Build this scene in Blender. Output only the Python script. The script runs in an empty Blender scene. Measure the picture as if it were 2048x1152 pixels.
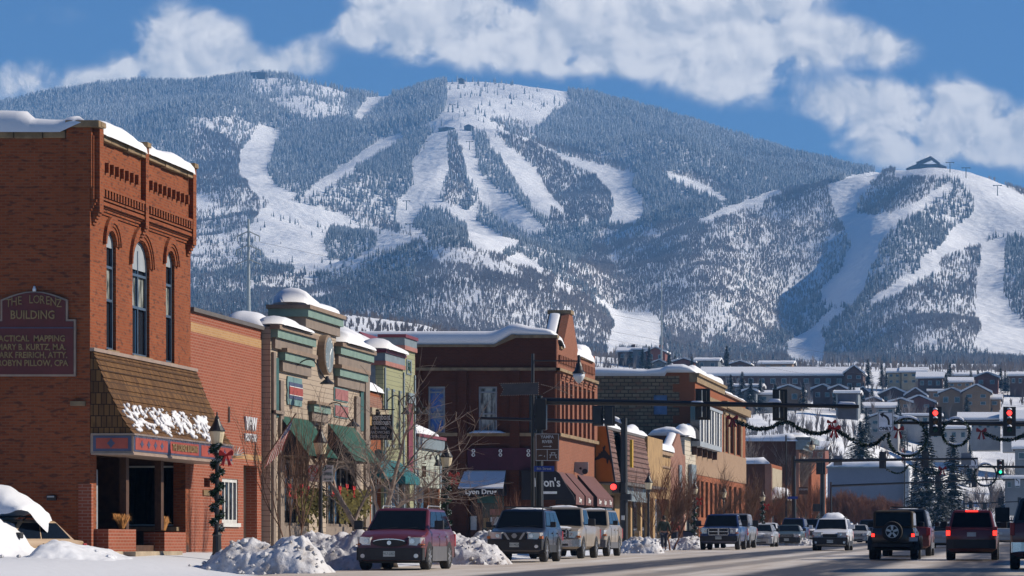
import bpy, math, random
import numpy as np
from math import radians, sin, cos, pi, sqrt, atan2
from mathutils import Vector, Matrix
from mathutils.geometry import tessellate_polygon

random.seed(7)
scene = bpy.context.scene
COL = scene.collection

# ---------------------------------------------------------------- camera
# The picture is two metres above a nearly level street that runs along +Y.
# AX, HY: where the street's vanishing point lies on the 2048 x 1152 photograph; F: focal length in those pixels.
AX, HY, F, ZC = 2100.0,1085.0,6400.0,1.2
cam_data = bpy.data.cameras.new('camera')
cam = bpy.data.objects.new('camera', cam_data)
COL.objects.link(cam)
cam.location = (0,0, ZC)
cam.rotation_euler = (radians(90),0,0)
cam_data.sensor_width = 36.0
cam_data.lens = F / 2048 * 36.0
cam_data.shift_x = -(AX - 1024) / 2048
cam_data.shift_y = (HY - 576) / 2048
cam_data.clip_start = 1.0
cam_data.clip_end = 30000.0
scene.camera = cam

# ---------------------------------------------------------------- sun and sky
SUN_EL, SUN_AZ = 31.5,17.0            # azimuth: degrees from +X towards +Y
sd = Vector((cos(radians(SUN_AZ)) * cos(radians(SUN_EL)), sin(radians(SUN_AZ)) * cos(radians(SUN_EL)), sin(radians(SUN_EL))))
sun_data = bpy.data.lights.new('sun', 'SUN')
sun_data.energy = 5.0
sun_data.angle = radians(0.5)
sun_data.color = (1.0,0.90,0.76)
sun = bpy.data.objects.new('sun', sun_data)
COL.objects.link(sun)
sun.rotation_euler = sd.to_track_quat('Z', 'Y').to_euler()
sun.location = (60,100,120)

world = bpy.data.worlds.new('World')
scene.world = world
world.use_nodes = True

def N(nt, typ, inputs=None, **props):
 n = nt.nodes.new(typ)
 for k, v in props.items():
  setattr(n, k, v)
 if inputs:
  for k, v in inputs.items():
   s = n.inputs[k]
   if hasattr(v, 'is_output'):
    nt.links.new(v, s)
   else:
    s.default_value = v
 return n

def math_(nt, op, a, b=0.0, clamp=False):
 n = nt.nodes.new('ShaderNodeMath')
 n.operation = op
 n.use_clamp = clamp
 for i, v in enumerate((a, b)):
  if hasattr(v, 'is_output'):
   nt.links.new(v, n.inputs[i])
  else:
   n.inputs[i].default_value = v
 return n.outputs[0]

def mixc(nt, fac, a, b, mode='MIX'):
 n = nt.nodes.new('ShaderNodeMix')
 n.data_type = 'RGBA'
 n.blend_type = mode
 for s, v in ((n.inputs[0], fac),(n.inputs[6], a),(n.inputs[7], b)):
  if hasattr(v, 'is_output'):
   nt.links.new(v, s)
  elif isinstance(v, (int, float)):
   s.default_value = v
  else:
   s.default_value = (*v, 1.0) if len(v) == 3 else v
 return n.outputs[2]

def maprange(nt, v, a, b, c, d, smooth=False):
 n = nt.nodes.new('ShaderNodeMapRange')
 n.interpolation_type = 'SMOOTHSTEP' if smooth else 'LINEAR'
 nt.links.new(v, n.inputs[0])
 for i, x in enumerate((a, b, c, d)):
  n.inputs[i + 1].default_value = x
 return n.outputs[0]

def build_world():
 nt = world.node_tree
 nt.nodes.clear()
 out = nt.nodes.new('ShaderNodeOutputWorld')
 bg = nt.nodes.new('ShaderNodeBackground')
 nt.links.new(bg.outputs[0], out.inputs[0])
 sky = nt.nodes.new('ShaderNodeTexSky')
 sky.sky_type = 'NISHITA'
 sky.sun_disc = False
 sky.sun_elevation = radians(SUN_EL)
 sky.sun_rotation = radians(90 - SUN_AZ)
 sky.altitude = 2100
 sky.air_density = 1.0
 sky.dust_density = 0.0
 sky.ozone_density = 3.0
 tinted = mixc(nt, 1.0, sky.outputs[0], SKY_TINT, 'MULTIPLY')
 # clouds: soft lumps at fixed directions of the sky, broken up by noise
 tc = nt.nodes.new('ShaderNodeTexCoord')
 sep = N(nt, 'ShaderNodeSeparateXYZ', {0: tc.outputs['Generated']})
 yy = math_(nt, 'MAXIMUM', sep.outputs[1], 0.02)
 u = math_(nt, 'DIVIDE', sep.outputs[0], yy)
 v = math_(nt, 'DIVIDE', sep.outputs[2], yy)
 # uv in hundreds of photo pixels
 ux = math_(nt, 'ADD', math_(nt, 'MULTIPLY', u, F / 100), AX / 100)
 vy = math_(nt, 'SUBTRACT', HY / 100, math_(nt, 'MULTIPLY', v, F / 100))
 p = N(nt, 'ShaderNodeCombineXYZ', {0: ux, 1: vy}).outputs[0]
 blobs = [(3.6,.65,1.2,.8,.9),(2.9,1.4,1.4,.6,.7),(4.4,.75,.9,.7,.9),(4.7,1.35,2.0,.6,.95),(3.9,1.35,1.6,.6,.8),(6.3,1.1,.7,.6,.45),
   (.9,1.5,1.1,.55,.6),(1.7,1.75,1.3,.45,.55),(.2,1.9,1.5,.6,.45),(.9,.3,1.6,.5,.22),
   (7.6,.5,1.2,.9,.9),(8.6,.35,2.0,1.1,1.0),(10.0,.6,2.2,1.0,1.0),(11.6,.7,2.2,1.1,1.0),(13.2,.3,2.3,1.3,1.1),(15.0,.6,2.2,1.3,1.05),
   (16.8,.9,1.9,.7,.85),(14.2,1.5,1.7,.7,.8),(17.8,1.0,.9,.5,.45),(15.5,1.9,1.8,.6,.3),(12.0,1.2,2.0,.5,.4),
   (17.2,2.1,1.5,.7,.8),(18.6,2.1,1.6,.8,.9),(19.8,2.6,1.8,.8,.95),(18.2,2.9,2.0,.7,.8),(20.5,2.9,1.3,.8,.9),(19.4,2.0,.9,.4,.5),(16.0,-.2,1.5,.5,.4)]
 nz = N(nt, 'ShaderNodeTexNoise', {'Vector': p, 'Scale': 1.0, 'Detail': 8.0, 'Roughness': 0.54, 'Distortion': 0.3})
 pof = N(nt, 'ShaderNodeVectorMath', {0: p, 1: (0.16,-0.20,0.0)}, operation='ADD').outputs[0]
 nz3 = N(nt, 'ShaderNodeTexNoise', {'Vector': pof, 'Scale': 1.0, 'Detail': 8.0, 'Roughness': 0.54, 'Distortion': 0.3})
 nz2 = N(nt, 'ShaderNodeTexNoise', {'Vector': p, 'Scale': 0.35, 'Detail': 3.0, 'Roughness': 0.5})
 off = N(nt, 'ShaderNodeVectorMath', {0: nz.outputs['Color'], 1: (0.5,0.5,0.5)}, operation='SUBTRACT').outputs[0]
 off = N(nt, 'ShaderNodeVectorMath', {0: off, 1: (0.9,0.6,0.0)}, operation='MULTIPLY').outputs[0]
 pw = N(nt, 'ShaderNodeVectorMath', {0: p, 1: off}, operation='ADD').outputs[0]
 total = None
 for (cx, cy, rx, ry, w) in blobs:
  d = N(nt, 'ShaderNodeVectorMath', {0: pw, 1: (cx, cy, 0)}, operation='SUBTRACT').outputs[0]
  d = N(nt, 'ShaderNodeVectorMath', {0: d, 1: (1 / rx, 1 / ry, 0)}, operation='MULTIPLY').outputs[0]
  d = N(nt, 'ShaderNodeVectorMath', {0: d}, operation='LENGTH').outputs['Value']
  g = maprange(nt, d, 0.0,1.15, w, 0.0, True)
  total = g if total is None else math_(nt, 'ADD', total, g)
 dens = math_(nt, 'MULTIPLY', total, maprange(nt, nz.outputs[0], 0.34,0.60,0.35,1.45))
 alpha = maprange(nt, dens, 0.10,0.80,0.0,0.97, True)
 # light and dark inside the cloud: thicker parts are whiter, their undersides greyer
 rel = maprange(nt, math_(nt, 'SUBTRACT', nz.outputs[0], nz3.outputs[0]),-0.10,0.10,0.0,0.80)
 shade = math_(nt, 'ADD', rel, maprange(nt, nz2.outputs[0], 0.35,0.65,0.0,0.40), True)
 ccol = mixc(nt, shade, CLOUD_DARK, CLOUD_LIGHT)
 up = math_(nt, 'GREATER_THAN', sep.outputs[1], 0.05)
 alpha = math_(nt, 'MULTIPLY', alpha, up)
 nt.links.new(mixc(nt, alpha, tinted, ccol), bg.inputs[0])
 bg.inputs[1].default_value = SKY_STRENGTH

HAZE_DENSITY = 0.000115
SKY_STRENGTH = 0.049
SKY_TINT = (0.62,1.05,1.52)
CLOUD_DARK = (9.4,10.2,11.6)
CLOUD_LIGHT = (19.0,18.5,18.0)
build_world()

scene.view_settings.view_transform = 'Standard'
scene.view_settings.look = 'None'
scene.view_settings.exposure = 0.36
scene.view_settings.gamma = 1.0
scene.render.engine = 'CYCLES'
cy = scene.cycles
cy.use_denoising = True
try:
 cy.denoiser = 'OPENIMAGEDENOISE'
except Exception:
 pass
cy.max_bounces = 5
cy.diffuse_bounces = 1
cy.glossy_bounces = 2
cy.transmission_bounces = 2
cy.transparent_max_bounces = 6
cy.volume_bounces = 0
cy.caustics_reflective = False
cy.caustics_refractive = False
cy.sample_clamp_indirect = 4.0

# ---------------------------------------------------------------- photo <-> world helpers (used only to measure sizes and places)
def FY(px, A=25.0):                       # a facade parallel to the street stands at X = -A; where along the street is column px
 return F * A / (AX - px)
def ZZ(py, Y):                            # height of row py at distance Y
 return ZC + (HY - py) * Y / F
def XX(px, Y):
 return (px - AX) * Y / F
def FP(px, py, A=25.0):
 Y = FY(px, A)
 return (Y, ZZ(py, Y))
def SP(px, py, Y):
 return (XX(px, Y), ZZ(py, Y))

def lerp(a, b, t):
 return a + (b - a) * t
def sstep(a, b, x):
 t = min(1.0, max(0.0,(x - a) / (b - a)))
 return t * t * (3 - 2 * t)

def ground_z(X, Y):
 z = 0.0047 * Y
 z += 0.5 * sstep(-20.0,-24.5, X)
 return z

# ---------------------------------------------------------------- noise
def _hash(ix, iy, seed):
 h = (ix.astype(np.int64) * 374761393 + iy.astype(np.int64) * 668265263 + seed * 1442695041) & 0xffffffff
 h = ((h ^ (h >> 13)) * 1274126177) & 0xffffffff
 h = (h ^ (h >> 16)) & 0xffffffff
 return h / 4294967295.0
def vnoise(x, y, seed=0):
 x = np.asarray(x, float); y = np.asarray(y, float)
 ix = np.floor(x); iy = np.floor(y)
 fx = x - ix; fy = y - iy
 fx = fx * fx * (3 - 2 * fx); fy = fy * fy * (3 - 2 * fy)
 a = _hash(ix, iy, seed); b = _hash(ix + 1, iy, seed)
 c = _hash(ix, iy + 1, seed); d = _hash(ix + 1, iy + 1, seed)
 return (a * (1 - fx) + b * fx) * (1 - fy) + (c * (1 - fx) + d * fx) * fy
def fbm(x, y, seed=0, octs=4, gain=0.5):
 s = 0; a = 1; t = 0
 for i in range(octs):
  s = s + a * (vnoise(x * 2 ** i, y * 2 ** i, seed + i * 17) - 0.5)
  t += a; a *= gain
 return s / t * 2

# ---------------------------------------------------------------- materials
MATS = {}
def new_mat(name):
 m = bpy.data.materials.new(name)
 m.use_nodes = True
 nt = m.node_tree
 nt.nodes.clear()
 out = nt.nodes.new('ShaderNodeOutputMaterial')
 b = nt.nodes.new('ShaderNodeBsdfPrincipled')
 nt.links.new(b.outputs[0], out.inputs[0])
 return m, nt, b
def setb(nt, b, **kw):
 for k, v in kw.items():
  k = {'col': 'Base Color', 'rough': 'Roughness', 'metal': 'Metallic', 'coat': 'Coat Weight', 'spec': 'Specular IOR Level',
   'normal': 'Normal', 'alpha': 'Alpha', 'em': 'Emission Color', 'ems': 'Emission Strength'}[k]
  if hasattr(v, 'is_output'):
   nt.links.new(v, b.inputs[k])
  elif isinstance(v, tuple):
   b.inputs[k].default_value = (*v, 1.0)
  else:
   b.inputs[k].default_value = v
def bump(nt, h, strength=0.3, dist=0.02):
 return N(nt, 'ShaderNodeBump', {'Height': h, 'Strength': strength, 'Distance': dist}).outputs[0]
def uvn(nt):
 return nt.nodes.new('ShaderNodeTexCoord').outputs['UV']
def objc(nt):
 return nt.nodes.new('ShaderNodeTexCoord').outputs['Object']
def plain(name, col, rough=0.7, metal=0.0, var=0.18, scale=3.0, coat=0.0, spec=0.4, bmp=0.0):
 if name in MATS: return MATS[name]
 m, nt, b = new_mat(name)
 nz = N(nt, 'ShaderNodeTexNoise', {'Vector': objc(nt), 'Scale': scale, 'Detail': 5.0, 'Roughness': 0.6})
 lo = tuple(c * (1 - var) for c in col); hi = tuple(min(1, c * (1 + var)) for c in col)
 setb(nt, b, col=mixc(nt, maprange(nt, nz.outputs[0], 0.3,0.7,0,1), lo, hi), rough=rough, metal=metal, coat=coat, spec=spec)
 if bmp: setb(nt, b, normal=bump(nt, nz.outputs[0], bmp, 0.03))
 MATS[name] = m
 return m
def brick(name, c1, c2, mortar, w=0.215, h=0.075, stain=0.5, stain_scale=0.6, mort=0.012, bmp=0.35, dark=(0.05,0.03,0.025), darkamt=0.0):
 if name in MATS: return MATS[name]
 m, nt, b = new_mat(name)
 uv = uvn(nt)
 bt = N(nt, 'ShaderNodeTexBrick', {'Vector': uv, 'Color1': (*c1,1), 'Color2': (*c2,1), 'Mortar': (*mortar, 1), 'Scale': 1.0,
         'Mortar Size': mort, 'Mortar Smooth': 0.2, 'Bias': 0.0, 'Brick Width': w, 'Row Height': h})
 nz = N(nt, 'ShaderNodeTexNoise', {'Vector': uv, 'Scale': stain_scale, 'Detail': 7.0, 'Roughness': 0.65})
 col = mixc(nt, maprange(nt, nz.outputs[0], 0.35,0.7,0, stain), bt.outputs[0], tuple(c * 0.45 for c in c1))
 # odd burnt bricks
 sc = N(nt, 'ShaderNodeVectorMath', {0: uv, 1: (1 / w, 1 / h, 1)}, operation='MULTIPLY').outputs[0]
 vz = N(nt, 'ShaderNodeTexNoise', {'Vector': sc, 'Scale': 0.75, 'Detail': 1.0})
 col = mixc(nt, maprange(nt, vz.outputs[0], 0.56,0.68,0, darkamt), col, dark)
 setb(nt, b, col=col, rough=0.9, spec=0.2, normal=bump(nt, bt.outputs[1], -bmp, 0.01))
 MATS[name] = m
 return m
def siding(name, col, step=0.16, line=0.09, gap_shade_col=None, vert=False, var=0.08):
 if name in MATS: return MATS[name]
 m, nt, b = new_mat(name)
 sep = N(nt, 'ShaderNodeSeparateXYZ', {0: uvn(nt)})
 fr = math_(nt, 'FRACT', math_(nt, 'DIVIDE', sep.outputs[0 if vert else 1], step))
 ln = math_(nt, 'LESS_THAN', fr, line)  # dark line put in the colour for the shadow gap under each board
 nz = N(nt, 'ShaderNodeTexNoise', {'Vector': uvn(nt), 'Scale': 2.0, 'Detail': 6.0})
 base = mixc(nt, nz.outputs[0], tuple(c * (1 - var) for c in col), tuple(c * (1 + var) for c in col))
 setb(nt, b, col=mixc(nt, ln, base, gap_shade_col or tuple(c * 0.35 for c in col)), rough=0.7, normal=bump(nt, fr, 0.25,0.02))
 MATS[name] = m
 return m
def snow_mat(name, col=(0.70,0.72,0.76), scale=2.5, bmp=0.25, dist=0.08, dirt=0.0):
 if name in MATS: return MATS[name]
 m, nt, b = new_mat(name)
 oc = objc(nt)
 nz = N(nt, 'ShaderNodeTexNoise', {'Vector': oc, 'Scale': scale, 'Detail': 8.0, 'Roughness': 0.6})
 c = mixc(nt, maprange(nt, nz.outputs[0], 0.3,0.7,0,1), tuple(x * 0.95 for x in col), col)
 if dirt:
  nz2 = N(nt, 'ShaderNodeTexNoise', {'Vector': oc, 'Scale': 1.3, 'Detail': 9.0, 'Roughness': 0.7})
  c = mixc(nt, maprange(nt, nz2.outputs[0], 0.48,0.70,0, dirt), c, (0.22,0.16,0.11))
 setb(nt, b, col=c, rough=0.6, spec=0.3, normal=bump(nt, nz.outputs[0], bmp, dist))
 MATS[name] = m
 return m
def glow(name, col, strength):
 if name in MATS: return MATS[name]
 m, nt, b = new_mat(name)
 setb(nt, b, col=tuple(c * 0.5 for c in col), em=col, ems=strength)
 MATS[name] = m
 return m
def paint(name, col, metal=0.3, rough=0.30, grime=0.30, grimecol=(0.22,0.19,0.16)):
 if name in MATS: return MATS[name]
 m, nt, b = new_mat(name)
 sep = N(nt, 'ShaderNodeSeparateXYZ', {0: objc(nt)})
 nz = N(nt, 'ShaderNodeTexNoise', {'Vector': objc(nt), 'Scale': 4.0, 'Detail': 6.0})
 g = maprange(nt, math_(nt, 'ADD', sep.outputs[2], math_(nt, 'MULTIPLY', nz.outputs[0], 0.6)),0.7,1.35, grime, 0.05, True)
 setb(nt, b, col=mixc(nt, g, col, grimecol), metal=metal, coat=0.35, rough=math_(nt, 'ADD', rough, math_(nt, 'MULTIPLY', g, 0.6)))
 MATS[name] = m
 return m
def snowy_leaf(name, col, amt=0.5, nscale=1.2, thr=0.15, snowcol=(0.75,0.79,0.85)):
 """dark needles with snow lying where the foliage faces up"""
 if name in MATS: return MATS[name]
 m, nt, b = new_mat(name)
 geo = nt.nodes.new('ShaderNodeNewGeometry')
 sep = N(nt, 'ShaderNodeSeparateXYZ', {0: geo.outputs['True Normal']})
 nz = N(nt, 'ShaderNodeTexNoise', {'Vector': geo.outputs['Position'], 'Scale': nscale, 'Detail': 4.0})
 up = math_(nt, 'ABSOLUTE', sep.outputs[2])
 k = math_(nt, 'ADD', up, math_(nt, 'MULTIPLY', math_(nt, 'SUBTRACT', nz.outputs[0], 0.5),1.6))
 k = maprange(nt, k, 1.0 - amt - thr, 1.0 - amt + thr, 0,1)
 setb(nt, b, col=mixc(nt, k, col, snowcol), rough=0.8, spec=0.2)
 MATS[name] = m
 return m

def init_mats():
 brick('lorenz_brick', (0.282,0.074,0.025),(0.205,0.050,0.019),(0.212,0.095,0.053), stain=0.35, darkamt=0.75, dark=(0.075,0.032,0.022))
 brick('vfw_brick', (0.282,0.077,0.041),(0.233,0.062,0.032),(0.297,0.170,0.127), w=0.3, h=0.085, stain=0.12)
 brick('yellow_brick', (0.42,0.24,0.10),(0.36,0.19,0.08),(0.38,0.27,0.17), stain=0.2)
 brick('drug_brick_shaded', (0.109,0.032,0.017),(0.081,0.024,0.013),(0.092,0.044,0.029), stain=0.5, stain_scale=0.3, darkamt=0.3)  # side wall copy of the front brick, darkened to stand for its shade
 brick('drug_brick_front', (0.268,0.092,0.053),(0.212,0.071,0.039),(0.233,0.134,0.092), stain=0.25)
 brick('far_brick', (0.297,0.077,0.025),(0.240,0.060,0.021),(0.240,0.120,0.071), stain=0.25, stain_scale=0.25)
 brick('tan_brick', (0.324,0.212,0.134),(0.268,0.170,0.106),(0.311,0.226,0.162), stain=0.2)
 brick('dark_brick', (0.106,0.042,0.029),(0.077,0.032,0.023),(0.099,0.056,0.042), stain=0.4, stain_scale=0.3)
 brick('pink_brick', (0.268,0.120,0.085),(0.226,0.099,0.071),(0.268,0.183,0.141), stain=0.2)
 brick('shingle', (0.185,0.097,0.038),(0.084,0.042,0.020),(0.025,0.015,0.010), w=0.14, h=0.30, mort=0.014, stain=0.35, stain_scale=1.2, bmp=0.7, darkamt=0.6, dark=(0.06,0.03,0.015))
 brick('brown_shingle', (0.185,0.113,0.097),(0.151,0.088,0.076),(0.050,0.029,0.025), w=0.9, h=0.28, mort=0.03, stain=0.2)
 brick('stone_blocks', (0.297,0.218,0.134),(0.183,0.120,0.071),(0.064,0.044,0.032), w=0.55, h=0.26, mort=0.035, stain=0.4, stain_scale=1.0, bmp=0.8, darkamt=0.55, dark=(0.27,0.12,0.07))
 plain('coping_stone', (0.229,0.162,0.094),0.9, var=0.35, scale=2.5, bmp=0.5)
 plain('dark_coping', (0.10,0.09,0.085),0.7)
 plain('concrete', (0.34,0.27,0.19),0.9, var=0.3, scale=2.0, bmp=0.3)
 plain('black_metal', (0.012,0.012,0.014),0.45, spec=0.5)
 plain('grey_metal', (0.30,0.31,0.32),0.45, metal=0.7)
 plain('galv', (0.35,0.38,0.38),0.55, metal=0.2)
 plain('dark_frame', (0.035,0.04,0.045),0.5)
 plain('blue_frame', (0.055,0.085,0.13),0.5)
 plain('window_grey', (0.28,0.31,0.34),0.6)
 plain('white_trim', (0.521,0.521,0.504),0.6)
 plain('brown_wood', (0.07,0.032,0.018),0.7, var=0.35, scale=6)
 plain('tan_wood', (0.30,0.20,0.12),0.7, var=0.3, scale=5)
 plain('sign_red', (0.302,0.055,0.034),0.5)
 plain('sign_blue', (0.055,0.065,0.12),0.5)
 plain('maroon_board', (0.10,0.016,0.014),0.5)
 plain('gold', (0.27,0.175,0.075),0.45, metal=0.3)
 plain('tan_edge', (0.30,0.22,0.17),0.5)
 plain('white_letters', (0.75,0.75,0.72),0.5)
 plain('grey_letters', (0.55,0.56,0.58),0.5)
 plain('black_board', (0.015,0.015,0.017),0.6)
 plain('taupe', (0.202,0.158,0.124),0.65)
 plain('mint', (0.162,0.242,0.202),0.6)
 plain('cap_brown', (0.224,0.160,0.112),0.65)
 plain('teal_dark', (0.03,0.09,0.085),0.6)
 plain('awning_green', (0.004,0.058,0.036),0.75, var=0.15)
 plain('awning_maroon', (0.115,0.048,0.044),0.8)
 plain('awning_black', (0.016,0.014,0.018),0.8)
 plain('turquoise', (0.010,0.13,0.145),0.6)
 plain('maroon_trim', (0.16,0.03,0.045),0.6)
 plain('slate_trim', (0.160,0.200,0.224),0.6)
 plain('salmon_trim', (0.320,0.136,0.104),0.6)
 plain('purple_panel', (0.055,0.007,0.020),0.6)
 plain('orange_panel', (0.42,0.135,0.012),0.6, var=0.12, scale=1.0)
 plain('ochre', (0.309,0.195,0.087),0.8, var=0.25, scale=1.5)
 plain('cream_wall', (0.336,0.282,0.195),0.8)
 plain('pink_board', (0.296,0.112,0.104),0.6)
 plain('teal_board', (0.128,0.224,0.224),0.6)
 plain('road_sign_brown', (0.09,0.045,0.028),0.5)
 plain('blue_sign', (0.015,0.05,0.30),0.5)
 plain('rubber', (0.02,0.02,0.021),0.85)
 plain('dark_plastic', (0.022,0.023,0.026),0.6)
 plain('grey_plastic', (0.10,0.10,0.11),0.6)
 plain('chrome', (0.55,0.56,0.58),0.22, metal=1.0)
 plain('rim_metal', (0.45,0.45,0.46),0.35, metal=0.8)
 plain('lamp_glass', (0.62,0.53,0.36),0.35)
 plain('white_glass', (0.62,0.66,0.70),0.2)
 plain('head_glass', (0.55,0.57,0.60),0.12, metal=0.3)
 plain('amber', (0.5,0.14,0.02),0.3)
 plain('tail_red', (0.35,0.02,0.02),0.3)
 plain('plate_white', (0.45,0.50,0.50),0.5)
 plain('red_ribbon', (0.420,0.017,0.013),0.6, var=0.35, scale=6)
 plain('dark_ribbon', (0.20,0.012,0.016),0.6, var=0.35, scale=6)
 plain('skin', (0.40,0.22,0.15),0.6)
 plain('bark', (0.12,0.085,0.062),0.9, var=0.35, scale=6)
 plain('pale_bark', (0.26,0.20,0.165),0.9, var=0.35, scale=5)
 plain('twig', (0.15,0.085,0.055),0.9, var=0.3)
 plain('dry_grass', (0.45,0.20,0.055),0.8, var=0.4, scale=8)
 snow_mat('snow')
 snow_mat('roof_snow', (0.74,0.75,0.78), scale=1.6, bmp=0.12, dist=0.10)
 snow_mat('bank_snow', (0.60,0.60,0.62), scale=4.0, bmp=0.6, dist=0.10, dirt=0.85)
 snowy_leaf('spruce', (0.010,0.022,0.020),-0.05)
 snowy_leaf('garland', (0.010,0.030,0.014),0.12, nscale=5)
 # glass
 m, nt, b = new_mat('glass'); setb(nt, b, col=(0.018,0.022,0.03), rough=0.04, spec=0.9); MATS['glass'] = m
 m, nt, b = new_mat('car_glass'); setb(nt, b, col=(0.006,0.008,0.011), rough=0.03, spec=0.14); MATS['car_glass'] = m
 m, nt, b = new_mat('curtain_glass')
 nz = N(nt, 'ShaderNodeTexNoise', {'Vector': N(nt, 'ShaderNodeVectorMath', {0: uvn(nt),1: (3.0,0.7,1)}, operation='MULTIPLY').outputs[0], 'Scale': 2.0, 'Detail': 4.0})
 setb(nt, b, col=mixc(nt, maprange(nt, nz.outputs[0], 0.4,0.62,0,1),(0.06,0.07,0.07),(0.42,0.44,0.40)), rough=0.1, spec=0.6); MATS['curtain_glass'] = m
 m, nt, b = new_mat('sky_glass')          # glossy window glass with reflected blue sky and cloud painted into its colour
 nz = N(nt, 'ShaderNodeTexNoise', {'Vector': uvn(nt), 'Scale': 1.6, 'Detail': 3.0, 'Distortion': 1.2})
 setb(nt, b, col=mixc(nt, maprange(nt, nz.outputs[0], 0.45,0.55,0,1),(0.06,0.15,0.40),(0.22,0.27,0.33)), rough=0.08, spec=0.8); MATS['sky_glass'] = m
init_mats()

# ---------------------------------------------------------------- mesh building
ORIGIN = {}
def tag(o, label=None, cat=None, group=None, kind=None):
 if label: o['label'] = label
 if cat: o['category'] = cat
 if group: o['group'] = group
 if kind: o['kind'] = kind
 return o
def thing(name, label, cat, loc=(0,0,0), rz=0.0, group=None):
 o = bpy.data.objects.new(name, None)
 o.empty_display_size = 0.3
 COL.objects.link(o)
 o.location = loc
 o.rotation_euler = (0,0, rz)
 ORIGIN[o.name] = Vector(loc) if rz == 0 else Vector((0,0,0))
 return tag(o, label, cat, group)
def copy_tree(o, parent=None):
 c = o.copy()
 COL.objects.link(c)
 if parent is not None: c.parent = parent
 ORIGIN[c.name] = ORIGIN.get(o.name, Vector((0,0,0)))
 for ch in list(o.children):
  copy_tree(ch, c)
 return c

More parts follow.
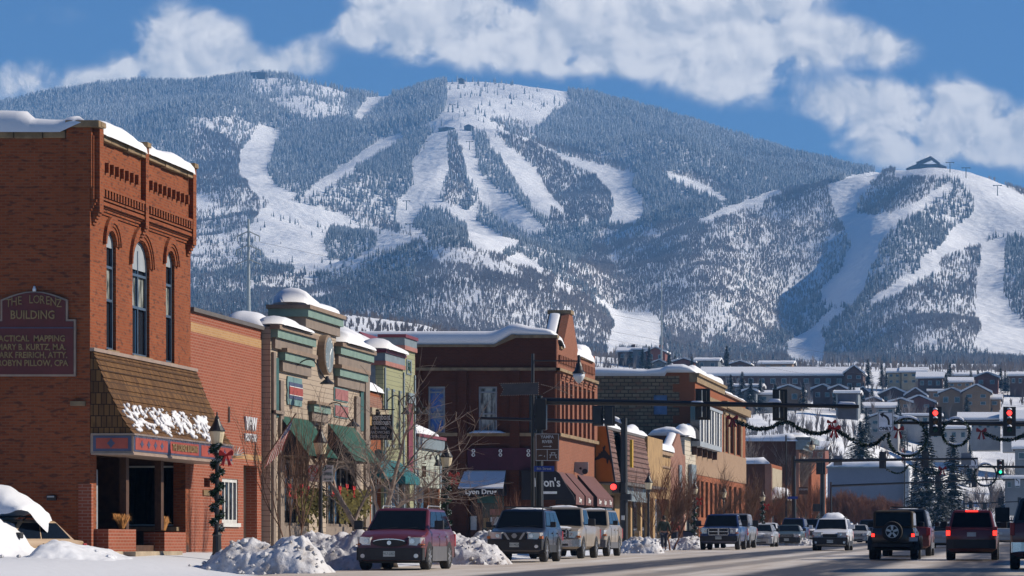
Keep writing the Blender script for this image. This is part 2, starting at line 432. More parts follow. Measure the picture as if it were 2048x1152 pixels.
class MB:
 def __init__(s):
  s.v = []; s.f = []; s.m = []; s.cur = 0; s.xf = None; s.smooth = []; s.sm = False
 def add(s, vs, fs):
  n = len(s.v)
  if s.xf is not None:
   vs = [tuple(s.xf @ Vector(p)) for p in vs]
  s.v.extend(vs)
  for f in fs:
   s.f.append(tuple(i + n for i in f)); s.m.append(s.cur); s.smooth.append(s.sm)
  return s
 def box(s, x0, x1, y0, y1, z0, z1):
  if x0 > x1: x0, x1 = x1, x0
  if y0 > y1: y0, y1 = y1, y0
  if z0 > z1: z0, z1 = z1, z0
  return s.add([(x0, y0, z0),(x1, y0, z0),(x1, y1, z0),(x0, y1, z0),(x0, y0, z1),(x1, y0, z1),(x1, y1, z1),(x0, y1, z1)],
     [(3,2,1,0),(4,5,6,7),(0,1,5,4),(1,2,6,5),(2,3,7,6),(3,0,4,7)])
 def frustum(s, b0, b1, z0, z1):      # b = (x0,x1,y0,y1)
  return s.add([(b0[0], b0[2], z0),(b0[1], b0[2], z0),(b0[1], b0[3], z0),(b0[0], b0[3], z0),
     (b1[0], b1[2], z1),(b1[1], b1[2], z1),(b1[1], b1[3], z1),(b1[0], b1[3], z1)],
     [(3,2,1,0),(4,5,6,7),(0,1,5,4),(1,2,6,5),(2,3,7,6),(3,0,4,7)])
 def plate(s, outer, d0, d1, axis='x', holes=()):
  """flat shape with holes, drawn in the plane across axis and extruded from d0 to d1"""
  def P(p, d):
   if axis == 'x': return (d, p[0], p[1])
   if axis == 'y': return (p[0], d, p[1])
   return (p[0], p[1], d)
  loops = [list(outer)] + [list(h) for h in holes]
  flat = [p for l in loops for p in l]
  tris = tessellate_polygon([[Vector((p[0], p[1], 0)) for p in l] for l in loops])
  n = len(flat)
  vs = [P(p, d0) for p in flat] + [P(p, d1) for p in flat]
  fs = []
  for t in tris:
   a, b, c = t
   area = (flat[b][0] - flat[a][0]) * (flat[c][1] - flat[a][1]) - (flat[c][0] - flat[a][0]) * (flat[b][1] - flat[a][1])
   if abs(area) < 1e-12: continue
   fs.append((a, b, c)); fs.append((c + n, b + n, a + n))
  i0 = 0
  for l in loops:
   k = len(l)
   for i in range(k):
    j = (i + 1) % k
    fs.append((i0 + i, i0 + j, i0 + j + n, i0 + i + n))
   i0 += k
  return s.add(vs, fs)
 def tube(s, path, r, n=6, r2=None, cap=True):
  path = [Vector(p) for p in path]
  k = len(path)
  rings = []
  for i, p in enumerate(path):
   d = (path[min(i + 1, k - 1)] - path[max(i - 1,0)])
   if d.length < 1e-9: d = Vector((0,0,1))
   d.normalize()
   a = d.cross(Vector((0,0,1)))
   if a.length < 0.05: a = d.cross(Vector((1,0,0)))
   a.normalize(); b = d.cross(a)
   if callable(r): rr = r(i / (k - 1))
   else: rr = r if r2 is None else lerp(r, r2, i / max(1, k - 1))
   rings.append([tuple(p + (a * cos(2 * pi * j / n) + b * sin(2 * pi * j / n)) * rr) for j in range(n)])
  vs = [p for q in rings for p in q]
  fs = []
  for i in range(k - 1):
   for j in range(n):
    jj = (j + 1) % n
    fs.append((i * n + j, i * n + jj, (i + 1) * n + jj, (i + 1) * n + j))
  if cap:
   fs.append(tuple(range(n - 1,-1,-1)))
   fs.append(tuple((k - 1) * n + j for j in range(n)))
  return s.add(vs, fs)
 def lathe(s, prof, c=(0,0,0), n=12, axis='z', ring=False):
  vs = []; fs = []
  for (r, h) in prof:
   for j in range(n):
    a = 2 * pi * j / n
    p = (r * cos(a), r * sin(a), h)
    if axis == 'x': p = (h, r * cos(a), r * sin(a))
    elif axis == 'y': p = (r * cos(a), h, r * sin(a))
    vs.append((p[0] + c[0], p[1] + c[1], p[2] + c[2]))
  k = len(prof)
  for i in range(k - 1):
   for j in range(n):
    jj = (j + 1) % n
    fs.append((i * n + j, i * n + jj, (i + 1) * n + jj, (i + 1) * n + j))
  if ring:
   for j in range(n):
    jj = (j + 1) % n
    fs.append(((k - 1) * n + j, (k - 1) * n + jj, jj, j))
   return s.add(vs, fs)
  fs.append(tuple(range(n - 1,-1,-1)))
  fs.append(tuple((k - 1) * n + j for j in range(n)))
  return s.add(vs, fs)
 def grid(s, fn, nu, nv):
  vs = [fn(i / nu, j / nv) for j in range(nv + 1) for i in range(nu + 1)]
  fs = [(j * (nu + 1) + i, j * (nu + 1) + i + 1,(j + 1) * (nu + 1) + i + 1,(j + 1) * (nu + 1) + i) for j in range(nv) for i in range(nu)]
  return s.add(vs, fs)
 def build(s, name, mat, parent=None, smooth=None, bevel=0.0):
  me = bpy.data.meshes.new(name)
  o = bpy.data.objects.new(name, me)
  org = Vector((0,0,0))
  if parent is not None:
   org = ORIGIN.get(parent.name, Vector((0,0,0)))
  V = np.array(s.v, dtype=float).reshape(-1,3)
  me.from_pydata((V - np.array(org)).tolist(), [], s.f)
  mats = mat if isinstance(mat, (list, tuple)) else [mat]
  for m in mats:
   me.materials.append(MATS[m] if isinstance(m, str) else m)
  if len(mats) > 1:
   me.polygons.foreach_set('material_index', s.m)
  me.polygons.foreach_set('use_smooth', [bool(smooth)] * len(s.f) if smooth is not None else s.smooth)
  me.update()
  box_uv(me, V)
  COL.objects.link(o)
  if parent is not None:
   o.parent = parent
  ORIGIN[o.name] = org
  if bevel:
   bv = o.modifiers.new('bevel', 'BEVEL')
   bv.width = bevel; bv.segments = 2; bv.limit_method = 'ANGLE'; bv.angle_limit = radians(35)
  return o

def build_each(mb, name, mat, parent=None, smooth=None, bevel=0.0):
 """every loose piece of the builder becomes a part of its own"""
 n = len(mb.v); par = list(range(n))
 def fd(a):
  while par[a] != a: par[a] = par[par[a]]; a = par[a]
  return a
 for f in mb.f:
  r = fd(f[0])
  for k in f[1:]: par[fd(k)] = r
 comp = {}
 for fi, f in enumerate(mb.f): comp.setdefault(fd(f[0]), []).append(f)
 out = []
 for fs in comp.values():
  ids = sorted({i for f in fs for i in f}); mp = {i: k for k, i in enumerate(ids)}
  q = MB(); q.add([mb.v[i] for i in ids], [tuple(mp[i] for i in f) for f in fs])
  out.append(q.build(name, mat, parent, smooth=smooth, bevel=bevel))
 return out

def box_uv(me, V):
 uvl = me.uv_layers.new(name='UVMap')
 nl = len(me.loops)
 if nl == 0: return
 li = np.empty(nl, dtype=np.int32); me.loops.foreach_get('vertex_index', li)
 nf = len(me.polygons)
 nr = np.empty(nf * 3); me.polygons.foreach_get('normal', nr); nr = np.abs(nr.reshape(-1,3))
 lt = np.empty(nf, dtype=np.int32); me.polygons.foreach_get('loop_total', lt)
 ax = np.argmax(nr * np.array([1.0,1.0,0.8]), axis=1)
 axl = np.repeat(ax, lt)
 P = V[li]
 uv = np.empty((nl, 2))
 uv[:, 0] = np.where(axl == 0, P[:, 1], P[:, 0])
 uv[:, 1] = np.where(axl == 2, P[:, 1], P[:, 2])
 uvl.data.foreach_set('uv', uv.ravel())

def text_mesh(body, size, mat, parent, face='x', loc=(0,0,0), name='lettering', depth=0.01, squeeze=1.0, align='CENTER', bold=0.0, shear=0.0):
 """lettering standing on a surface; face 'x' reads from +X (left to right = +Y), face 'y' reads from -Y (left to right = +X)"""
 cu = bpy.data.curves.new(name, 'FONT')
 cu.body = body; cu.size = size; cu.extrude = depth; cu.align_x = align; cu.align_y = 'CENTER'
 cu.offset = bold; cu.shear = shear; cu.resolution_u = 2
 tmp = bpy.data.objects.new('tmp', cu)
 COL.objects.link(tmp)
 dg = bpy.context.evaluated_depsgraph_get()
 me = bpy.data.meshes.new_from_object(tmp.evaluated_get(dg))
 bpy.data.objects.remove(tmp)
 org = ORIGIN.get(parent.name, Vector((0,0,0))) if parent is not None else Vector((0,0,0))
 for v in me.vertices:
  x, y, z = v.co
  x *= squeeze
  if face == 'x': p = Vector((z, x, y))
  elif face == '-y+': p = Vector((-x, -z, y))
  else: p = Vector((x, -z, y))
  v.co = p + Vector(loc) - org
 me.materials.clear(); me.materials.append(MATS[mat])
 me.name = name
 o = bpy.data.objects.new(name, me)
 COL.objects.link(o)
 if parent is not None: o.parent = parent
 ORIGIN[o.name] = org
 return o

def rect(a0, a1, b0, b1):
 return [(a0, b0),(a1, b0),(a1, b1),(a0, b1)]
def arch(a0, a1, b0, b1, rise, n=8):
 """rectangle with a segmental or round arched head; b1 is the crown"""
 c = (a0 + a1) / 2; h = (a1 - a0) / 2
 pts = [(a0, b0),(a1, b0),(a1, b1 - rise)]
 for i in range(1, n):
  t = i / n * pi
  pts.append((c + h * cos(t), b1 - rise + rise * sin(t)))
 pts.append((a0, b1 - rise))
 return pts
def inset(poly, d):
 """shrink a convex-ish polygon by d"""
 n = len(poly); out = []
 ar = sum(poly[i][0] * poly[(i + 1) % n][1] - poly[(i + 1) % n][0] * poly[i][1] for i in range(n))
 sg = 1 if ar > 0 else -1
 for i in range(n):
  p0 = Vector(poly[i - 1]); p1 = Vector(poly[i]); p2 = Vector(poly[(i + 1) % n])
  e1 = (p1 - p0).normalized(); e2 = (p2 - p1).normalized()
  n1 = Vector((-e1.y, e1.x)) * sg; n2 = Vector((-e2.y, e2.x)) * sg
  b = n1 + n2
  if b.length < 1e-6: b = n1
  b = b / max(0.3, b.dot(n1))
  out.append(tuple(p1 + b * d))
 return out

def snow_heap(name, parent, path, width, height, mat='roof_snow', seed=0, seg=0.25, flat=0.75, cross=8, rough=0.25, lat=(0,0), ends=True, sink=0.03):
 """a rounded roll of snow lying along a path of points (x,y,z); width across lat direction; height along z"""
 pts = [Vector(p) for p in path]
 L = [0]
 for i in range(1, len(pts)): L.append(L[-1] + (pts[i] - pts[i - 1]).length)
 n = max(4, int(L[-1] / seg))
 mb = MB(); rows = []
 for i in range(n + 1):
  d = L[-1] * i / n
  k = max(j for j in range(len(L)) if L[j] <= d + 1e-9); k = min(k, len(pts) - 2)
  t = (d - L[k]) / max(1e-9, L[k + 1] - L[k])
  p = pts[k].lerp(pts[k + 1], t)
  e = 1.0
  if ends:
   q = min(d, L[-1] - d) / ((height(0.5) if callable(height) else height) * 0.9 + 1e-6)
   e = sqrt(max(0.02,1 - (1 - min(1, q)) ** 2))
  nz = float(fbm(np.array(d * 0.55 + seed * 9.1), np.array(seed * 3.3), seed, 3))
  hh = (height(d / L[-1]) if callable(height) else height) * e * (1 + rough * nz * 1.6)
  ww = width * (0.9 + 0.1 * e) * (1 + 0.06 * nz)
  lx, ly = lat
  row = []
  for c in range(cross + 1):
   a = pi * c / cross
   ca = cos(a); sa = sin(a)
   prof = sa ** flat if sa > 0 else 0
   row.append((p.x + lx * ww / 2 * ca, p.y + ly * ww / 2 * ca, p.z - sink + hh * prof))
  rows.append(row)
 vs = [q for r in rows for q in r]
 m = cross + 1
 fs = [(i * m + j, i * m + j + 1,(i + 1) * m + j + 1,(i + 1) * m + j) for i in range(n) for j in range(cross)]
 fs += [tuple(range(m)), tuple(n * m + j for j in range(m - 1,-1,-1))]
 mb.add(vs, fs)
 return mb.build(name, mat, parent, smooth=True)

# ================================================================ LAND: street ground, hills, mountain
# ---- distance profiles: for a few distances along the view, how high the land stands (as photo rows), column by column
PXK = [-200,0,200,380,500,640,720,800,900,1000,1100,1180,1225,1300,1400,1500,1600,1700,1800,1900,2048,2350]
def curve(vals):
 return lambda px: np.interp(px, [v[0] for v in vals], [v[1] for v in vals])
LEVELS = [
 (330, None),
 (450, curve([(-200,1050),(1600,1050),(1850,1064),(2350,1064)])),
 (600, curve([(-200,960),(1300,930),(1550,905),(1700,930),(1800,1000),(1880,1052),(2200,1054),(2350,1040)])),
 (720, curve([(-200,860),(1300,850),(1600,842),(1750,872),(1880,930),(1960,955),(2048,965),(2200,960),(2350,900)])),
 (850, curve([(-200,800),(1300,790),(1700,800),(1900,812),(2048,815),(2350,800)])),
 (1050, curve([(-200,690),(1000,705),(1190,718),(1400,735),(1700,742),(2048,748),(2350,740)])),
 (1250, curve([(-200,680),(400,665),(700,660),(1000,690),(1200,716),(1400,735),(2048,748),(2350,740)])),
 (1500, curve([(-200,640),(380,640),(500,632),(700,628),(850,650),(1000,700),(1200,725),(1400,745),(2048,755),(2350,745)])),
 (1800, curve([(-200,655),(380,655),(700,650),(850,665),(1000,700),(1200,725),(1400,742),(2048,752),(2350,745)])),
 (2500, curve([(-200,650),(380,640),(600,640),(800,655),(1000,680),(1200,705),(1400,718),(2048,725),(2350,720)])),
 (3200, curve([(-200,560),(380,560),(500,540),(640,545),(720,525),(830,505),(900,498),(1000,514),(1100,550),(1180,600),(1225,650),(1300,655),(1400,650),(1600,648),(1800,645),(2048,645),(2350,650)])),
 (3600, curve([(-200,500),(380,500),(500,505),(640,520),(720,525),(830,512),(900,508),(1000,520),(1100,540),(1180,570),(1225,600),(1300,590),(1400,565),(1600,545),(1800,530),(2048,540),(2350,560)])),
 (4300, curve([(-200,420),(380,410),(500,410),(640,430),(720,450),(800,460),(900,470),(1000,480),(1100,480),(1180,480),(1225,478),(1300,462),(1400,446),(1480,420),(1560,394),(1640,370),(1700,358),(1780,347),(1850,340),(1900,343),(1960,355),(2048,382),(2350,484)])),
 (4600, curve([(-200,380),(380,375),(500,380),(640,395),(720,405),(800,410),(900,420),(1000,432),(1100,440),(1200,440),(1300,432),(1400,425),(1480,418),(1560,402),(1640,385),(1700,378),(1780,372),(1850,368),(1960,385),(2048,410),(2350,500)])),
 (5400, curve([(-200,290),(200,262),(380,255),(500,262),(640,275),(760,285),(850,268),(930,262),(1000,265),(1100,290),(1200,300),(1300,318),(1400,330),(1560,355),(1700,368),(1850,380),(2048,420),(2350,510)])),
 (6300, curve([(-200,268),(0,224),(100,204),(200,190),(300,184),(380,187),(440,177),(500,170),(580,176),(640,188),(700,203),(760,208),(800,200),(860,180),(930,177),(1000,180),(1130,192),(1200,204),(1300,232),(1400,260),(1500,291),(1600,322),(1700,344),(1790,356),(1850,368),(2048,426),(2350,516)])),
 (7000, curve([(-200,330),(500,250),(1000,260),(1500,370),(2048,480),(2350,560)])),
 (9000, curve([(-200,700),(2350,700)])),
]
YS = np.concatenate([np.arange(330,1100,12), np.arange(1100,2500,35), np.arange(2500,6700,14), np.arange(6700,9001,150)]).astype(float)
PX = np.arange(-260,2420,8).astype(float)
def base_rows():
 lv = []
 for (y, c) in LEVELS:
  if c is None:
   lv.append(HY - (0.0047 * y + 0.5 * np.clip((-20 - (PX - AX) / F * y) / 4.5,0,1) - ZC) * F / y)
  else:
   lv.append(c(PX))
 lv = np.array(lv)                                   # levels x columns
 ly = np.array([l[0] for l in LEVELS], float)
 out = np.empty((len(YS), len(PX)))
 for j in range(len(PX)):                            # heights are interpolated, not rows, so that slopes stay even
  z = ZC + (HY - lv[:, j]) * ly / F
  out[:, j] = np.interp(YS, ly, z)
 return out
ZB = base_rows()
def smooth_ax(a, k, axis):
 ker = np.hanning(2 * k + 3)[1:-1]; ker /= ker.sum()
 pad = [(0,0),(0,0)]; pad[axis] = (k, k)
 p = np.pad(a, pad, mode='edge')
 return np.apply_along_axis(lambda r: np.convolve(r, ker, 'valid'), axis, p)
far_i = int(np.searchsorted(YS, 2550))
sm = smooth_ax(smooth_ax(ZB, 5,1),8,0)
w = np.clip((YS - 2450) / 300,0,1)[:, None]
ZB = ZB * (1 - w) + sm * w
sm2 = smooth_ax(smooth_ax(ZB, 4,1),2,0)
w2 = np.clip((YS - 345) / 60,0,1)[:, None] * (1 - w)
ZB = ZB * (1 - w2) + sm2 * w2

GX = (PX[None, :] - AX) / F * YS[:, None]
GY = np.repeat(YS[:, None], len(PX), axis=1)

def row_of(z, Y): return HY - (z - ZC) * F / Y
def find_Y(px, py, zg, ymin=2400.0):
 """nearest distance at which the land in column px stands as high as row py"""
 j = int(np.clip(round((px - PX[0]) / (PX[1] - PX[0])),0, len(PX) - 1))
 r = row_of(zg[:, j], YS)
 for i in range(1, len(YS)):
  if YS[i] >= ymin and r[i] <= py:
   t = (r[i - 1] - py) / max(1e-6,(r[i - 1] - r[i]))
   return YS[i - 1] + max(0, min(1, t)) * (YS[i] - YS[i - 1])
 return YS[-1]
# spurs (+) and gullies (-): photo polyline, half width in metres, height in metres
SPURS = [
 ([(890,168),(865,240),(850,320),(815,400)], 130,42),
 ([(700,190),(720,260),(690,330),(650,390)], 150,20),
 ([(640,330),(600,385),(560,420)], 120,-26),
 ([(520,260),(500,320),(540,380)], 90,-24),
 ([(430,250),(470,300),(500,380)], 130,26),
 ([(420,160),(400,230)], 160,36),([(340,175),(350,235)], 130,-30),([(200,180),(240,240)], 150,22),([(500,150),(560,220)], 120,26),([(460,170),(450,230)], 90,-28),
 ([(1130,320),(1215,370),(1240,440)], 110,-22),([(1090,330),(1130,400),(1150,450)], 110,22),([(1300,345),(1290,440)], 110,24),
 ([(905,270),(890,350),(905,420)], 60,16),([(960,280),(1000,370),(1060,450)], 55,12),([(860,290),(830,380),(790,430)], 60,-20),([(940,300),(950,400),(1000,480)], 55,-14),
 ([(560,410),(620,440),(700,520)], 110,26),([(700,450),(690,520)], 80,-22),
 ([(1690,425),(1660,500),(1640,590),(1590,700)], 75,-34),([(1900,380),(1800,460),(1760,540),(1700,640)], 95,42),
 ([(1430,450),(1480,520),(1430,620)], 80,18),([(1560,420),(1560,540),(1520,650)], 80,-14),([(1640,400),(1620,520)], 60,16),([(1350,460),(1320,560),(1310,650)], 90,20),
 ([(1960,480),(1955,580),(1965,660)], 70,-26),([(2040,470),(2040,560),(2048,640)], 80,34),([(1900,560),(1880,640),(1850,700)], 80,22),
 ([(1240,215),(1300,330)], 170,26),([(1180,210),(1200,280)], 110,-18),([(1450,270),(1500,350)], 150,24),([(1370,250),(1400,330)], 110,-20),([(1600,320),(1620,350)], 110,18),
 ([(1225,640),(1160,590),(1060,540)], 60,-14),([(900,500),(1000,560),(1050,640)], 110,22),([(830,530),(800,640)], 90,20),([(760,540),(740,640)], 90,-20),
]
ZS = ZB.copy()
for (pl, hw, hh) in SPURS:
 P3 = []
 for (px, py) in pl:
  Y = find_Y(px, py, ZB)
  P3.append(((px - AX) / F * Y, Y))
 best = np.full(GX.shape, 1e9); tt = np.zeros(GX.shape)
 for k in range(len(P3) - 1):
  ax_, ay_ = P3[k]; bx_, by_ = P3[k + 1]
  dx, dy = bx_ - ax_, by_ - ay_
  t = np.clip(((GX - ax_) * dx + (GY - ay_) * dy) / (dx * dx + dy * dy + 1e-9),0,1)
  d = np.hypot(GX - ax_ - t * dx, (GY - ay_ - t * dy) * 0.6)
  m = d < best
  best[m] = d[m]; tt[m] = (k + t[m]) / (len(P3) - 1)
 prof = np.exp(-(best / hw) ** 2)
 ZS += hh * prof
mw = np.clip((GY - 2600) / 500,0,1) * np.clip((7000 - GY) / 500,0,1)
rid = 1 - np.abs(fbm(GX / 260 + 3.1, GY / 700,5,3)) * 2.0
ZS += mw * (14 * rid + 16 * fbm(GX / 170, GY / 300,11,4) + 3.0 * fbm(GX / 35, GY / 40,23,3) - 10)
nw = np.clip((GY - 420) / 300,0,1) * (1 - mw)
ZS += nw * (2.2 * fbm(GX / 45, GY / 60,31,4))
# settle the two crests at their surveyed heights, column by column
def settle(Z, y0, y1, target, wfn, lo, hi):
 k = (YS >= y0) & (YS <= y1)
 rows = HY - (Z[k] - ZC) * F / YS[k][:, None]
 i = rows.argmin(0); r = rows.min(0); yc = YS[k][i]
 dz = (r - target(PX)) * yc / F
 dz = dz * np.clip((PX - lo) / 120,0,1) * np.clip((hi - PX) / 120,0,1)
 dz = np.convolve(np.pad(dz, 4, mode='edge'), np.ones(9) / 9, 'valid')
 return Z + wfn(YS)[:, None] * dz[None, :]
sky_row = curve([(-260,250),(0,211),(60,196),(100,188),(200,172),(300,164),(380,168),(440,158),(500,152),(540,152),(600,160),(650,172),(700,186),(740,192),(780,194),(830,180),(870,168),(900,163),(930,164),(990,165),(1060,172),(1130,182),(1200,194),(1300,220),(1400,250),(1500,281),(1600,311),(1700,334),(1790,350),(1850,362),(2048,420),(2420,520)])
ridge_row = curve([(1400,446),(1480,420),(1560,394),(1640,368),(1700,354),(1780,344),(1850,336),(1900,340),(1960,352),(2048,382),(2420,500)])
TZ = settle(ZS, 5500,6700, sky_row, lambda y: np.clip((y - 4900) / 900,0,1),-400,1900)
TZ = settle(TZ, 4000,4600, ridge_row, lambda y: np.exp(-((y - 4300) / 420) ** 2),1500,2600)

def terrain_z(X, Y):
 """height of the built land surface at world X, Y (beyond the street, Y > 330)"""
 X = np.asarray(X, float); Y = np.asarray(Y, float)
 px = AX + X / Y * F
 fj = np.clip((px - PX[0]) / (PX[1] - PX[0]),0, len(PX) - 1.001)
 fi = np.clip(np.interp(Y, YS, np.arange(len(YS))),0, len(YS) - 1.001)
 j = fj.astype(int); i = fi.astype(int); a = fj - j; b = fi - i
 return (TZ[i, j] * (1 - a) + TZ[i, j + 1] * a) * (1 - b) + (TZ[i + 1, j] * (1 - a) + TZ[i + 1, j + 1] * a) * b

def gz(X, Y):
 return ground_z(X, Y) if Y < 330 else float(terrain_z(X, Y))

# ---- what grows where: polygons in photo pixels, painted in order
POLYS = [
 ('mix', [(380,235),(480,235),(520,255),(480,290),(470,330),(420,260),(380,250)], .35,.1),
 ('mix', [(380,250),(420,262),(480,295),(500,375),(560,395),(540,430),(500,440),(380,390)], .25,1.0),
 ('mix', [(500,150),(640,165),(700,190),(680,215),(620,230),(560,215),(510,195)], .28,.0),
 ('mix', [(560,215),(640,200),(700,215),(700,235),(620,240)], .45,.0),
 ('open', [(600,160),(680,180),(640,190),(590,185)], .12,0),
 ('open', [(600,205),(660,205),(650,218),(600,222)], .1,0),
 ('mix', [(380,390),(500,430),(500,480),(520,520),(420,545),(380,540)], .30,.25),
 ('mix', [(380,545),(560,530),(640,545),(640,560),(500,570),(380,575)], .7,.5),
 ('mix', [(470,570),(620,550),(720,580),(640,600),(520,600)], .2,.6),
 ('open', [(520,250),(560,258),(545,300),(530,345),(560,375),(600,386),(560,398),(545,402),(500,375),(475,330),(480,300),(500,275)], 0,0),
 ('open', [(395,388),(420,392),(405,412),(390,410)], 0,0),
 ('open', [(540,405),(575,402),(640,415),(700,435),(720,452),(780,455),(830,472),(800,492),(750,502),(740,508),(650,538),(600,537),(540,520),(505,480),(500,450),(520,425)], .01,0),
 ('mix', [(650,470),(670,458),(730,460),(752,478),(748,505),(700,520),(655,520),(648,495)], 1.0,0),
 ('mix', [(600,402),(660,412),(720,428),(800,450),(850,475),(830,478),(740,452),(660,420)], .3,1.2),
 ('open', [(605,387),(680,332),(740,290),(800,265),(806,275),(740,312),(685,350),(630,385)], 0,0),
 ('open', [(705,235),(735,195),(790,185),(760,202),(740,222),(718,238)], 0,0),
 ('open', [(895,160),(930,150),(1000,152),(1135,180),(1142,200),(1095,225),(1068,255),(1075,282),(1130,312),(1110,316),(1050,285),(990,262),(940,258),(885,258),(845,250),(870,235),(888,215),(892,190)], .012,0),
 ('mix', [(985,240),(1050,240),(1075,280),(1100,300),(1060,292),(1010,272)], .2,.1),
 ('open', [(878,258),(902,258),(890,290),(900,330),(885,360),(870,400),(830,408),(800,440),(788,430),(800,400),(830,360),(820,330),(838,300),(855,270)], 0,0),
 ('open', [(910,260),(940,262),(950,300),(958,340),(990,375),(1030,400),(1060,430),(1090,458),(1060,462),(1000,430),(960,400),(955,380),(930,350),(935,330),(922,300)], 0,0),
 ('open', [(800,400),(870,380),(885,400),(932,420),(955,400),(950,440),(1000,470),(1040,480),(1000,500),(950,492),(935,470),(930,440),(890,415),(850,405),(828,425),(825,455),(860,480),(825,470),(790,440)], 0,0),
 ('open', [(975,265),(1000,275),(1040,310),(1072,340),(1088,370),(1125,410),(1132,436),(1085,430),(1060,400),(1040,370),(1020,340),(1000,310),(978,288)], 0,0),
 ('mix', [(900,262),(925,300),(925,350),(940,400),(900,415),(885,390),(900,340),(890,290)], .3,1.0),
 ('mix', [(990,265),(1060,285),(1110,310),(1190,345),(1225,375),(1220,435),(1150,455),(1085,455),(1100,420),(1085,370),(1070,335)], .12,1.3),
 ('open', [(1085,400),(1060,375),(1040,345),(1060,340),(1095,380),(1128,425)], 0,0),
 ('open', [(1110,308),(1130,310),(1200,325),(1272,345),(1262,370),(1280,395),(1287,430),(1260,445),(1218,440),(1226,400),(1215,370),(1190,345),(1150,328)], 0,0),
 ('mix', [(1060,280),(1160,300),(1260,335),(1400,350),(1480,385),(1480,395),(1330,345),(1240,340),(1130,308)], .1,1.2),
 ('open', [(1330,343),(1400,363),(1460,398),(1440,405),(1425,388),(1380,370),(1335,352)], 0,0),
 ('mix', [(1290,275),(1350,285),(1400,300),(1340,300)], .5,0),
 ('mix', [(1440,290),(1640,330),(1760,335),(1640,355),(1560,345),(1480,330)], .7,.6),
 ('mix', [(1200,455),(1400,440),(1470,470),(1490,520),(1480,600),(1400,690),(1340,700),(1330,640),(1240,620),(1130,545),(1180,500)], .07,1.15),
 ('mix', [(1190,465),(1300,450),(1330,470),(1240,480),(1200,475)], .05,.2),
 ('mix', [(1400,440),(1560,390),(1600,400),(1560,440),(1500,480),(1500,540),(1460,620),(1430,690),(1400,700),(1400,650),(1440,600),(1480,520),(1450,470)], .05,.45),
 ('mix', [(1560,385),(1660,365),(1700,430),(1690,490),(1640,590),(1560,660),(1480,700),(1440,690),(1500,560),(1500,470),(1560,440)], .07,1.0),
 ('mix', [(1500,440),(1600,430),(1690,450),(1680,520),(1630,560),(1600,500),(1520,490)], .07,.5),
 ('mix', [(1560,385),(1640,370),(1680,410),(1640,430),(1580,425)], .05,1.2),
 ('mix', [(1580,660),(1580,640),(1640,605),(1690,600),(1690,618),(1620,650),(1580,665)], .9,0),
 ('open', [(1395,437),(1470,408),(1555,378),(1566,384),(1482,415),(1400,441)], 0,0),
 ('open', [(1655,372),(1700,350),(1775,338),(1740,365),(1715,385),(1710,425),(1760,430),(1840,400),(1900,362),(1905,375),(1850,410),(1800,440),(1770,470),(1740,530),(1725,580),(1700,605),(1640,600),(1640,580),(1680,540),(1700,490),(1690,450),(1670,420)], 0,0),
 ('mix', [(1780,330),(1890,328),(1895,350),(1850,395),(1780,425),(1730,428),(1715,400),(1740,370)], .1,1.2),
 ('open', [(1893,338),(1925,340),(1990,360),(2060,392),(2060,468),(2010,462),(1985,460),(1960,455),(1945,430),(1950,400),(1930,370)], 0,0),
 ('open', [(1785,280),(1950,280),(1950,352),(1900,350),(1850,347),(1790,352)], 0,0),
 ('mix', [(1925,338),(2060,375),(2350,450),(2350,560),(2060,400),(1990,362)], .02,.35),
 ('open', [(1940,432),(1990,458),(1958,490),(1890,515),(1862,545),(1800,578),(1735,612),(1745,592),(1800,560),(1842,535),(1838,520),(1880,490),(1900,460)], 0,0),
 ('mix', [(1960,490),(1950,560),(1958,640),(1920,690),(1800,700),(1740,650),(1800,590),(1870,550),(1880,520)], .35,.6),
 ('mix', [(1840,600),(1950,600),(1960,690),(1860,700),(1780,690),(1800,640)], .12,.7),
 ('open', [(1962,488),(2010,470),(2010,520),(2005,580),(2020,620),(2060,650),(2060,712),(1990,705),(1950,690),(1960,650),(1950,600),(1955,540)], 0,0),
 ('open', [(1692,615),(1660,640),(1635,665),(1650,680),(1645,727),(1605,730),(1573,712),(1573,685),(1610,665),(1640,640),(1665,618)], 0,0),
 ('mix', [(830,510),(900,495),(1000,510),(1100,550),(1180,600),(1225,650),(1215,700),(1000,690),(840,650),(830,560)], .05,.9),
 ('mix', [(850,500),(930,495),(1040,540),(1050,560),(930,530),(870,525)], .02,.15),
 ('open', [(1005,516),(1040,506),(1100,550),(1160,580),(1200,600),(1240,620),(1290,622),(1322,642),(1322,690),(1260,697),(1215,702),(1210,690),(1228,650),(1218,620),(1180,590),(1130,568),(1070,533)], 0,0),
]
RX0, RY0, RS = -260,60,2
RW, RH = 1340,360
rxx, ryy = np.meshgrid(RX0 + RS * np.arange(RW), RY0 + RS * np.arange(RH))
jx = rxx + 5 * fbm(rxx / 22.0, ryy / 16.0,41,3); jy = ryy + 4 * fbm(rxx / 22.0, ryy / 16.0,47,3)
def inside(poly, x, y):
 r = np.zeros(x.shape, bool)
 n = len(poly)
 for i in range(n):
  x0, y0 = poly[i]; x1, y1 = poly[(i + 1) % n]
  if y0 == y1: continue
  c = ((y0 > y) != (y1 > y)) & (x < (x1 - x0) * (y - y0) / (y1 - y0) + x0)
  r ^= c
 return r
DC = np.ones(rxx.shape) * 1.0
DA = np.ones(rxx.shape) * 0.06
patch = fbm(rxx / 60.0, ryy / 30.0,77,4)
DC *= np.clip(1.05 + 0.6 * patch, 0.78,1.1)
low = ryy > 560                                          # towards the foot the wood is mixed
DC[low] *= 0.8; DA[low] = 0.5
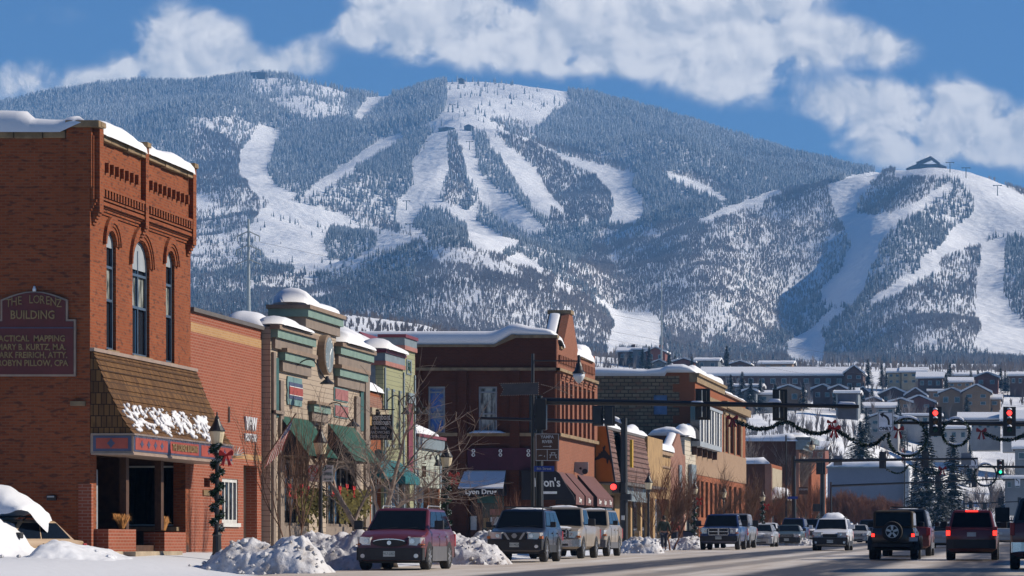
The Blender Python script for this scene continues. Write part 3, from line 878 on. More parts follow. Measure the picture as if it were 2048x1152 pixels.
for (kind, poly, c, a) in POLYS:
 m = inside(poly, jx, jy)
 if kind == 'open':
  for dx, dy in ((0,4),(0,8)): m |= inside(poly, jx + dx, jy - dy)
 if kind == 'open':
  DC[m] = c; DA[m] = a
 else:
  k = np.clip(1 + 1.5 * fbm(rxx / 26.0, ryy / 18.0,91,3),0.1,2.0)
  c = c * (.5 if c < .5 else 1)
  DC[m] = (c * k)[m]; DA[m] = (a * np.clip(1.05 + 1.6 * fbm(rxx / 18.0, ryy / 14.0,95,3),0.08,1.5))[m]
def cover(X, Y, Z):
 px = AX + X / Y * F; py = HY - (Z - ZC) * F / Y
 i = ((py - RY0) / RS).astype(int); j = ((px - RX0) / RS).astype(int)
 ok = (i >= 0) & (i < RH) & (j >= 0) & (j < RW)
 i = np.clip(i, 0, RH - 1); j = np.clip(j, 0, RW - 1)
 return np.where(ok, DC[i, j], 0), np.where(ok, DA[i, j], 0)

# ---- the land mesh
def np_mesh(name, V, Fc, mat, attr=None, smooth=False, parent=None):
 me = bpy.data.meshes.new(name)
 nv = len(V); nf = len(Fc); k = Fc.shape[1]
 me.vertices.add(nv); me.vertices.foreach_set('co', V.astype(np.float32).ravel())
 me.loops.add(nf * k); me.loops.foreach_set('vertex_index', Fc.astype(np.int32).ravel())
 me.polygons.add(nf)
 me.polygons.foreach_set('loop_start', np.arange(0, nf * k, k, dtype=np.int32))
 me.polygons.foreach_set('use_smooth', np.full(nf, smooth))
 if attr is not None:
  for an, av in attr.items():
   at = me.attributes.new(an, 'FLOAT', 'POINT')
   at.data.foreach_set('value', av.astype(np.float32))
 me.materials.append(MATS[mat] if isinstance(mat, str) else mat)
 me.update(calc_edges=True)
 me.validate()
 o = bpy.data.objects.new(name, me)
 COL.objects.link(o)
 if parent: o.parent = parent
 return o
def grid_faces(nr, nc):
 i, j = np.meshgrid(np.arange(nr - 1), np.arange(nc - 1), indexing='ij')
 a = (i * nc + j).ravel()
 return np.stack([a, a + 1, a + nc + 1, a + nc], 1)

m, nt, b = new_mat('mountain_snow')
geo = nt.nodes.new('ShaderNodeNewGeometry')
nz = N(nt, 'ShaderNodeTexNoise', {'Vector': geo.outputs['Position'], 'Scale': 0.05, 'Detail': 8.0, 'Roughness': 0.62})
vz = N(nt, 'ShaderNodeTexVoronoi', {'Vector': geo.outputs['Position'], 'Scale': 0.11}, feature='SMOOTH_F1')
h = math_(nt, 'ADD', math_(nt, 'MULTIPLY', vz.outputs[0], 0.8), nz.outputs[0])
setb(nt, b, col=mixc(nt, maprange(nt, nz.outputs[0], 0.35,0.65,0,1),(0.72,0.74,0.78),(0.82,0.83,0.84)), rough=0.8, spec=0.1, normal=bump(nt, h, 0.6,3.0))
MATS['mountain_snow'] = m
V = np.stack([GX.ravel(), GY.ravel(), TZ.ravel()], 1)
tag(np_mesh('mountain', V, grid_faces(len(YS), len(PX)), 'mountain_snow', smooth=True), kind='structure')

# ---- forests on the mountain
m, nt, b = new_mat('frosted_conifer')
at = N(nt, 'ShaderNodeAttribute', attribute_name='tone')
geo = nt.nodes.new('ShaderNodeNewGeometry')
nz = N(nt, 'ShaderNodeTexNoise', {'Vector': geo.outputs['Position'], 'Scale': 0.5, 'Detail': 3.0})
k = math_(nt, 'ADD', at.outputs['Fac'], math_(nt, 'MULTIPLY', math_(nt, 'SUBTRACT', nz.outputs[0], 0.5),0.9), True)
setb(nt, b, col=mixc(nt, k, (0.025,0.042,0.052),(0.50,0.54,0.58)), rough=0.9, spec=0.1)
MATS['frosted_conifer'] = m
m, nt, b = new_mat('bare_aspen')
at = N(nt, 'ShaderNodeAttribute', attribute_name='tone')
setb(nt, b, col=mixc(nt, at.outputs['Fac'], (0.19,0.15,0.13),(0.46,0.42,0.40)), rough=0.9, spec=0.1)
MATS['bare_aspen'] = m

rng = np.random.default_rng(5)
def scatter(n, y0, y1, which):
 # uniform over the fan of land in view
 Y = np.sqrt(rng.random(n) * (y1 * y1 - y0 * y0) + y0 * y0)
 px = rng.random(n) * 2300 - 120
 X = (px - AX) / F * Y
 Z = terrain_z(X, Y)
 dc, da = cover(X, Y, Z)
 d = dc if which == 'c' else da
 keep = rng.random(n) < d
 keep &= (Y < 6420)
 return X[keep], Y[keep], Z[keep]

def conifers(name, X, Y, Z, hmin, hmax, tiers=3, sides=5, rad=0.17, frost=None, mat='frosted_conifer'):
 n = len(X)
 H = (hmin + (hmax - hmin) * rng.random(n) ** 1.5) * (0.52 + 0.44 * np.clip((Y - 2800) / 2600,0,1)); R = H * rad * (0.8 + 0.4 * rng.random(n))
 A = rng.random(n) * 6.283
 vs = []; fs = []; tn = []
 base = 0
 tone = frost
 per = tiers * (sides + 1)
 VV = np.empty((n, per, 3)); q = 0
 FF = np.empty((n, tiers * sides, 3), int); fq = 0
 T = np.empty((n, per))
 lx = rng.normal(0,.02, n) * H; ly = rng.normal(0,.02, n) * H
 for t in range(tiers):
  zb = 0.02 + 0.30 * t / 1.0 * (3 / tiers) * 0.9
  zt = 1.0 if t == tiers - 1 else min(0.97, zb + 0.52)
  rr = 1.0 - 0.29 * t * (3 / tiers)
  for s_ in range(sides):
   a = A + 2 * pi * s_ / sides + t * 0.6
   rj = R * rr * (0.75 + 0.5 * rng.random(n))
   VV[:, q, 0] = X + rj * np.cos(a); VV[:, q, 1] = Y + rj * np.sin(a); VV[:, q, 2] = Z - 0.4 + H * (zb + 0.05 * rng.random(n))
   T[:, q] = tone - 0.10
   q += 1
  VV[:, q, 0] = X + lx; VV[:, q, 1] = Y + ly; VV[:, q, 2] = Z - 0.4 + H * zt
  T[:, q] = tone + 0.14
  b0 = t * (sides + 1)
  for s_ in range(sides):
   FF[:, fq] = [b0 + s_, b0 + (s_ + 1) % sides, b0 + sides]; fq += 1
  q += 1
 FF = FF + (np.arange(n) * per)[:, None, None]
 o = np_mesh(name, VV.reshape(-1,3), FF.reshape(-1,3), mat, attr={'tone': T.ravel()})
 return o
X, Y, Z = scatter(310000,2300,6450, 'c')
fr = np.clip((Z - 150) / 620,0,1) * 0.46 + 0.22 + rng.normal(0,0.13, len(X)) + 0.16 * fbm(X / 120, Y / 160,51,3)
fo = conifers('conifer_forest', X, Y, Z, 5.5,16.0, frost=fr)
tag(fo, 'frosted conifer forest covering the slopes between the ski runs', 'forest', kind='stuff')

def aspens(name, X, Y, Z, hmin, hmax, blades=6, wid=0.40, mat='bare_aspen', tone0=0.5):
 n = len(X)
 H = (hmin + (hmax - hmin) * rng.random(n)) * np.where(Y > 2400,.62 + .38 * np.clip((Y - 3600) / 1600,0,1),1)
 tone = np.clip(tone0 + rng.normal(0,.2, n) + 0.5 * fbm(X / 90, Y / 90,61,3),0,1)
 VV = np.empty((n, blades, 3,3)); T = np.empty((n, blades, 3))
 for k in range(blades):
  a = rng.random(n) * 6.283; sp = rng.random(n) * 0.26 * H * (0 if k == 0 else 1)
  b0 = (0.0 if k == 0 else 0.15 + 0.35 * rng.random(n)) * H
  tz = (1.0 if k == 0 else 0.6 + 0.38 * rng.random(n)) * H
  tx = X + sp * np.cos(a); ty = Y + sp * np.sin(a)
  w_ = wid * (0.7 + 0.6 * rng.random(n))
  VV[:, k, 0] = np.stack([X - w_, Y, Z - 0.3 + b0], 1)
  VV[:, k, 1] = np.stack([X + w_, Y, Z - 0.3 + b0], 1)
  VV[:, k, 2] = np.stack([tx, ty, Z + tz], 1)
  T[:, k, :] = tone[:, None]
 FF = np.arange(n * blades * 3).reshape(-1,3)
 return np_mesh(name, VV.reshape(-1,3), FF, mat, attr={'tone': T.ravel()})
X, Y, Z = scatter(520000,2300,6300, 'a')
ao = aspens('aspen_woods', X, Y, Z, 5.5,9.5, wid=0.32, blades=8)
tag(ao, 'bare grey brown aspen woods and brush on the lower slopes', 'aspen woods', kind='stuff')

# ================================================================ STREET GROUND
m, nt, b = new_mat('road_surface')
geo = nt.nodes.new('ShaderNodeNewGeometry')
sep = N(nt, 'ShaderNodeSeparateXYZ', {0: geo.outputs['Position']})
st = N(nt, 'ShaderNodeVectorMath', {0: geo.outputs['Position'], 1: (1.0,0.06,1.0)}, operation='MULTIPLY').outputs[0]
n1 = N(nt, 'ShaderNodeTexNoise', {'Vector': st, 'Scale': 1.1, 'Detail': 8.0, 'Roughness': 0.65})
n2 = N(nt, 'ShaderNodeTexNoise', {'Vector': geo.outputs['Position'], 'Scale': 0.35, 'Detail': 7.0, 'Roughness': 0.7})
tot = None
for (cx, w_, k_) in ((-12.9,1.35,1.0),(-10.0,.6,.5),(-6.4,1.5,1.0),(-2.4,1.3,.85),(1.4,.8,.6)):
 wob = math_(nt, 'MULTIPLY', math_(nt, 'SUBTRACT', n2.outputs[0], 0.5),0.8)
 d = math_(nt, 'ABSOLUTE', math_(nt, 'SUBTRACT', math_(nt, 'ADD', sep.outputs[0], wob), cx))
 g = maprange(nt, d, w_ * 0.5, w_ * 1.3, k_, 0.0, True)
 tot = g if tot is None else math_(nt, 'MAXIMUM', tot, g)
k = math_(nt, 'MULTIPLY', tot, maprange(nt, n1.outputs[0], 0.3,0.55,0.55,1.25), True)
snowc = mixc(nt, maprange(nt, n1.outputs[0], 0.35,0.68,0,1),(0.44,0.37,0.30),(0.66,0.62,0.57))
snowc = mixc(nt, maprange(nt, n2.outputs[0], 0.5,0.68,0,0.55), snowc, (0.34,0.27,0.21))
asph = mixc(nt, n1.outputs[0], (0.022,0.020,0.020),(0.07,0.06,0.052))
setb(nt, b, col=mixc(nt, k, snowc, asph), rough=mixc(nt, k, (0.7,0.7,0.7),(0.55,0.55,0.55)), spec=0.3, normal=bump(nt, n1.outputs[0], 0.35,0.03))
MATS['road_surface'] = m

def sheet(name, x0, x1, y0, y1, nx, ny, mat, dz=0.0, amp=0.0, seed=3):
 xs = np.linspace(x0, x1, nx + 1); ys = np.linspace(y0, y1, ny + 1)
 gx, gy = np.meshgrid(xs, ys)
 t = np.clip((-20.0 - gx) / 4.5,0,1)
 z = 0.0047 * gy + 0.5 * t * t * (3 - 2 * t) + dz
 if amp: z = z + amp * fbm(gx / 1.7, gy / 2.2, seed, 4)
 V = np.stack([gx.ravel(), gy.ravel(), z.ravel()], 1)
 o = np_mesh(name, V, grid_faces(ny + 1, nx + 1), mat, smooth=True)
 return tag(o, kind='structure')
sheet('snowy_ground', -140,60,30,331,250,150, 'snow', dz=-0.03, amp=0.05)
sheet('road', -19.6,9.0,30,331,12,60, 'road_surface', dz=0.02)
# the street runs on beyond, up to the turn at the foot of the hill
V = []
for i in range(12):
 Y = 331 + i * 20
 for X in (-19.0,-12,-5,2,8.5):
  V.append((X, Y, float(terrain_z(X, Y)) + 0.25))
tag(np_mesh('far_road', np.array(V), grid_faces(12,5), 'road_surface', smooth=True), kind='structure')
def recess_window(parent, Y0, Y1, Z0, Z1, X, depth=0.12, frame='dark_frame', glass='glass', rise=0.0, bars_y=(), bars_z=(), fw=0.06, sill=None, sillh=0.12, head=None, name='window', axis='x', sgn=-1, bar=0.035, label=None, panes=None):
 """window set into a wall opening.  axis x: wall faces +X and stands at X; axis y: wall faces -Y and stands at Y=X (sgn +1 goes inwards)"""
 a = arch(Y0, Y1, Z0, Z1, rise) if rise > 0 else rect(Y0, Y1, Z0, Z1)
 inner = inset(a, fw)
 d0 = X + sgn * depth; d1 = X + sgn * (depth - 0.06)
 mb = MB(); mb.plate(a, d0, d1, axis, [inner])
 for by in bars_y:
  y = lerp(Y0, Y1, by); mb.plate(rect(y - bar, y + bar, Z0 + fw * .5, Z1 - max(fw * .5, rise * .4)), d0 - sgn * .002, d1 + sgn * .01, axis)
 for bz in bars_z:
  z = lerp(Z0, Z1, bz); mb.plate(rect(Y0 + fw * .5, Y1 - fw * .5, z - bar, z + bar), d0 - sgn * .004, d1 + sgn * .004, axis)
 w_ = mb.build(name, frame, parent)
 if label: w_['label'] = label
 g = MB(); g.plate(inner, d0 - sgn * 0.0 + sgn * .02, d0 + sgn * .035, axis)
 g.build('pane', glass, w_)
 if panes:
  for (za, zb, gm) in panes:
   q = MB(); q.plate(rect(Y0 + fw, Y1 - fw, lerp(Z0, Z1, za), lerp(Z0, Z1, zb)), d0 + sgn * .012, d0 + sgn * .018, axis); q.build('pane', gm, w_)
 if sill:
  s_ = MB(); s_.plate(rect(Y0 - .1, Y1 + .1, Z0 - sillh, Z0 - .002), X + sgn * depth, X - sgn * .07, axis); s_.build('sill', sill, w_)
 return w_
def cornice(parent, Y0, Y1, Ztop, layers, A, name='cornice', near=True):
 """stepped bands running along a facade; layers: (height, projection, material)"""
 z = Ztop; c = None
 for i, (h, pr, mt) in enumerate(layers):
  mb = MB(); mb.box(-A - 0.02,-A + pr, Y0 - pr * .9, Y1 + pr * .9, z - h, z)
  o = mb.build(name if i == 0 else 'band', mt, parent if c is None else c)
  if c is None: c = o
  z -= h
 return c
def gooseneck(parent, Y, Z, A, out, drop, name='wall_lamp', mat='black_metal', size=0.2, top=None):
 """wall lamp: an iron arm curving out from the wall with a shade at its end"""
 t = thing(name, None, None, (-A, Y, Z)) if parent is None else None
 mb = MB(); top = out * .35 if top is None else top
 pts = [(-A + out * x, Y, Z + top * sin(pi * min(1, x * 1.1)) - (drop * max(0, x - .6) / .4)) for x in [i / 10 for i in range(11)]]
 mb.tube(pts, 0.022,5)
 mb.lathe([(0.09,-0.03),(0.09,0.03)], (-A + .01, Y, Z),8, 'x')
 p = pts[-1]
 arm = mb.build('arm', mat, parent or t)
 sh = MB(); sh.lathe([(0.03,0.12),(0.05,0.10),(0.07,0.02),(size, -0.12),(size, -0.14)], p, 10)
 sh.build('lamp_shade', mat, parent or t)
 return t

# ================================================================ NEAR BUILDINGS
# ---------- corner brick building (the one with the wooden shingle canopy)
A = 25.0; Y0 = FY(180); Y1 = FY(381)
GB = 0.8                                             # ground level here
b1 = thing('brick_building', 'tall orange brick corner building with arched windows and wooden shingle canopy', 'building', (-A, Y0, GB))
ztop = 11.86; zcor = 9.85
X_ = -A
win = [(213,232,463,700,222),(265,299,482,713,282),(332,349,503,726,340)]
holes = []; wdat = []
for (pa, pb, pt, pbm, pc) in win:
 ya, yb = FY(pa), FY(pb); yc = FY(pc)
 z1 = ZZ(pt, yc); z0 = ZZ(pbm, yc)
 rise = (yb - ya) / 2 * .85
 holes.append(arch(ya, yb, z0, z1, rise)); wdat.append((ya, yb, z0, z1, rise))
shop = (FY(193), FY(371), ZZ(1100, FY(193)),3.62)
holes.append(rect(*shop))
mb = MB()
mb.plate(rect(Y0, Y1, GB - .5, ztop),-A, -A - 0.35, 'x', holes)
# shaded side wall and the back walls
mb.plate(rect(-60,-A - .352, GB - .6, ztop), Y0, Y0 + 0.3, 'y')
mb.plate(rect(-60,-A - .352, GB - .6, ztop - .002), Y1 - 0.3, Y1, 'y')
mb.box(-60.3,-60, Y0, Y1, GB, ztop)
wall = mb.build('wall', 'lorenz_brick', b1)
mb = MB(); mb.box(-60,-A - .36, Y0 + .31, Y1 - .31, ztop - .9, ztop - .75); mb.build('roof', 'dark_coping', b1)
# corbelled upper band
mb = MB()
PR = 0.16
for i in range(4):
 mb.box(-A + .002,-A + PR * (i + 1) / 4, Y0 + .01 * i, Y1, zcor + i * .075, zcor + (i + 1) * .075)
mb.box(-A + .003,-A + PR * .55, Y0 + .02, Y1, zcor + .3, ztop - .05)
mb.build('corbel_table', 'lorenz_brick', wall)
mb = MB()
def pier(px, w_, zlow=zcor - .35):
 y = FY(px, A - .15)
 mb.box(-A - .12,-A + PR + .06, y - w_ / 2, y + w_ / 2, zlow + .32, ztop + .18)
 for i in range(4):
  mb.box(-A + .001,-A + (PR + .06) * (i + 1) / 5, y - w_ / 2 + .03, y + w_ / 2 - .03, zlow + i * .08, zlow + (i + 1) * .08)
 return y
pl = [pier(198,.34), pier(290,.30), pier(385,.34)]
build_each(mb, 'brick_pier', 'lorenz_brick', wall)
# recessed panels of the parapet : dentils and cross marks
mb = MB()
n = 0
y = Y0 + .55
while y < Y1 - .4:
 if abs(y - pl[1]) > .35:
  zz = 10.95
  mb.box(-A + .05,-A + PR + .03, y, y + .10, zz, zz + .26)
 y += .46
y = Y0 + .5
while y < Y1 - .4:
 if abs(y - pl[1]) > .3:
  mb.box(-A + .05,-A + PR + .045, y, y + .12, zcor + .42, zcor + .62)
 y += .26
for (ya, yb) in ((pl[0] + .2, pl[1] - .18),(pl[1] + .18, pl[2] - .2)):
 mb.box(-A + .05,-A + PR + .05, ya, yb, zcor + .62, zcor + .70)
 mb.box(-A + .05,-A + PR + .03, ya, yb, zcor + .20, zcor + .27)
 mb.box(-A + .05,-A + PR + .02, ya, yb, zcor + .34, zcor + .39)
build_each(mb, 'dentils', 'lorenz_brick', wall)
# coping blocks
mb = MB(); random.seed(3)
for (ya, yb) in ((pl[0] + .2, pl[1] - .17),(pl[1] + .17, pl[2] - .2)):
 y = ya
 while y < yb - .1:
  l = min(.62 + random.random() * .25, yb - y)
  j = random.random() * .03
  mb.box(-A - .42,-A + PR + .05 + j, y + .008, y + l - .008, ztop - .12 - j, ztop + .03 + j); y += l
x = -60
while x < -A - .7:
 l = .6 + random.random() * .35; j = random.random() * .03
 mb.box(x + .01, min(x + l, -A - .62) - .01, Y0 - .06 - j, Y0 + .36, ztop - .12 - j, ztop + .05 + j); x += l
for y, w_ in zip(pl, (.42,.36,.4)):
 mb.box(-A - .2,-A + PR + .12, y - w_ / 2, y + w_ / 2, ztop + .18, ztop + .32)
mb.box(-A - .62,-A + PR + .10, Y0 - .10, Y0 + .30, ztop + .15, ztop + .33)
mb.build('coping', 'coping_stone', b1, bevel=.02)
mb = MB(); mb.box(-A - .60,-A + .05, Y0 - .05, Y0 + .30, zcor + .6, ztop + .15); mb.build('corner_pier', 'lorenz_brick', wall)
# window hoods and windows
for i, (ya, yb, z0, z1, rise) in enumerate(wdat):
 mb = MB()
 for (g, pr) in ((.02,.03),(.14,.06),(.22,.09)):
  w2 = (yb - ya) / 2 + g; c = (ya + yb) / 2
  o_ = [(c + (w2 + .10) * cos(t), z1 - rise + (rise + g + .18) * sin(t)) for t in [k * pi / 10 for k in range(11)]]
  i_ = [(c + w2 * cos(t), z1 - rise + (rise + g) * sin(t)) for t in [pi - k * pi / 10 for k in range(11)]]
  mb.plate(o_ + i_, -A + .001,-A + pr, 'x')
 build_each(mb, 'arch', 'lorenz_brick', wall)
 bars = (.5,) if i == 1 else ()
 wn = recess_window(b1, ya, yb, z0, z1,-A, .14, 'blue_frame', 'glass', rise, bars, (.42,.70),.07, 'coping_stone', .12,
     panes=[(.43,.69, 'curtain_glass')])
 fl = MB(); fl.plate([(a, b) for (a, b) in arch(ya + .05, yb - .05, z1 - rise * 1.15, z1 - .05, rise * .95)], -A - .13,-A - .10, 'x'); fl.build('lintel_panel', 'window_grey', wn)
# shingle canopy
prof = [SP(183,699, Y0), SP(193,722, Y0), SP(203,750, Y0),(SP(226,801, Y0)), SP(247,842, Y0), SP(266,868, Y0)]
mb = MB(); Yc1 = FY(388)
mb.plate([(-A + .003, prof[0][1])] + prof + [(-A + .003, prof[-1][1])], Y0 + .01, Y0 + .06, 'y')
mb.plate([(-A + .003, prof[0][1])] + prof + [(-A + .003, prof[-1][1])], Yc1 - .06, Yc1, 'y')
build_each(mb, 'canopy_end', 'shingle', b1)
mb = MB()
nseg = 12; pp = []
for i in range(nseg + 1):
 t = i / nseg * (len(prof) - 1); k = min(int(t), len(prof) - 2); f = t - k
 pp.append((lerp(prof[k][0], prof[k + 1][0], f), lerp(prof[k][1], prof[k + 1][1], f)))
for i in range(nseg):        # overlapping courses
 (xa, za),(xb, zb) = pp[i], pp[i + 1]
 mb.add([(xa, Y0, za),(xb + .035, Y0, zb),(xb + .035, Yc1, zb),(xa, Yc1, za),(xb, Y0, zb - .02),(xb, Yc1, zb - .02)], [(0,1,2,3),(1,4,5,2)])
can = mb.build('canopy', 'shingle', b1)
mb = MB(); mb.box(-A + .002,-A + .12, Y0 - .03, Yc1, prof[0][1] - .04, prof[0][1] + .05); mb.build('ridge_board', 'tan_edge', can)
# snow stuck on the canopy : small clumps
random.seed(11)
mb = MB(); mb.sm = True
for c in range(620):
 t = random.random()
 lane = random.choice([0.06,.12,.2,.3,.36,.42,.52,.58,.64,.74,.8,.86]) + random.gauss(0,.022)
 k = 7.6 + 4.2 * random.random() * (0.5 + .5 * sin(lane * 23) ** 2)
 y = lerp(Y0 + .3, Yc1 - .3, lane) + random.gauss(0,.12)
 i = min(nseg - .01, k); kk = int(i); f = i - kk
 x = lerp(pp[kk][0], pp[kk + 1][0], f); z = lerp(pp[kk][1], pp[kk + 1][1], f)
 r = random.uniform(.025,.085)
 mb.lathe([(r * .2, r * .8),(r * .75, r * .45),(r, 0),(r * .8,-r * .5),(r * .3,-r * .8)], (x + r * .35, y, z + r * .3),6)
cs = mb.build('snow_clumps', 'roof_snow', can)
rm = cs.modifiers.new('melt', 'REMESH'); rm.mode = 'VOXEL'; rm.voxel_size = .028; rm.use_smooth_shade = True; tag(cs, kind='stuff'); cs.modifiers.new('soft', 'SMOOTH').iterations = 2
# icicle row along the eave
mb = MB()
y = Y0 + .1
while y < Yc1 - .1:
 l = random.uniform(.06,.16); x = prof[-1][0] + .05
 mb.add([(x - .012, y - .012, prof[-1][1] + .02),(x + .012, y - .012, prof[-1][1] + .02),(x, y + .014, prof[-1][1] + .02),(x, y, prof[-1][1] - l)], [(0,1,3),(1,2,3),(2,0,3)])
 y += random.uniform(.05,.14)
tag(mb.build('icicles', 'white_glass', can), kind='stuff')
# fascia band below the canopy
xo = prof[-1][0]; zt = ZZ(869, Y0); zb = ZZ(904, Y0)
mb = MB(); mb.box(-A + .004, xo - .001, Y0 + .02, Yc1 - .02, zb - .02, zt + .01)
fas = mb.build('fascia', 'tan_edge', b1)
mb = MB(); mb.box(-A + .03, xo + .03, Y0 - .02, Yc1, zb - .07, zb - .02); mb.box(-A + .03, xo + .05, Y0 - .03, Yc1, zt - .01, zt + .03); mb.build('trim', 'tan_edge', fas)
mb = MB(); mb.plate(rect(-A + .08, xo - .05, zb + .02, zt - .03), Y0 + .019, Y0 - .004, 'y'); mb.plate(rect(Y0 + .05, Yc1 - .05, zb + .02, zt - .03), xo, xo + .012, 'x')
mb.build('blue_border', 'sign_blue', fas)
mb = MB(); mb.plate(rect(-A + .16, xo - .13, zb + .09, zt - .09), Y0 - .004, Y0 - .012, 'y')
segs = [(Y0 + .12, FY(334,23.9)),(FY(337,23.9), FY(396,23.9)),(FY(399,23.9), Yc1 - .1)]
for (a_, b_) in segs: mb.plate(rect(a_ + .06, b_ - .06, zb + .07, zt - .07), xo + .012, xo + .02, 'x')
mb.build('red_panel', 'sign_red', fas)
mb = MB()
def diamond(c, z, w_, h): return [(c - w_, z),(c - w_ * .4, z + h * .45),(c, z + h),(c + w_ * .4, z + h * .45),(c + w_, z),(c + w_ * .4, z - h * .45),(c, z - h),(c - w_ * .4, z - h * .45)]
zm = (zt + zb) / 2
mb.plate(diamond(-A + .55, zm, .11,.13), Y0 - .012, Y0 - .02, 'y')
for si in (0,2):
 a_, b_ = segs[si]
 k = 4 if si == 0 else 3
 for i in range(k): mb.plate(diamond(lerp(a_, b_, (i + 1) / (k + 1)), zm, .16,.11), xo + .02, xo + .028, 'x')
build_each(mb, 'ornament', 'sign_blue', fas)
text_mesh('THE LORENZ BUILDING', .24, 'gold', fas, 'x', (xo + .03,(segs[1][0] + segs[1][1]) / 2, zm), squeeze=1.0, bold=.01, depth=.012)
# shop front, set back under the canopy
sy0, sy1, sz0, sz1 = shop
mb = MB(); mb.box(-A - 3.1,-A - 3.0, sy0 - .3, sy1 + .3, sz0, sz1 + .3); mb.build('shop_wall', 'black_board', b1)  # back wall coloured black to stand for the deep shade under the canopy
mb = MB(); mb.box(-A - 3.0,-A - .36, sy0 - .35, sy0 - .3, sz0, sz1); mb.box(-A - 3.0,-A - .36, sy1 + .3, sy1 + .35, sz0, sz1)
mb.box(-A - 3.0,-A - .34, sy0 - .3, sy1 + .3, sz1 + .02, sz1 + .1); mb.box(-A - 3.0,-A + .1, sy0, sy1, sz0 - .3, sz0 + .12)
mb.build('porch', 'brown_wood', b1)
yw = Y1 - .37
mb = MB(); mb.box(-A - 3.0,-A - .37, yw + .0, yw + .06, sz0, sz1 + .02); mb.build('side_panel', 'brown_wood', b1)
recess_window(b1, XX(254, yw), XX(357, yw), ZZ(1052, yw), ZZ(932, yw), yw - .12,.1, 'white_trim', 'glass', bars_y=(), fw=.05, name='shop_window', axis='y', sgn=1)
mb = MB(); mb.box(-A - .9,-A - .8, sy0 + .5, sy0 + .64, sz0 + .1, sz1 - .1); mb.box(-A - .2,-A - .08, sy0 + .18, sy0 + .38, sz0 + .1, sz1 - .5); build_each(mb, 'door_frame', 'window_grey', b1)
mb = MB(); mb.box(XX(254, yw), XX(362, yw), yw - .5, yw - .14, ZZ(1062, yw), ZZ(1054, yw)); mb.build('window_ledge', 'coping_stone', b1)
mb = MB()
for p in (244,314):
 y = FY(p, 24.95); mb.box(-A + .02,-A + .2, y - .13, y + .13, ZZ(1060, y), sz1 - .02)
build_each(mb, 'post', 'brown_wood', b1)
for (pa, pb, ptop, pbot) in ((217,272,1058,1116),(329,372,1064,1111)):
 ya, yb = FY(pa, 24.62), FY(pb, 24.62)
 mb = MB(); zt_ = ZZ(ptop, ya); mb.plate(rect(-25.55,-24.62, ya, yb) if False else [(-25.2, ya),(-24.62, ya),(-24.62, yb),(-25.2, yb)], ZZ(pbot, ya) - .3, zt_, 'z', [[(-25.12, ya + .08),(-24.70, ya + .08),(-24.70, yb - .08),(-25.12, yb - .08)]])
 pt = build_each(mb, 'planter', 'vfw_brick', b1)[0]
 mb = MB(); mb.box(-25.12,-24.70, ya + .08, yb - .08, zt_ - .3, zt_ - .08); mb.build('soil', 'bark', pt)
mb = MB()
mb.box(-25.2,-24.25, FY(195,24.3), FY(243,24.3),.6, ZZ(1103, FY(205,24.3)))
mb.box(-25.2,-24.05, FY(268,24.1), FY(362,24.1),.6, ZZ(1103, FY(280,24.1)))
mb.box(-25.0,-23.7, FY(226,23.8), FY(375,23.8),.6, ZZ(1119, FY(250,23.8)))
build_each(mb, 'step', 'concrete', b1, bevel=.02)
mb = MB(); mb.box(-25.3,-24.96, Y0 - .01, Y0 + .16, GB - .3, ZZ(968, Y0)); mb.build('lower_pier', 'vfw_brick', wall)
mb = MB(); mb.plate(rect(*[SP(143,0, Y0)[0], SP(172,0, Y0)[0]], ZZ(812, Y0), ZZ(803, Y0)), Y0 - .12, Y0 + .01, 'y'); build_each(mb, 'ledge', 'coping_stone', wall)
# old faded painted patches on the side wall
m, nt, b = new_mat('faded_paint')
bt = N(nt, 'ShaderNodeTexBrick', {'Vector': uvn(nt), 'Color1': (0.42,0.24,0.17,1), 'Color2': (0.36,0.19,0.13,1), 'Mortar': (.3,.17,.11,1), 'Scale': 1.0, 'Mortar Size': .012, 'Brick Width': .215, 'Row Height': .075})
setb(nt, b, col=bt.outputs[0], rough=.9); MATS['faded_paint'] = m
# snow on the roof edge
snow_heap('parapet_snow', b1, [(-A - .05, pl[0] + .22, ztop + .02),(-A - .05, pl[1] - .16, ztop + .02)],   .75,.42, lat=(1,0), seed=2, seg=.15)
snow_heap('parapet_snow', b1, [(-A - .05, pl[1] + .16, ztop + .02),(-A - .05, pl[2] - .16, ztop + .02)], .75,.36, lat=(1,0), seed=4, seg=.15)
snow_heap('parapet_snow', b1, [(-61, Y0 + .35, ztop + .04),(-A - .75, Y0 + .35, ztop + .04),(-A - .2, Y0 + .35, ztop + .3)], 1.0, lambda t: .56 if t < .96 else .40, lat=(0,1), seed=6, seg=.2, rough=.12)
# wall light
t = thing('wall_light', 'small grey floodlight fixed on the shaded brick side wall', 'wall light', (XX(105, Y0), Y0, ZZ(995, Y0)))
mb = MB(); mb.box(t.location.x - .12, t.location.x + .12, Y0 - .14, Y0 + .0, t.location.z - .08, t.location.z + .06); mb.build('housing', 'black_metal', t, bevel=.02)
mb = MB(); mb.box(t.location.x - .09, t.location.x + .09, Y0 - .16, Y0 - .1, t.location.z + .0, t.location.z + .04); mb.build('lens', 'grey_metal', t)
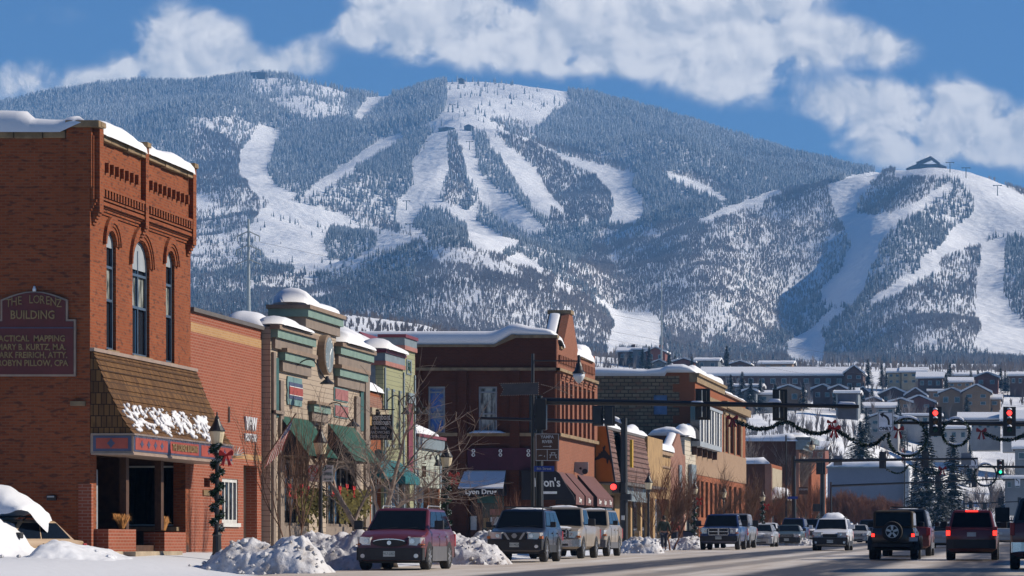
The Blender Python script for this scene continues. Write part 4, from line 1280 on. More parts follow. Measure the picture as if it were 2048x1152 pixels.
# sign board on the side wall
cx = 70
def S0(px, py): return SP(px, py, Y0)
t = thing('building_sign', 'dark red sign board with gold letters on the shaded brick side wall', 'sign', (XX(cx, Y0), Y0 - .1, ZZ(753, Y0)))
def board(gr):
 pts = [(-13 + gr, 753 - gr),(153 - gr, 753 - gr),(153 - gr, 639 + gr),(137 - gr, 639 + gr),(137 - gr, 600 + gr * .6)]
 pts += [(lerp(137 - gr, 3 + gr, i / 8),600 + gr * .6 - 17 * sin(pi * i / 8)) for i in range(1,8)]
 pts += [(3 + gr, 600 + gr * .6),(3 + gr, 639 + gr),(-13 + gr, 639 + gr)]
 return [S0(*p) for p in pts]
mb = MB(); mb.plate(board(0), Y0 - .08, Y0 - .002, 'y'); mb.build('frame', 'tan_edge', t)
mb = MB(); mb.plate(board(4), Y0 - .10, Y0 - .082, 'y'); mb.build('board', 'maroon_board', t)
def stext(s_, px, py, hgt, sq=1.0):
 x, z = S0(px, py); return text_mesh(s_, hgt / 76.8 * 1.42, 'gold', t, 'y', (x, Y0 - .112, z), squeeze=sq, bold=.004)
for i, ch in enumerate('THE LORENZ'):        # arched line
 if ch == ' ': continue
 px = 20 + i * 11.2; dy = 9 * ((px - 70) / 55) ** 2
 x, z = S0(px, 600 + dy)
 text_mesh(ch, 17 / 76.8 * 1.4, 'gold', t, 'y', (x, Y0 - .112, z), squeeze=.75, name='letter')
stext('BUILDING', 68,631,17,.82)
stext('TACTICAL  MAPPING', 62,678,12,.88); stext('MARY B. KURTZ, M.A.', 66,695,12,.84)
stext('MARK FREIRICH, ATTY.', 64,711,12,.84); stext('ROBYN PILLOW, CPA', 68,727,12,.86)
mb = MB(); x0, z0 = S0(-8,656); x1, _ = S0(150,656); mb.box(x0, x1, Y0 - .115, Y0 - .1, z0 - .015, z0 + .01); mb.build('divider', 'sign_blue', t)
mb = MB(); mb.lathe([(.045,0),(.05,.06),(.02,.14)], (XX(70, Y0), Y0 - .05, ZZ(583, Y0)),6); mb.build('snow_tuft', 'snow', t, smooth=True)

# ---------- plain red brick hall
b2 = thing('brick_hall', 'low pink red brick hall with white lettering and barred white window', 'building', (-25, FY(381),.9))
ya, yb = FY(381) + .002, FY(523); zt = 7.93
wn = (FY(444), FY(476), ZZ(1046, FY(460)), ZZ(958, FY(460)))
dr = (FY(487), FY(514),.6, ZZ(930, FY(487)))
nich = (FY(408), FY(420), ZZ(974, FY(414)), ZZ(956, FY(414)))
mb = MB(); mb.plate(rect(ya, yb, .3, zt),-25,-25.35, 'x', [rect(*wn), rect(*dr), rect(*nich)])
mb.box(-45,-25.352, yb - .3, yb, .3, zt)
mb.build('wall', 'vfw_brick', b2)
mb = MB(); mb.box(-25.003,-24.997, ya + .02, yb - .02,7.35,7.62); mb.box(-25.003,-24.997, FY(455), yb - .02,3.78,3.95); mb.build('brick_band', 'yellow_brick', b2)
mb = MB(); mb.box(-25.4,-24.9, ya + .01, yb, zt, zt + .12); mb.build('coping', 'dark_coping', b2)
mb = MB(); mb.box(-45,-25.36, ya, yb - .31, zt - .5, zt - .3); mb.build('roof', 'dark_coping', b2)
recess_window(b2, *wn, -25,.09, 'white_trim', 'glass', bars_y=(.25,.5,.75), fw=.1, sill='white_trim', bar=.05)
dd = MB(); dd.box(-25.7,-25.6, dr[0] - .1, dr[1] + .1,.5, dr[3] + .1); dd.box(-25.62,-25.36, dr[0] - .1, dr[0] - .02,.5, dr[3]); dd.box(-25.62,-25.36, dr[1] + .02, dr[1] + .1,.5, dr[3]); dd.build('door', 'tan_edge', b2)
mb = MB(); mb.box(-25.3,-25.2, nich[0] - .05, nich[1] + .05, nich[2] - .05, nich[3] + .05); mb.build('niche', 'black_board', b2)
mb = MB(); mb.plate(rect(FY(405), FY(422), ZZ(991, FY(412)), ZZ(980, FY(412))),-25,-24.96, 'x'); mb.build('plaque', 'gold', b2)
mb = MB(); mb.tube([(-24.96, FY(456),7.93 - 3.3 + .7),(-24.96, FY(456), ZZ(845, FY(456)))], .03,5); mb.build('pipe', 'dark_coping', b2)
text_mesh('VFW', .56, 'grey_letters', b2, 'x', (-24.96, FY(499), ZZ(849, FY(499))), squeeze=1.15, bold=.02, depth=.03)
text_mesh('POST 4264', .33, 'grey_letters', b2, 'x', (-24.96, FY(499), ZZ(876, FY(499))), squeeze=.92, bold=.006, depth=.02)
mb = MB()
for i in range(9):
 a = pi * (i + .5) / 9; mb.tube([(-24.9, FY(466), ZZ(911, FY(466))),(-24.9, FY(466) + 1.2 * cos(a), ZZ(911, FY(466)) + .28 * sin(a))], .012,4)
mb.build('wall_ornament', 'grey_metal', b2)
snow_heap('roof_snow', b2, [(-25.7, FY(430), zt - .05),(-25.9, FY(470), zt - .05)], .8,.28, lat=(1,0), seed=8)
snow_heap('roof_snow', b2, [(-26.6, FY(521) - 1.2, zt - .1),(-25.3, FY(521) - 1.2, zt - .1)], 2.0,.30, lat=(0,1), seed=9, rough=.15)

# ---------- cream clapboard building with the clock
siding('cream_siding', (0.37,0.295,0.22), step=.17, line=.13, gap_shade_col=(.16,.12,.09))
AC = 24.73
b3 = thing('clapboard_building', 'cream clapboard shop building with stepped cornice, round clock and two awnings', 'building', (-AC, FY(541, AC),.9))
c0 = FY(541, AC); c1 = FY(735, AC); tA, tB = FY(606, AC), FY(672, AC)
zw, zt2 = 8.05,9.0
mb = MB()
shopA = rect(FY(566, AC), FY(618, AC),1.0,4.0); shopB = rect(FY(652, AC), FY(716, AC),1.0,4.0); dw = rect(FY(619, AC), FY(642, AC), ZZ(905, FY(630, AC)), ZZ(843, FY(630, AC)))
mb.plate([(c0,.4),(c1,.4),(c1, zw),(tB, zw),(tB, zt2),(tA, zt2),(tA, zw),(c0, zw)], -AC, -AC - .35, 'x', [shopA, shopB, dw])
mb.box(-45,-AC - .352, c0, c0 + .3,.4, zw - .01); mb.box(-45,-AC - .352, c1 - .3, c1,.4, zw - .01)
mb.box(-AC - .95,-AC - .352, tA, tB, zw, zt2 - .002)
mb.build('wall', 'cream_siding', b3)
mb = MB(); mb.box(-45,-AC - .96, c0 + .31, c1 - .31, zw - .5, zw - .3); mb.build('roof', 'dark_coping', b3)
L3 = [(.13,.30, 'cap_brown'),(.26,.22, 'mint'),(.34,.12, 'taupe')]
cornice(b3, c0 + .25, FY(618, AC) - .1, zw + .06, L3, AC); cornice(b3, FY(668, AC) + .3, c1 - .1, zw + .06, L3, AC)
# the tower's cornice returns round its near side
zc = zt2 + .06
for h, pr, mt in L3:
 mb = MB(); mb.box(-AC - .98 - pr * .6,-AC + pr, tA - pr * .9, tB + pr * .9, zc - h, zc); mb.build('cornice', mt, b3); zc -= h
mb = MB(); mb.box(-AC - .99,-AC - .96, tA - .02, tB, zw, zt2 - .7); mb.box(-AC - .2,-AC + .03, tA - .03, tA + .12, zw + .1, zt2 - .7); build_each(mb, 'corner_board', 'teal_dark', b3)
# lower cornices and pilasters
cornice(b3, FY(560, AC), FY(614, AC), ZZ(697, FY(562, AC)), L3, AC); cornice(b3, FY(670, AC), FY(722, AC), ZZ(730, FY(672, AC)), L3, AC)
cornice(b3, FY(619, AC), FY(648, AC), ZZ(803, FY(622, AC)), [(.1,.3, 'cap_brown'),(.25,.2, 'mint'),(.3,.12, 'taupe')], AC)
mb = MB()
for (pa, pb) in ((542,547),(556,563),(708,716),(727,735)):
 mb.box(-AC + .002,-AC + .09, FY(pa, AC), FY(pb, AC),1.1,7.25 if pa in (542,727) else 6.4)
build_each(mb, 'pilaster', 'taupe', b3)
mb = MB(); mb.box(-AC + .003,-AC + .16, FY(542, AC), FY(560, AC), ZZ(826, c0), ZZ(820, c0)); mb.box(-AC + .003,-AC + .16, FY(712, AC), FY(733, AC),4.75,4.85); build_each(mb, 'ledge', 'taupe', b3)
mb = MB(); mb.box(-AC + .002,-AC + .05, FY(549, AC), FY(555, AC),5.2,7.1); mb.box(-AC + .002,-AC + .05, FY(719, AC), FY(725, AC),5.2,7.0); build_each(mb, 'shutter_panel', 'teal_dark', b3)
recess_window(b3, dw[0][0], dw[1][0], dw[0][1], dw[2][1], -AC, .1, 'taupe', 'curtain_glass', fw=.1, bars_z=(.35,))
for sp, nb in ((shopA, 4),(shopB, 5)):
 ya_, yb_ = sp[0][0], sp[1][0]
 recess_window(b3, ya_, yb_, 1.75,3.9,-AC, .22, 'taupe', 'glass', bars_y=[i / nb for i in range(1, nb)], fw=.1, name='shop_window', bar=.07)
 mb = MB(); mb.box(-AC - .3,-AC - .05, ya_, yb_, .9,1.75); mb.build('stall_riser', 'taupe', b3)
# clock drum
cyk, czk = FY(643, AC) , ZZ(710, FY(643, AC))
mb = MB(); mb.lathe([(.66,-.02),(.68,.03),(.68,.24),(.66,.27)], (-AC, cyk, czk),28, 'x'); ck = mb.build('clock', 'cap_brown', b3, smooth=False)
mb = MB(); mb.lathe([(.60,.271),(.60,.278)], (-AC, cyk, czk),28, 'x'); fc = mb.build('clock_face', 'slate_trim', ck)
mb = MB()
for i in range(12):
 a = i * pi / 6; mb.tube([(-AC + .282, cyk + .50 * cos(a), czk + .50 * sin(a)),(-AC + .282, cyk + .57 * cos(a), czk + .57 * sin(a))], .014,4)
mb.tube([(-AC + .285, cyk, czk),(-AC + .285, cyk + .26, czk + .22)], .02,4); mb.tube([(-AC + .288, cyk, czk),(-AC + .288, cyk - .08, czk - .46)], .015,4)
mb.build('clock_hands', 'white_letters', fc)
# awnings
def awning(parent, Ya, Yb, Zt, Zb, A_, out, mat, side='awning_black', val=.12, name='awning', frame=True):
 mb = MB()
 x0, x1 = -A_ + .01,-A_ + out
 mb.add([(x0, Ya, Zt),(x1, Ya, Zb),(x1, Yb, Zb),(x0, Yb, Zt),(x1, Ya, Zb - val),(x1, Yb, Zb - val),
   (x0, Ya, Zt - .03),(x1 - .02, Ya, Zb - .03),(x1 - .02, Yb, Zb - .03),(x0, Yb, Zt - .03)],
  [(0,1,2,3),(1,4,5,2),(9,8,7,6)])
 aw = mb.build(name, mat, parent)
 mb = MB(); mb.plate([(x0, Zt - .01),(x1 - .01, Zb - .01),(x1 - .01, Zb - val),(x0, Zb - val)], Ya + .004, Ya + .02, 'y'); mb.plate([(x0, Zt - .01),(x1 - .01, Zb - .01),(x1 - .01, Zb - val),(x0, Zb - val)], Yb - .02, Yb - .004, 'y')
 build_each(mb, 'awning_end', side, aw)
 return aw
awning(b3, FY(559, AC), FY(619, AC),5.27,4.02, AC, .95, 'awning_green', val=.02)
awning(b3, FY(656, AC), FY(709, AC),5.27,4.02, AC, .95, 'awning_green', val=.02)
# hanging greenery with red bows across the shop windows
random.seed(5)
def greenery(parent, Ya, Yb, zc_, out=.35, n=900, mat='hanging_green', hh=.42):
 mb = MB()
 for i in range(n):
  y = random.uniform(Ya, Yb); k = random.random()
  z = zc_ + hh * sin(y * 3.1) * .25 - abs(random.gauss(0, hh)) * .9 + .35
  x = -AC + out + random.gauss(0,.09)
  dx, dy, dz = random.gauss(0,.07), random.gauss(0,.10),-random.uniform(.05,.22)
  mb.add([(x, y, z),(x + dx, y + dy, z + dz),(x + dx + .05, y + dy + .05, z + dz * .6)], [(0,1,2)])
 return mb.build('garland_greens', mat, parent)
plain('hanging_green', (0.12,0.10,0.022),.8, var=.5, scale=3)
def bow(mb, c, s_, ax='x'):
 """ribbon bow: two loops and two tails"""
 def P(a, b_): return (c[0] + .05 * s_, c[1] + a * s_, c[2] + b_ * s_) if ax == 'x' else (c[0] + a * s_, c[1] - .05 * s_, c[2] + b_ * s_)
 def Q(a, b_): return (c[0] - .06 * s_, c[1] + a * s_, c[2] + b_ * s_) if ax == 'x' else (c[0] + a * s_, c[1] + .06 * s_, c[2] + b_ * s_)
 for sg in (-1,1):
  sh = [(0,.05),(sg * .45,.42),(sg * .62,.30),(sg * .60,-.05),(0,-.08)]
  f = [P(*p) for p in sh] + [Q(*p) for p in sh]
  mb.add(f, [(0,1,2,3,4),(9,8,7,6,5)] + [(i, (i + 1) % 5,(i + 1) % 5 + 5, i + 5) for i in range(5)])
  tl = [(0,0),(sg * .12,-.02),(sg * .50,-.95),(sg * .34,-.86),(sg * .2,-1.0)]
  f = [P(*p) for p in tl] + [Q(*p) for p in tl]
  mb.add(f, [(0,1,2,3,4),(9,8,7,6,5)] + [(i, (i + 1) % 5,(i + 1) % 5 + 5, i + 5) for i in range(5)])
gA = greenery(b3, FY(572, AC), FY(618, AC), ZZ(1000, FY(600, AC)), n=1100)
gB = greenery(b3, FY(655, AC), FY(712, AC), ZZ(1000, FY(680, AC)), n=1300)
for (p0, p1, g_) in ((576,612, gA),(663,705, gB)):
 mb = MB()
 for i in range(4):
  p = lerp(p0, p1, i / 3); y = FY(p, 24.3); bow(mb, (-24.25, y, ZZ(975 + 4 * (i % 2), y)),.30)
 build_each(mb, 'red_bows', 'red_ribbon', g_)
# signs on the clapboard
def rounded(y0, y1, z0, z1, bulge):
 c = (z0 + z1) / 2
 return [(y0, z0),(y1, z0),(y1 + bulge * .3, lerp(z0, z1,.2)),(y1 + bulge, lerp(z0, z1,.35)),(y1, c),(y1 + bulge, lerp(z0, z1,.65)),(y1 + bulge * .3, lerp(z0, z1,.85)),(y1, z1),(y0, z1),(y0 - bulge, lerp(z0, z1,.85)),(y0 - bulge, lerp(z0, z1,.65)),(y0, c),(y0 - bulge, lerp(z0, z1,.35)),(y0 - bulge, lerp(z0, z1,.15))]
ys0, ys1 = FY(573, AC), FY(601, AC); ym = (ys0 + ys1) / 2
t = thing('wall_sign', 'teal shaped sign with a red white and blue panel on cream clapboard', 'sign', (-AC, ym, ZZ(785, ym)))
za, zb_ = ZZ(811, ym), ZZ(755, ym)
mb = MB(); mb.plate(rounded(ys0, ys1, za, zb_, .07),-AC + .01,-AC + .05, 'x'); mb.build('board', 'teal_board', t)
mb = MB(); mb.plate(rect(ys0 + .1, ys1 + .02, lerp(za, zb_, .22), lerp(za, zb_, .80)),-AC + .05,-AC + .07, 'x'); mb.build('blue_panel', 'sign_blue', t)
mb = MB(); mb.plate(rect(ys0 + .1, ys1 + .02, lerp(za, zb_, .36), lerp(za, zb_, .64)),-AC + .07,-AC + .08, 'x'); mb.build('red_panel', 'sign_red', t)
mb = MB(); mb.box(-AC + .075,-AC + .085, ys0 + .1, ys1 + .02, lerp(za, zb_, .64), lerp(za, zb_, .66)); mb.box(-AC + .075,-AC + .085, ys0 + .1, ys1 + .02, lerp(za, zb_, .34), lerp(za, zb_, .36)); mb.build('stripe', 'white_letters', t)
ps0, ps1 = FY(667, AC), FY(694, AC)
for (pt_, pb_, nm) in ((775,801, 'upper'),(808,834, 'lower')):
 ym = (ps0 + ps1) / 2
 t = thing('wall_sign', 'blank faded pink sign board, %s of the two on cream clapboard' % nm, 'sign', (-AC, ym, ZZ(pt_, ym)), group='pink sign boards')
 mb = MB(); z0_, z1_ = ZZ(pb_ + 2, ym), ZZ(pt_ + 2, ym)
 mb.plate(rect(ps0 - .02, ps1 + .02, z0_, z1_),-AC + .01,-AC + .04, 'x'); mb.build('frame', 'teal_board', t)
 mb = MB(); mb.plate(rect(ps0 + .06, ps1 - .06, z0_ + .04, z1_ - .04),-AC + .04,-AC + .06, 'x'); mb.build('board', 'pink_board', t)
# gooseneck lamps
for (pw, py_, nm) in ((587,738, 'above the teal shaped sign'),(641,824, 'beside the two pink sign boards')):
 y = FY(pw, AC); z = ZZ(py_, y)
 t = gooseneck(None, y, z, AC, 1.1,.35, size=.24, top=.32)
 tag(t, 'black gooseneck wall lamp ' + nm, 'wall lamp', 'gooseneck lamps on the cream building')
snow_heap('cornice_snow', b3, [(-AC - .05, c0 + .3, zw + .1),(-AC - .05, tA + .1, zw + .1)], .95, lambda t: .36 * (1 - .55 * t), lat=(1,0), seed=12, seg=.15)
snow_heap('cornice_snow', b3, [(-AC - .05, tB + .3, zw + .1),(-AC - .05, c1 - .2, zw + .1)], .95, lambda t: .50 * (1 - .6 * t), lat=(1,0), seed=13, seg=.15)
snow_heap('cornice_snow', b3, [(-AC - .4, tA - .15, zt2 + .1),(-AC - .4, tA + 1.9, zt2 + .1)], 1.25, lambda t: .62 * (1 - .5 * t), lat=(1,0), seed=15, seg=.12, rough=.1)
snow_heap('cornice_snow', b3, [(-AC - .4, tA + 1.5, zt2 + .1),(-AC - .4, tB + .15, zt2 + .1)], 1.1,.30, lat=(1,0), seed=16, seg=.12, rough=.1)
snow_heap('roof_snow', b3, [(-26.5, c0 + 1.2, zw - .15),(-24.9, c0 + 1.2, zw - .15)], 2.2,.72, lat=(0,1), seed=17, seg=.1, rough=.12)

# flag on a pole fixed to the brick hall
t = thing('wall_flag', 'stars and stripes flag on a slanting pole fixed beside the cream clapboard building', 'flag', (-24.95, FY(525), ZZ(912, FY(525))))
y = FY(525) - 1.1; zb0 = ZZ(925, y)
P0 = Vector((-24.75, y - .1, ZZ(930, y))); P1 = Vector((XX(592, y + .6), y + .6, ZZ(827, y + .6)))
mb = MB(); mb.tube([P0, P1], .022,6); pole = mb.build('flagpole', 'brown_wood', t)
m, nt, b = new_mat('flag_cloth')
sep = N(nt, 'ShaderNodeSeparateXYZ', {0: uvn(nt)})
st_ = math_(nt, 'LESS_THAN', math_(nt, 'FRACT', math_(nt, 'MULTIPLY', sep.outputs[1], 6.5)),.5)
cant = math_(nt, 'MULTIPLY', math_(nt, 'GREATER_THAN', sep.outputs[0], .60), math_(nt, 'GREATER_THAN', sep.outputs[1], .46))
vz = N(nt, 'ShaderNodeTexVoronoi', {'Vector': uvn(nt), 'Scale': 16.0})
star = mixc(nt, math_(nt, 'LESS_THAN', vz.outputs['Distance'], .25),(.012,.018,.07),(.4,.4,.4))
setb(nt, b, col=mixc(nt, cant, mixc(nt, st_, (.48,.40,.36),(.27,.025,.025)), star), rough=.8); MATS['flag_cloth'] = m
d = (P1 - P0); q0 = P0 + d * .42; q1 = P0 + d * .93
me_v = []; nu, nv = 10,12
for j in range(nv + 1):
 for i in range(nu + 1):
  u_, v_ = i / nu, j / nv
  p = q1.lerp(q0, v_)                              # along the hoist
  fall = Vector((-.34 * u_ - .06 * v_ * u_, .10 * sin(u_ * 6 + v_ * 3) * u_, -1.05 * u_ + .25 * u_ * v_))
  p = p + fall * (1.0)
  me_v.append(p)
mb = MB(); mb.add([tuple(p) for p in me_v], [(j * (nu + 1) + i, j * (nu + 1) + i + 1,(j + 1) * (nu + 1) + i + 1,(j + 1) * (nu + 1) + i) for j in range(nv) for i in range(nu)])
fl = mb.build('cloth', 'flag_cloth', t, smooth=True)
uvl = fl.data.uv_layers[0]
for lp in fl.data.loops:
 k = lp.vertex_index; i = k % (nu + 1); j = k // (nu + 1)
 uvl.data[lp.index].uv = (1 - i / nu, 1 - j / nv)

# ================================================================ BUILDINGS FURTHER ALONG
def smallwin(parent, *a, **k): return recess_window(parent, *a, **k)
# ---------- narrow brick shop with the cream cornice
y0, y1 = FY(735) + .01, FY(767) - .01
t = thing('narrow_shop', 'narrow low brick shop with cream cornice between clapboard and green buildings', 'building', (-25, y0,.9))
mb = MB(); mb.plate(rect(y0, y1,.4,6.75),-25,-25.35, 'x', [rect(y0 + .6, y1 - .5,1.2,3.6)]); mb.box(-40,-25.36, y0, y0 + .2,.4,6.6); mb.build('wall', 'far_brick', t)
cornice(t, y0 + .05, y1 - .2,6.6, [(.45,.05, 'pink_brick'),(.25,.2, 'cream_wall'),(.4,.08, 'ochre')], 25)
recess_window(t, y0 + .6, y1 - .5,1.2,3.6,-25,.2, 'white_trim', 'glass', bars_y=(.5,), name='shop_window')
awning(t, y0 + .2, y1 - .1,4.45,3.75,25,.6, 'turquoise', 'turquoise', val=.2)
snow_heap('roof_snow', t, [(-25.4, y0,6.8),(-25.4, y1,6.8)], 1.0, lambda t: .5 * (1 - .6 * t), lat=(1,0), seed=21, seg=.2)
# ---------- green and yellow clapboard building with the stepped parapet
siding('green_siding', (0.27,0.275,0.15), step=.17, line=.12, gap_shade_col=(.13,.13,.08))
siding('green_siding_shaded', (0.10,0.14,0.10), step=.2, line=.1)  # side wall copy of the siding, its shade put into the colour
A6 = 24.9
y0, y1 = FY(767, A6), FY(830, A6) - .02; yt = FY(806, A6)
t = thing('green_clapboard_building', 'yellow green clapboard building with stepped maroon and slate parapet', 'building', (-A6, y0,.9))
zw, zt = 8.35,9.15
mb = MB(); mb.plate([(y0,.4),(y1,.4),(y1, zt),(yt, zt),(yt, zw),(y0, zw)], -A6,-A6 - .4, 'x', [rect(y0 + .8, y1 - 1,1.2,3.5)])
mb.box(-A6 - .9,-A6 - .41, yt, y1, zw, zt - .01)
mb.build('wall', 'green_siding', t)
mb = MB(); mb.box(-45,-A6 - .41, y0, y0 + .25,.4, zw - .3); mb.build('side_wall', 'green_siding_shaded', t)
mb = MB(); mb.box(-45,-A6 - .41, y0 + .26, y1, zw - .8, zw - .6); mb.build('roof', 'dark_coping', t)
LG = [(.12,.14, 'maroon_trim'),(.30,.08, 'slate_trim'),(.16,.10, 'salmon_trim')]
z = zw + .06
for h, pr, mt in LG:
 mb = MB(); mb.box(-A6 - 1.1,-A6 + pr, y0 - pr, yt - .001, z - h, z); mb.build('parapet_band', mt, t); z -= h
z = zt + .06
for h, pr, mt in LG:
 mb = MB(); mb.box(-A6 - .95,-A6 + pr, yt - pr, y1, z - h, z); mb.build('parapet_band', mt, t); z -= h
mb = MB()
for p in (768,805.5,827.5): mb.box(-A6 + .002,-A6 + .05, FY(p, A6), FY(p + 1.8, A6),1.2, zw - .6)
mb.box(-A6 - .75,-A6 - .3, y0 - .02, y0,.5, zw - .5)
build_each(mb, 'corner_board', 'slate_trim', t)
mb = MB(); mb.plate(rect(FY(812, A6), FY(822, A6), ZZ(749, FY(815, A6)), ZZ(719, FY(815, A6))),-A6 + .002,-A6 + .03, 'x', [rect(FY(813.5, A6), FY(820.5, A6), ZZ(746, FY(815, A6)), ZZ(722, FY(815, A6)))]); mb.build('date_frame', 'slate_trim', t)
text_mesh('96', .5, 'teal_dark', t, 'x', (-A6 + .02, FY(817, A6), ZZ(734, FY(817, A6))), squeeze=1.2)
mb = MB()
for p in (772,783,797): mb.box(-A6 + .002,-A6 + .06, FY(p, A6), FY(p + 4, A6),4.8,7.0)
build_each(mb, 'shutter_panel', 'slate_trim', t)
mb = MB()
for p in (773,784,798): mb.box(-A6 + .06,-A6 + .065, FY(p, A6), FY(p + 2.4, A6),4.9,6.9)
build_each(mb, 'shutter_inset', 'green_siding', t)
mb = MB(); mb.box(-A6 + .002,-A6 + .07, FY(814, A6), FY(823, A6),3.9,6.6); mb.build('tall_shutter', 'maroon_trim', t)
mb = MB(); mb.box(-A6 + .002,-A6 + .12, FY(812, A6), FY(825, A6),6.6,7.0); mb.build('shutter_cap', 'slate_trim', t)
recess_window(t, y0 + .8, y1 - 1,1.2,3.5,-A6,.2, 'white_trim', 'glass', bars_y=(.33,.66), name='shop_window')
awning(t, y0 + .1, yt - .8,4.3,3.65, A6,.8, 'turquoise', 'turquoise', val=.25)
snow_heap('parapet_snow', t, [(-A6 - .3, y0 - .1, zw + .08),(-A6 - .3, yt - .1, zw + .08)], 1.2, lambda t: .45 * (1 - .55 * t), lat=(1,0), seed=22, seg=.2)
snow_heap('roof_snow', t, [(-27.2, y0 + .2, zw - .4),(-27.2, y1, zw - .4)], 3.0,1.4, lat=(1,0), seed=23, seg=.3)
for i, (px, nm) in enumerate(((772, 'nearest'),(797, 'middle'),(812, 'far'))):
 y = FY(px, A6); z = ZZ(806, y)
 l = gooseneck(None, y, z, A6,.75,.28, size=.2, top=.28); tag(l, 'black gooseneck lamp on the green clapboard building, %s of its three' % nm, 'wall lamp', 'gooseneck lamps on the green building')
# dark red gabled roof glimpsed behind
yb = 150.0
t = thing('red_roofed_house', 'dark red gabled roof house glimpsed behind the green clapboard parapet', 'house', (XX(745, yb), yb, 1))
x0, x1, xm = XX(706, yb), XX(780, yb), XX(723, yb)
mb = MB(); mb.plate([(x0,1),(x1,1),(x1, ZZ(700, yb)),(XX(752, yb), ZZ(692, yb)),(xm, ZZ(668, yb)),(x0, ZZ(684, yb))], yb, yb + 6, 'y'); mb.build('wall', 'dark_brick', t)
mb = MB()
mb.plate([(x0 - .1, ZZ(686, yb)),(xm, ZZ(664, yb)),(XX(752, yb), ZZ(690, yb)),(XX(752, yb), ZZ(693, yb)),(xm, ZZ(668, yb)),(x0 - .1, ZZ(690, yb))], yb - .4, yb + 6.2, 'y')
mb.plate(rect(XX(745, yb), XX(782, yb), ZZ(684, yb), ZZ(680, yb)), yb - .4, yb + 6.2, 'y'); mb.build('roof', 'maroon_trim', t)
# ---------- small pale shop at the crossing
siding('grey_green_siding', (0.36,0.39,0.33), step=.17, line=.1)
y0, y1 = FY(830) , FY(882)
t = thing('pale_corner_shop', 'small pale clapboard corner shop with maroon eave and domed snow', 'building', (-25, y0,.9))
mb = MB(); mb.plate(rect(y0, y1,.4,5.45),-25,-25.3, 'x', [rect(y0 + .5, y1 - .3,1.1,3.4)]); mb.box(-38,-25.31, y1 - .25, y1,.4,5.4); mb.build('wall', 'grey_green_siding', t)
mb = MB(); mb.box(-25.6,-24.8, y0, y1 + .15,5.38,5.5); e_ = mb.build('eave', 'maroon_trim', t)
mb = MB(); mb.box(-25.002,-24.86, y0, y1 + .1,4.95,5.38); mb.build('fascia', 'slate_trim', e_)
mb = MB(); mb.box(-25.5,-25.3, y0 + .5, y1 - .3,1.0,3.45); mb.build('shop_window', 'glass', t)
for f_ in (0.02,.5,.98):
 mb = MB(); yy_ = lerp(y0 + .5, y1 - .3, f_); mb.box(-25.2,-25.0, yy_ - .1, yy_ + .1,1.0,3.4); mb.build('mullion', 'far_brick', t)
mb = MB(); mb.box(-25.002,-24.96, y1 - .35, y1,3.4,4.95); mb.build('corner_board', 'slate_trim', t)
snow_heap('roof_snow', t, [(-25.6, y0,5.5),(-25.6, y1 - .1,5.5)], 1.2, lambda t: .55 * (1 - .5 * t), lat=(1,0), seed=24, seg=.2)
yb = FY(826,24.2)
t = thing('hanging_sign', 'small black hanging sign with pale lettering on the pale corner shop', 'sign', (-24.9,127, ZZ(945,127)))
Yh = 127.4
mb = MB(); xa, za = SP(807,954, Yh); xb, zb = SP(852,932, Yh); mb.box(xa, xb, Yh, Yh + .06, za, zb); bd = mb.build('board', 'black_board', t)
text_mesh('BAKERY', .30, 'grey_letters', bd, 'y', ((xa + xb) / 2, Yh - .012,(za + zb) / 2), squeeze=.72)
mb = MB(); mb.tube([(-25, Yh + .03, zb + .1),(xb, Yh + .03, zb + .1)], .02,5); mb.lathe([(.02,-.1),(.22,-.08),(.22,.08),(.02,.1)], ((xa + xb) / 2, Yh, zb + .15),8, 'y'); mb.build('bracket', 'brown_wood', t)
for i, (px, nm) in enumerate(((850, 'nearest'),(860, 'middle'),(872, 'far'))):
 y = FY(px); l = gooseneck(None, y, ZZ(915, y),25,.5,.2, size=.16, top=.25); tag(l, 'black gooseneck lamp on the pale corner shop, %s of its three' % nm, 'wall lamp', 'gooseneck lamps on the pale shop')
# black hanging sign of the narrow shop
Yh = FY(735) - .1 + .6
t = thing('hanging_sign', 'large black hanging sign with a star shaped leaf and white script lettering', 'sign', (-25, Yh, ZZ(855, Yh)))
xa, za = SP(734,880, Yh); xb, zb = SP(784,829, Yh)
mb = MB(); mb.box(xa, xb, Yh, Yh + .08, za, zb); bd = mb.build('board', 'black_board', t)
cxx = (xa + xb) / 2
text_mesh('Steamboat', .30, 'white_letters', bd, 'y', (cxx, Yh - .012, zb - .10), squeeze=.62, bold=.004)
text_mesh('Smokehouse', .29, 'white_letters', bd, 'y', (cxx, Yh - .012, zb - .29), squeeze=.55, bold=.004)
for i, s_ in enumerate(('REAL BBQ', 'SANDWICHES', 'OPEN DAILY')):
 text_mesh(s_, .15, 'grey_letters', bd, 'y', (cxx, Yh - .012, zb - .50 - .16 * i), squeeze=.8)
mb = MB(); mb.tube([(-25, Yh + .04, zb + .18),(xb + .1, Yh + .04, zb + .18)], .022,5)
mb.lathe([(.02,-.02),(.14,-.01),(.14,.01),(.02,.02)], (cxx - .1, Yh, zb + .06),6, 'y'); mb.build('bracket', 'black_metal', t)
t = thing('round_sign', 'turquoise round sign above the turquoise awning', 'sign', (-24.4, FY(752), ZZ(912, FY(752))))
yy_ = FY(752) - .2; mb = MB(); mb.lathe([(.02,-.03),(.26,-.03),(.26,.03),(.02,.03)], (XX(757, yy_), yy_, ZZ(912, yy_)),8, 'y'); mb.build('disc', 'turquoise', t)

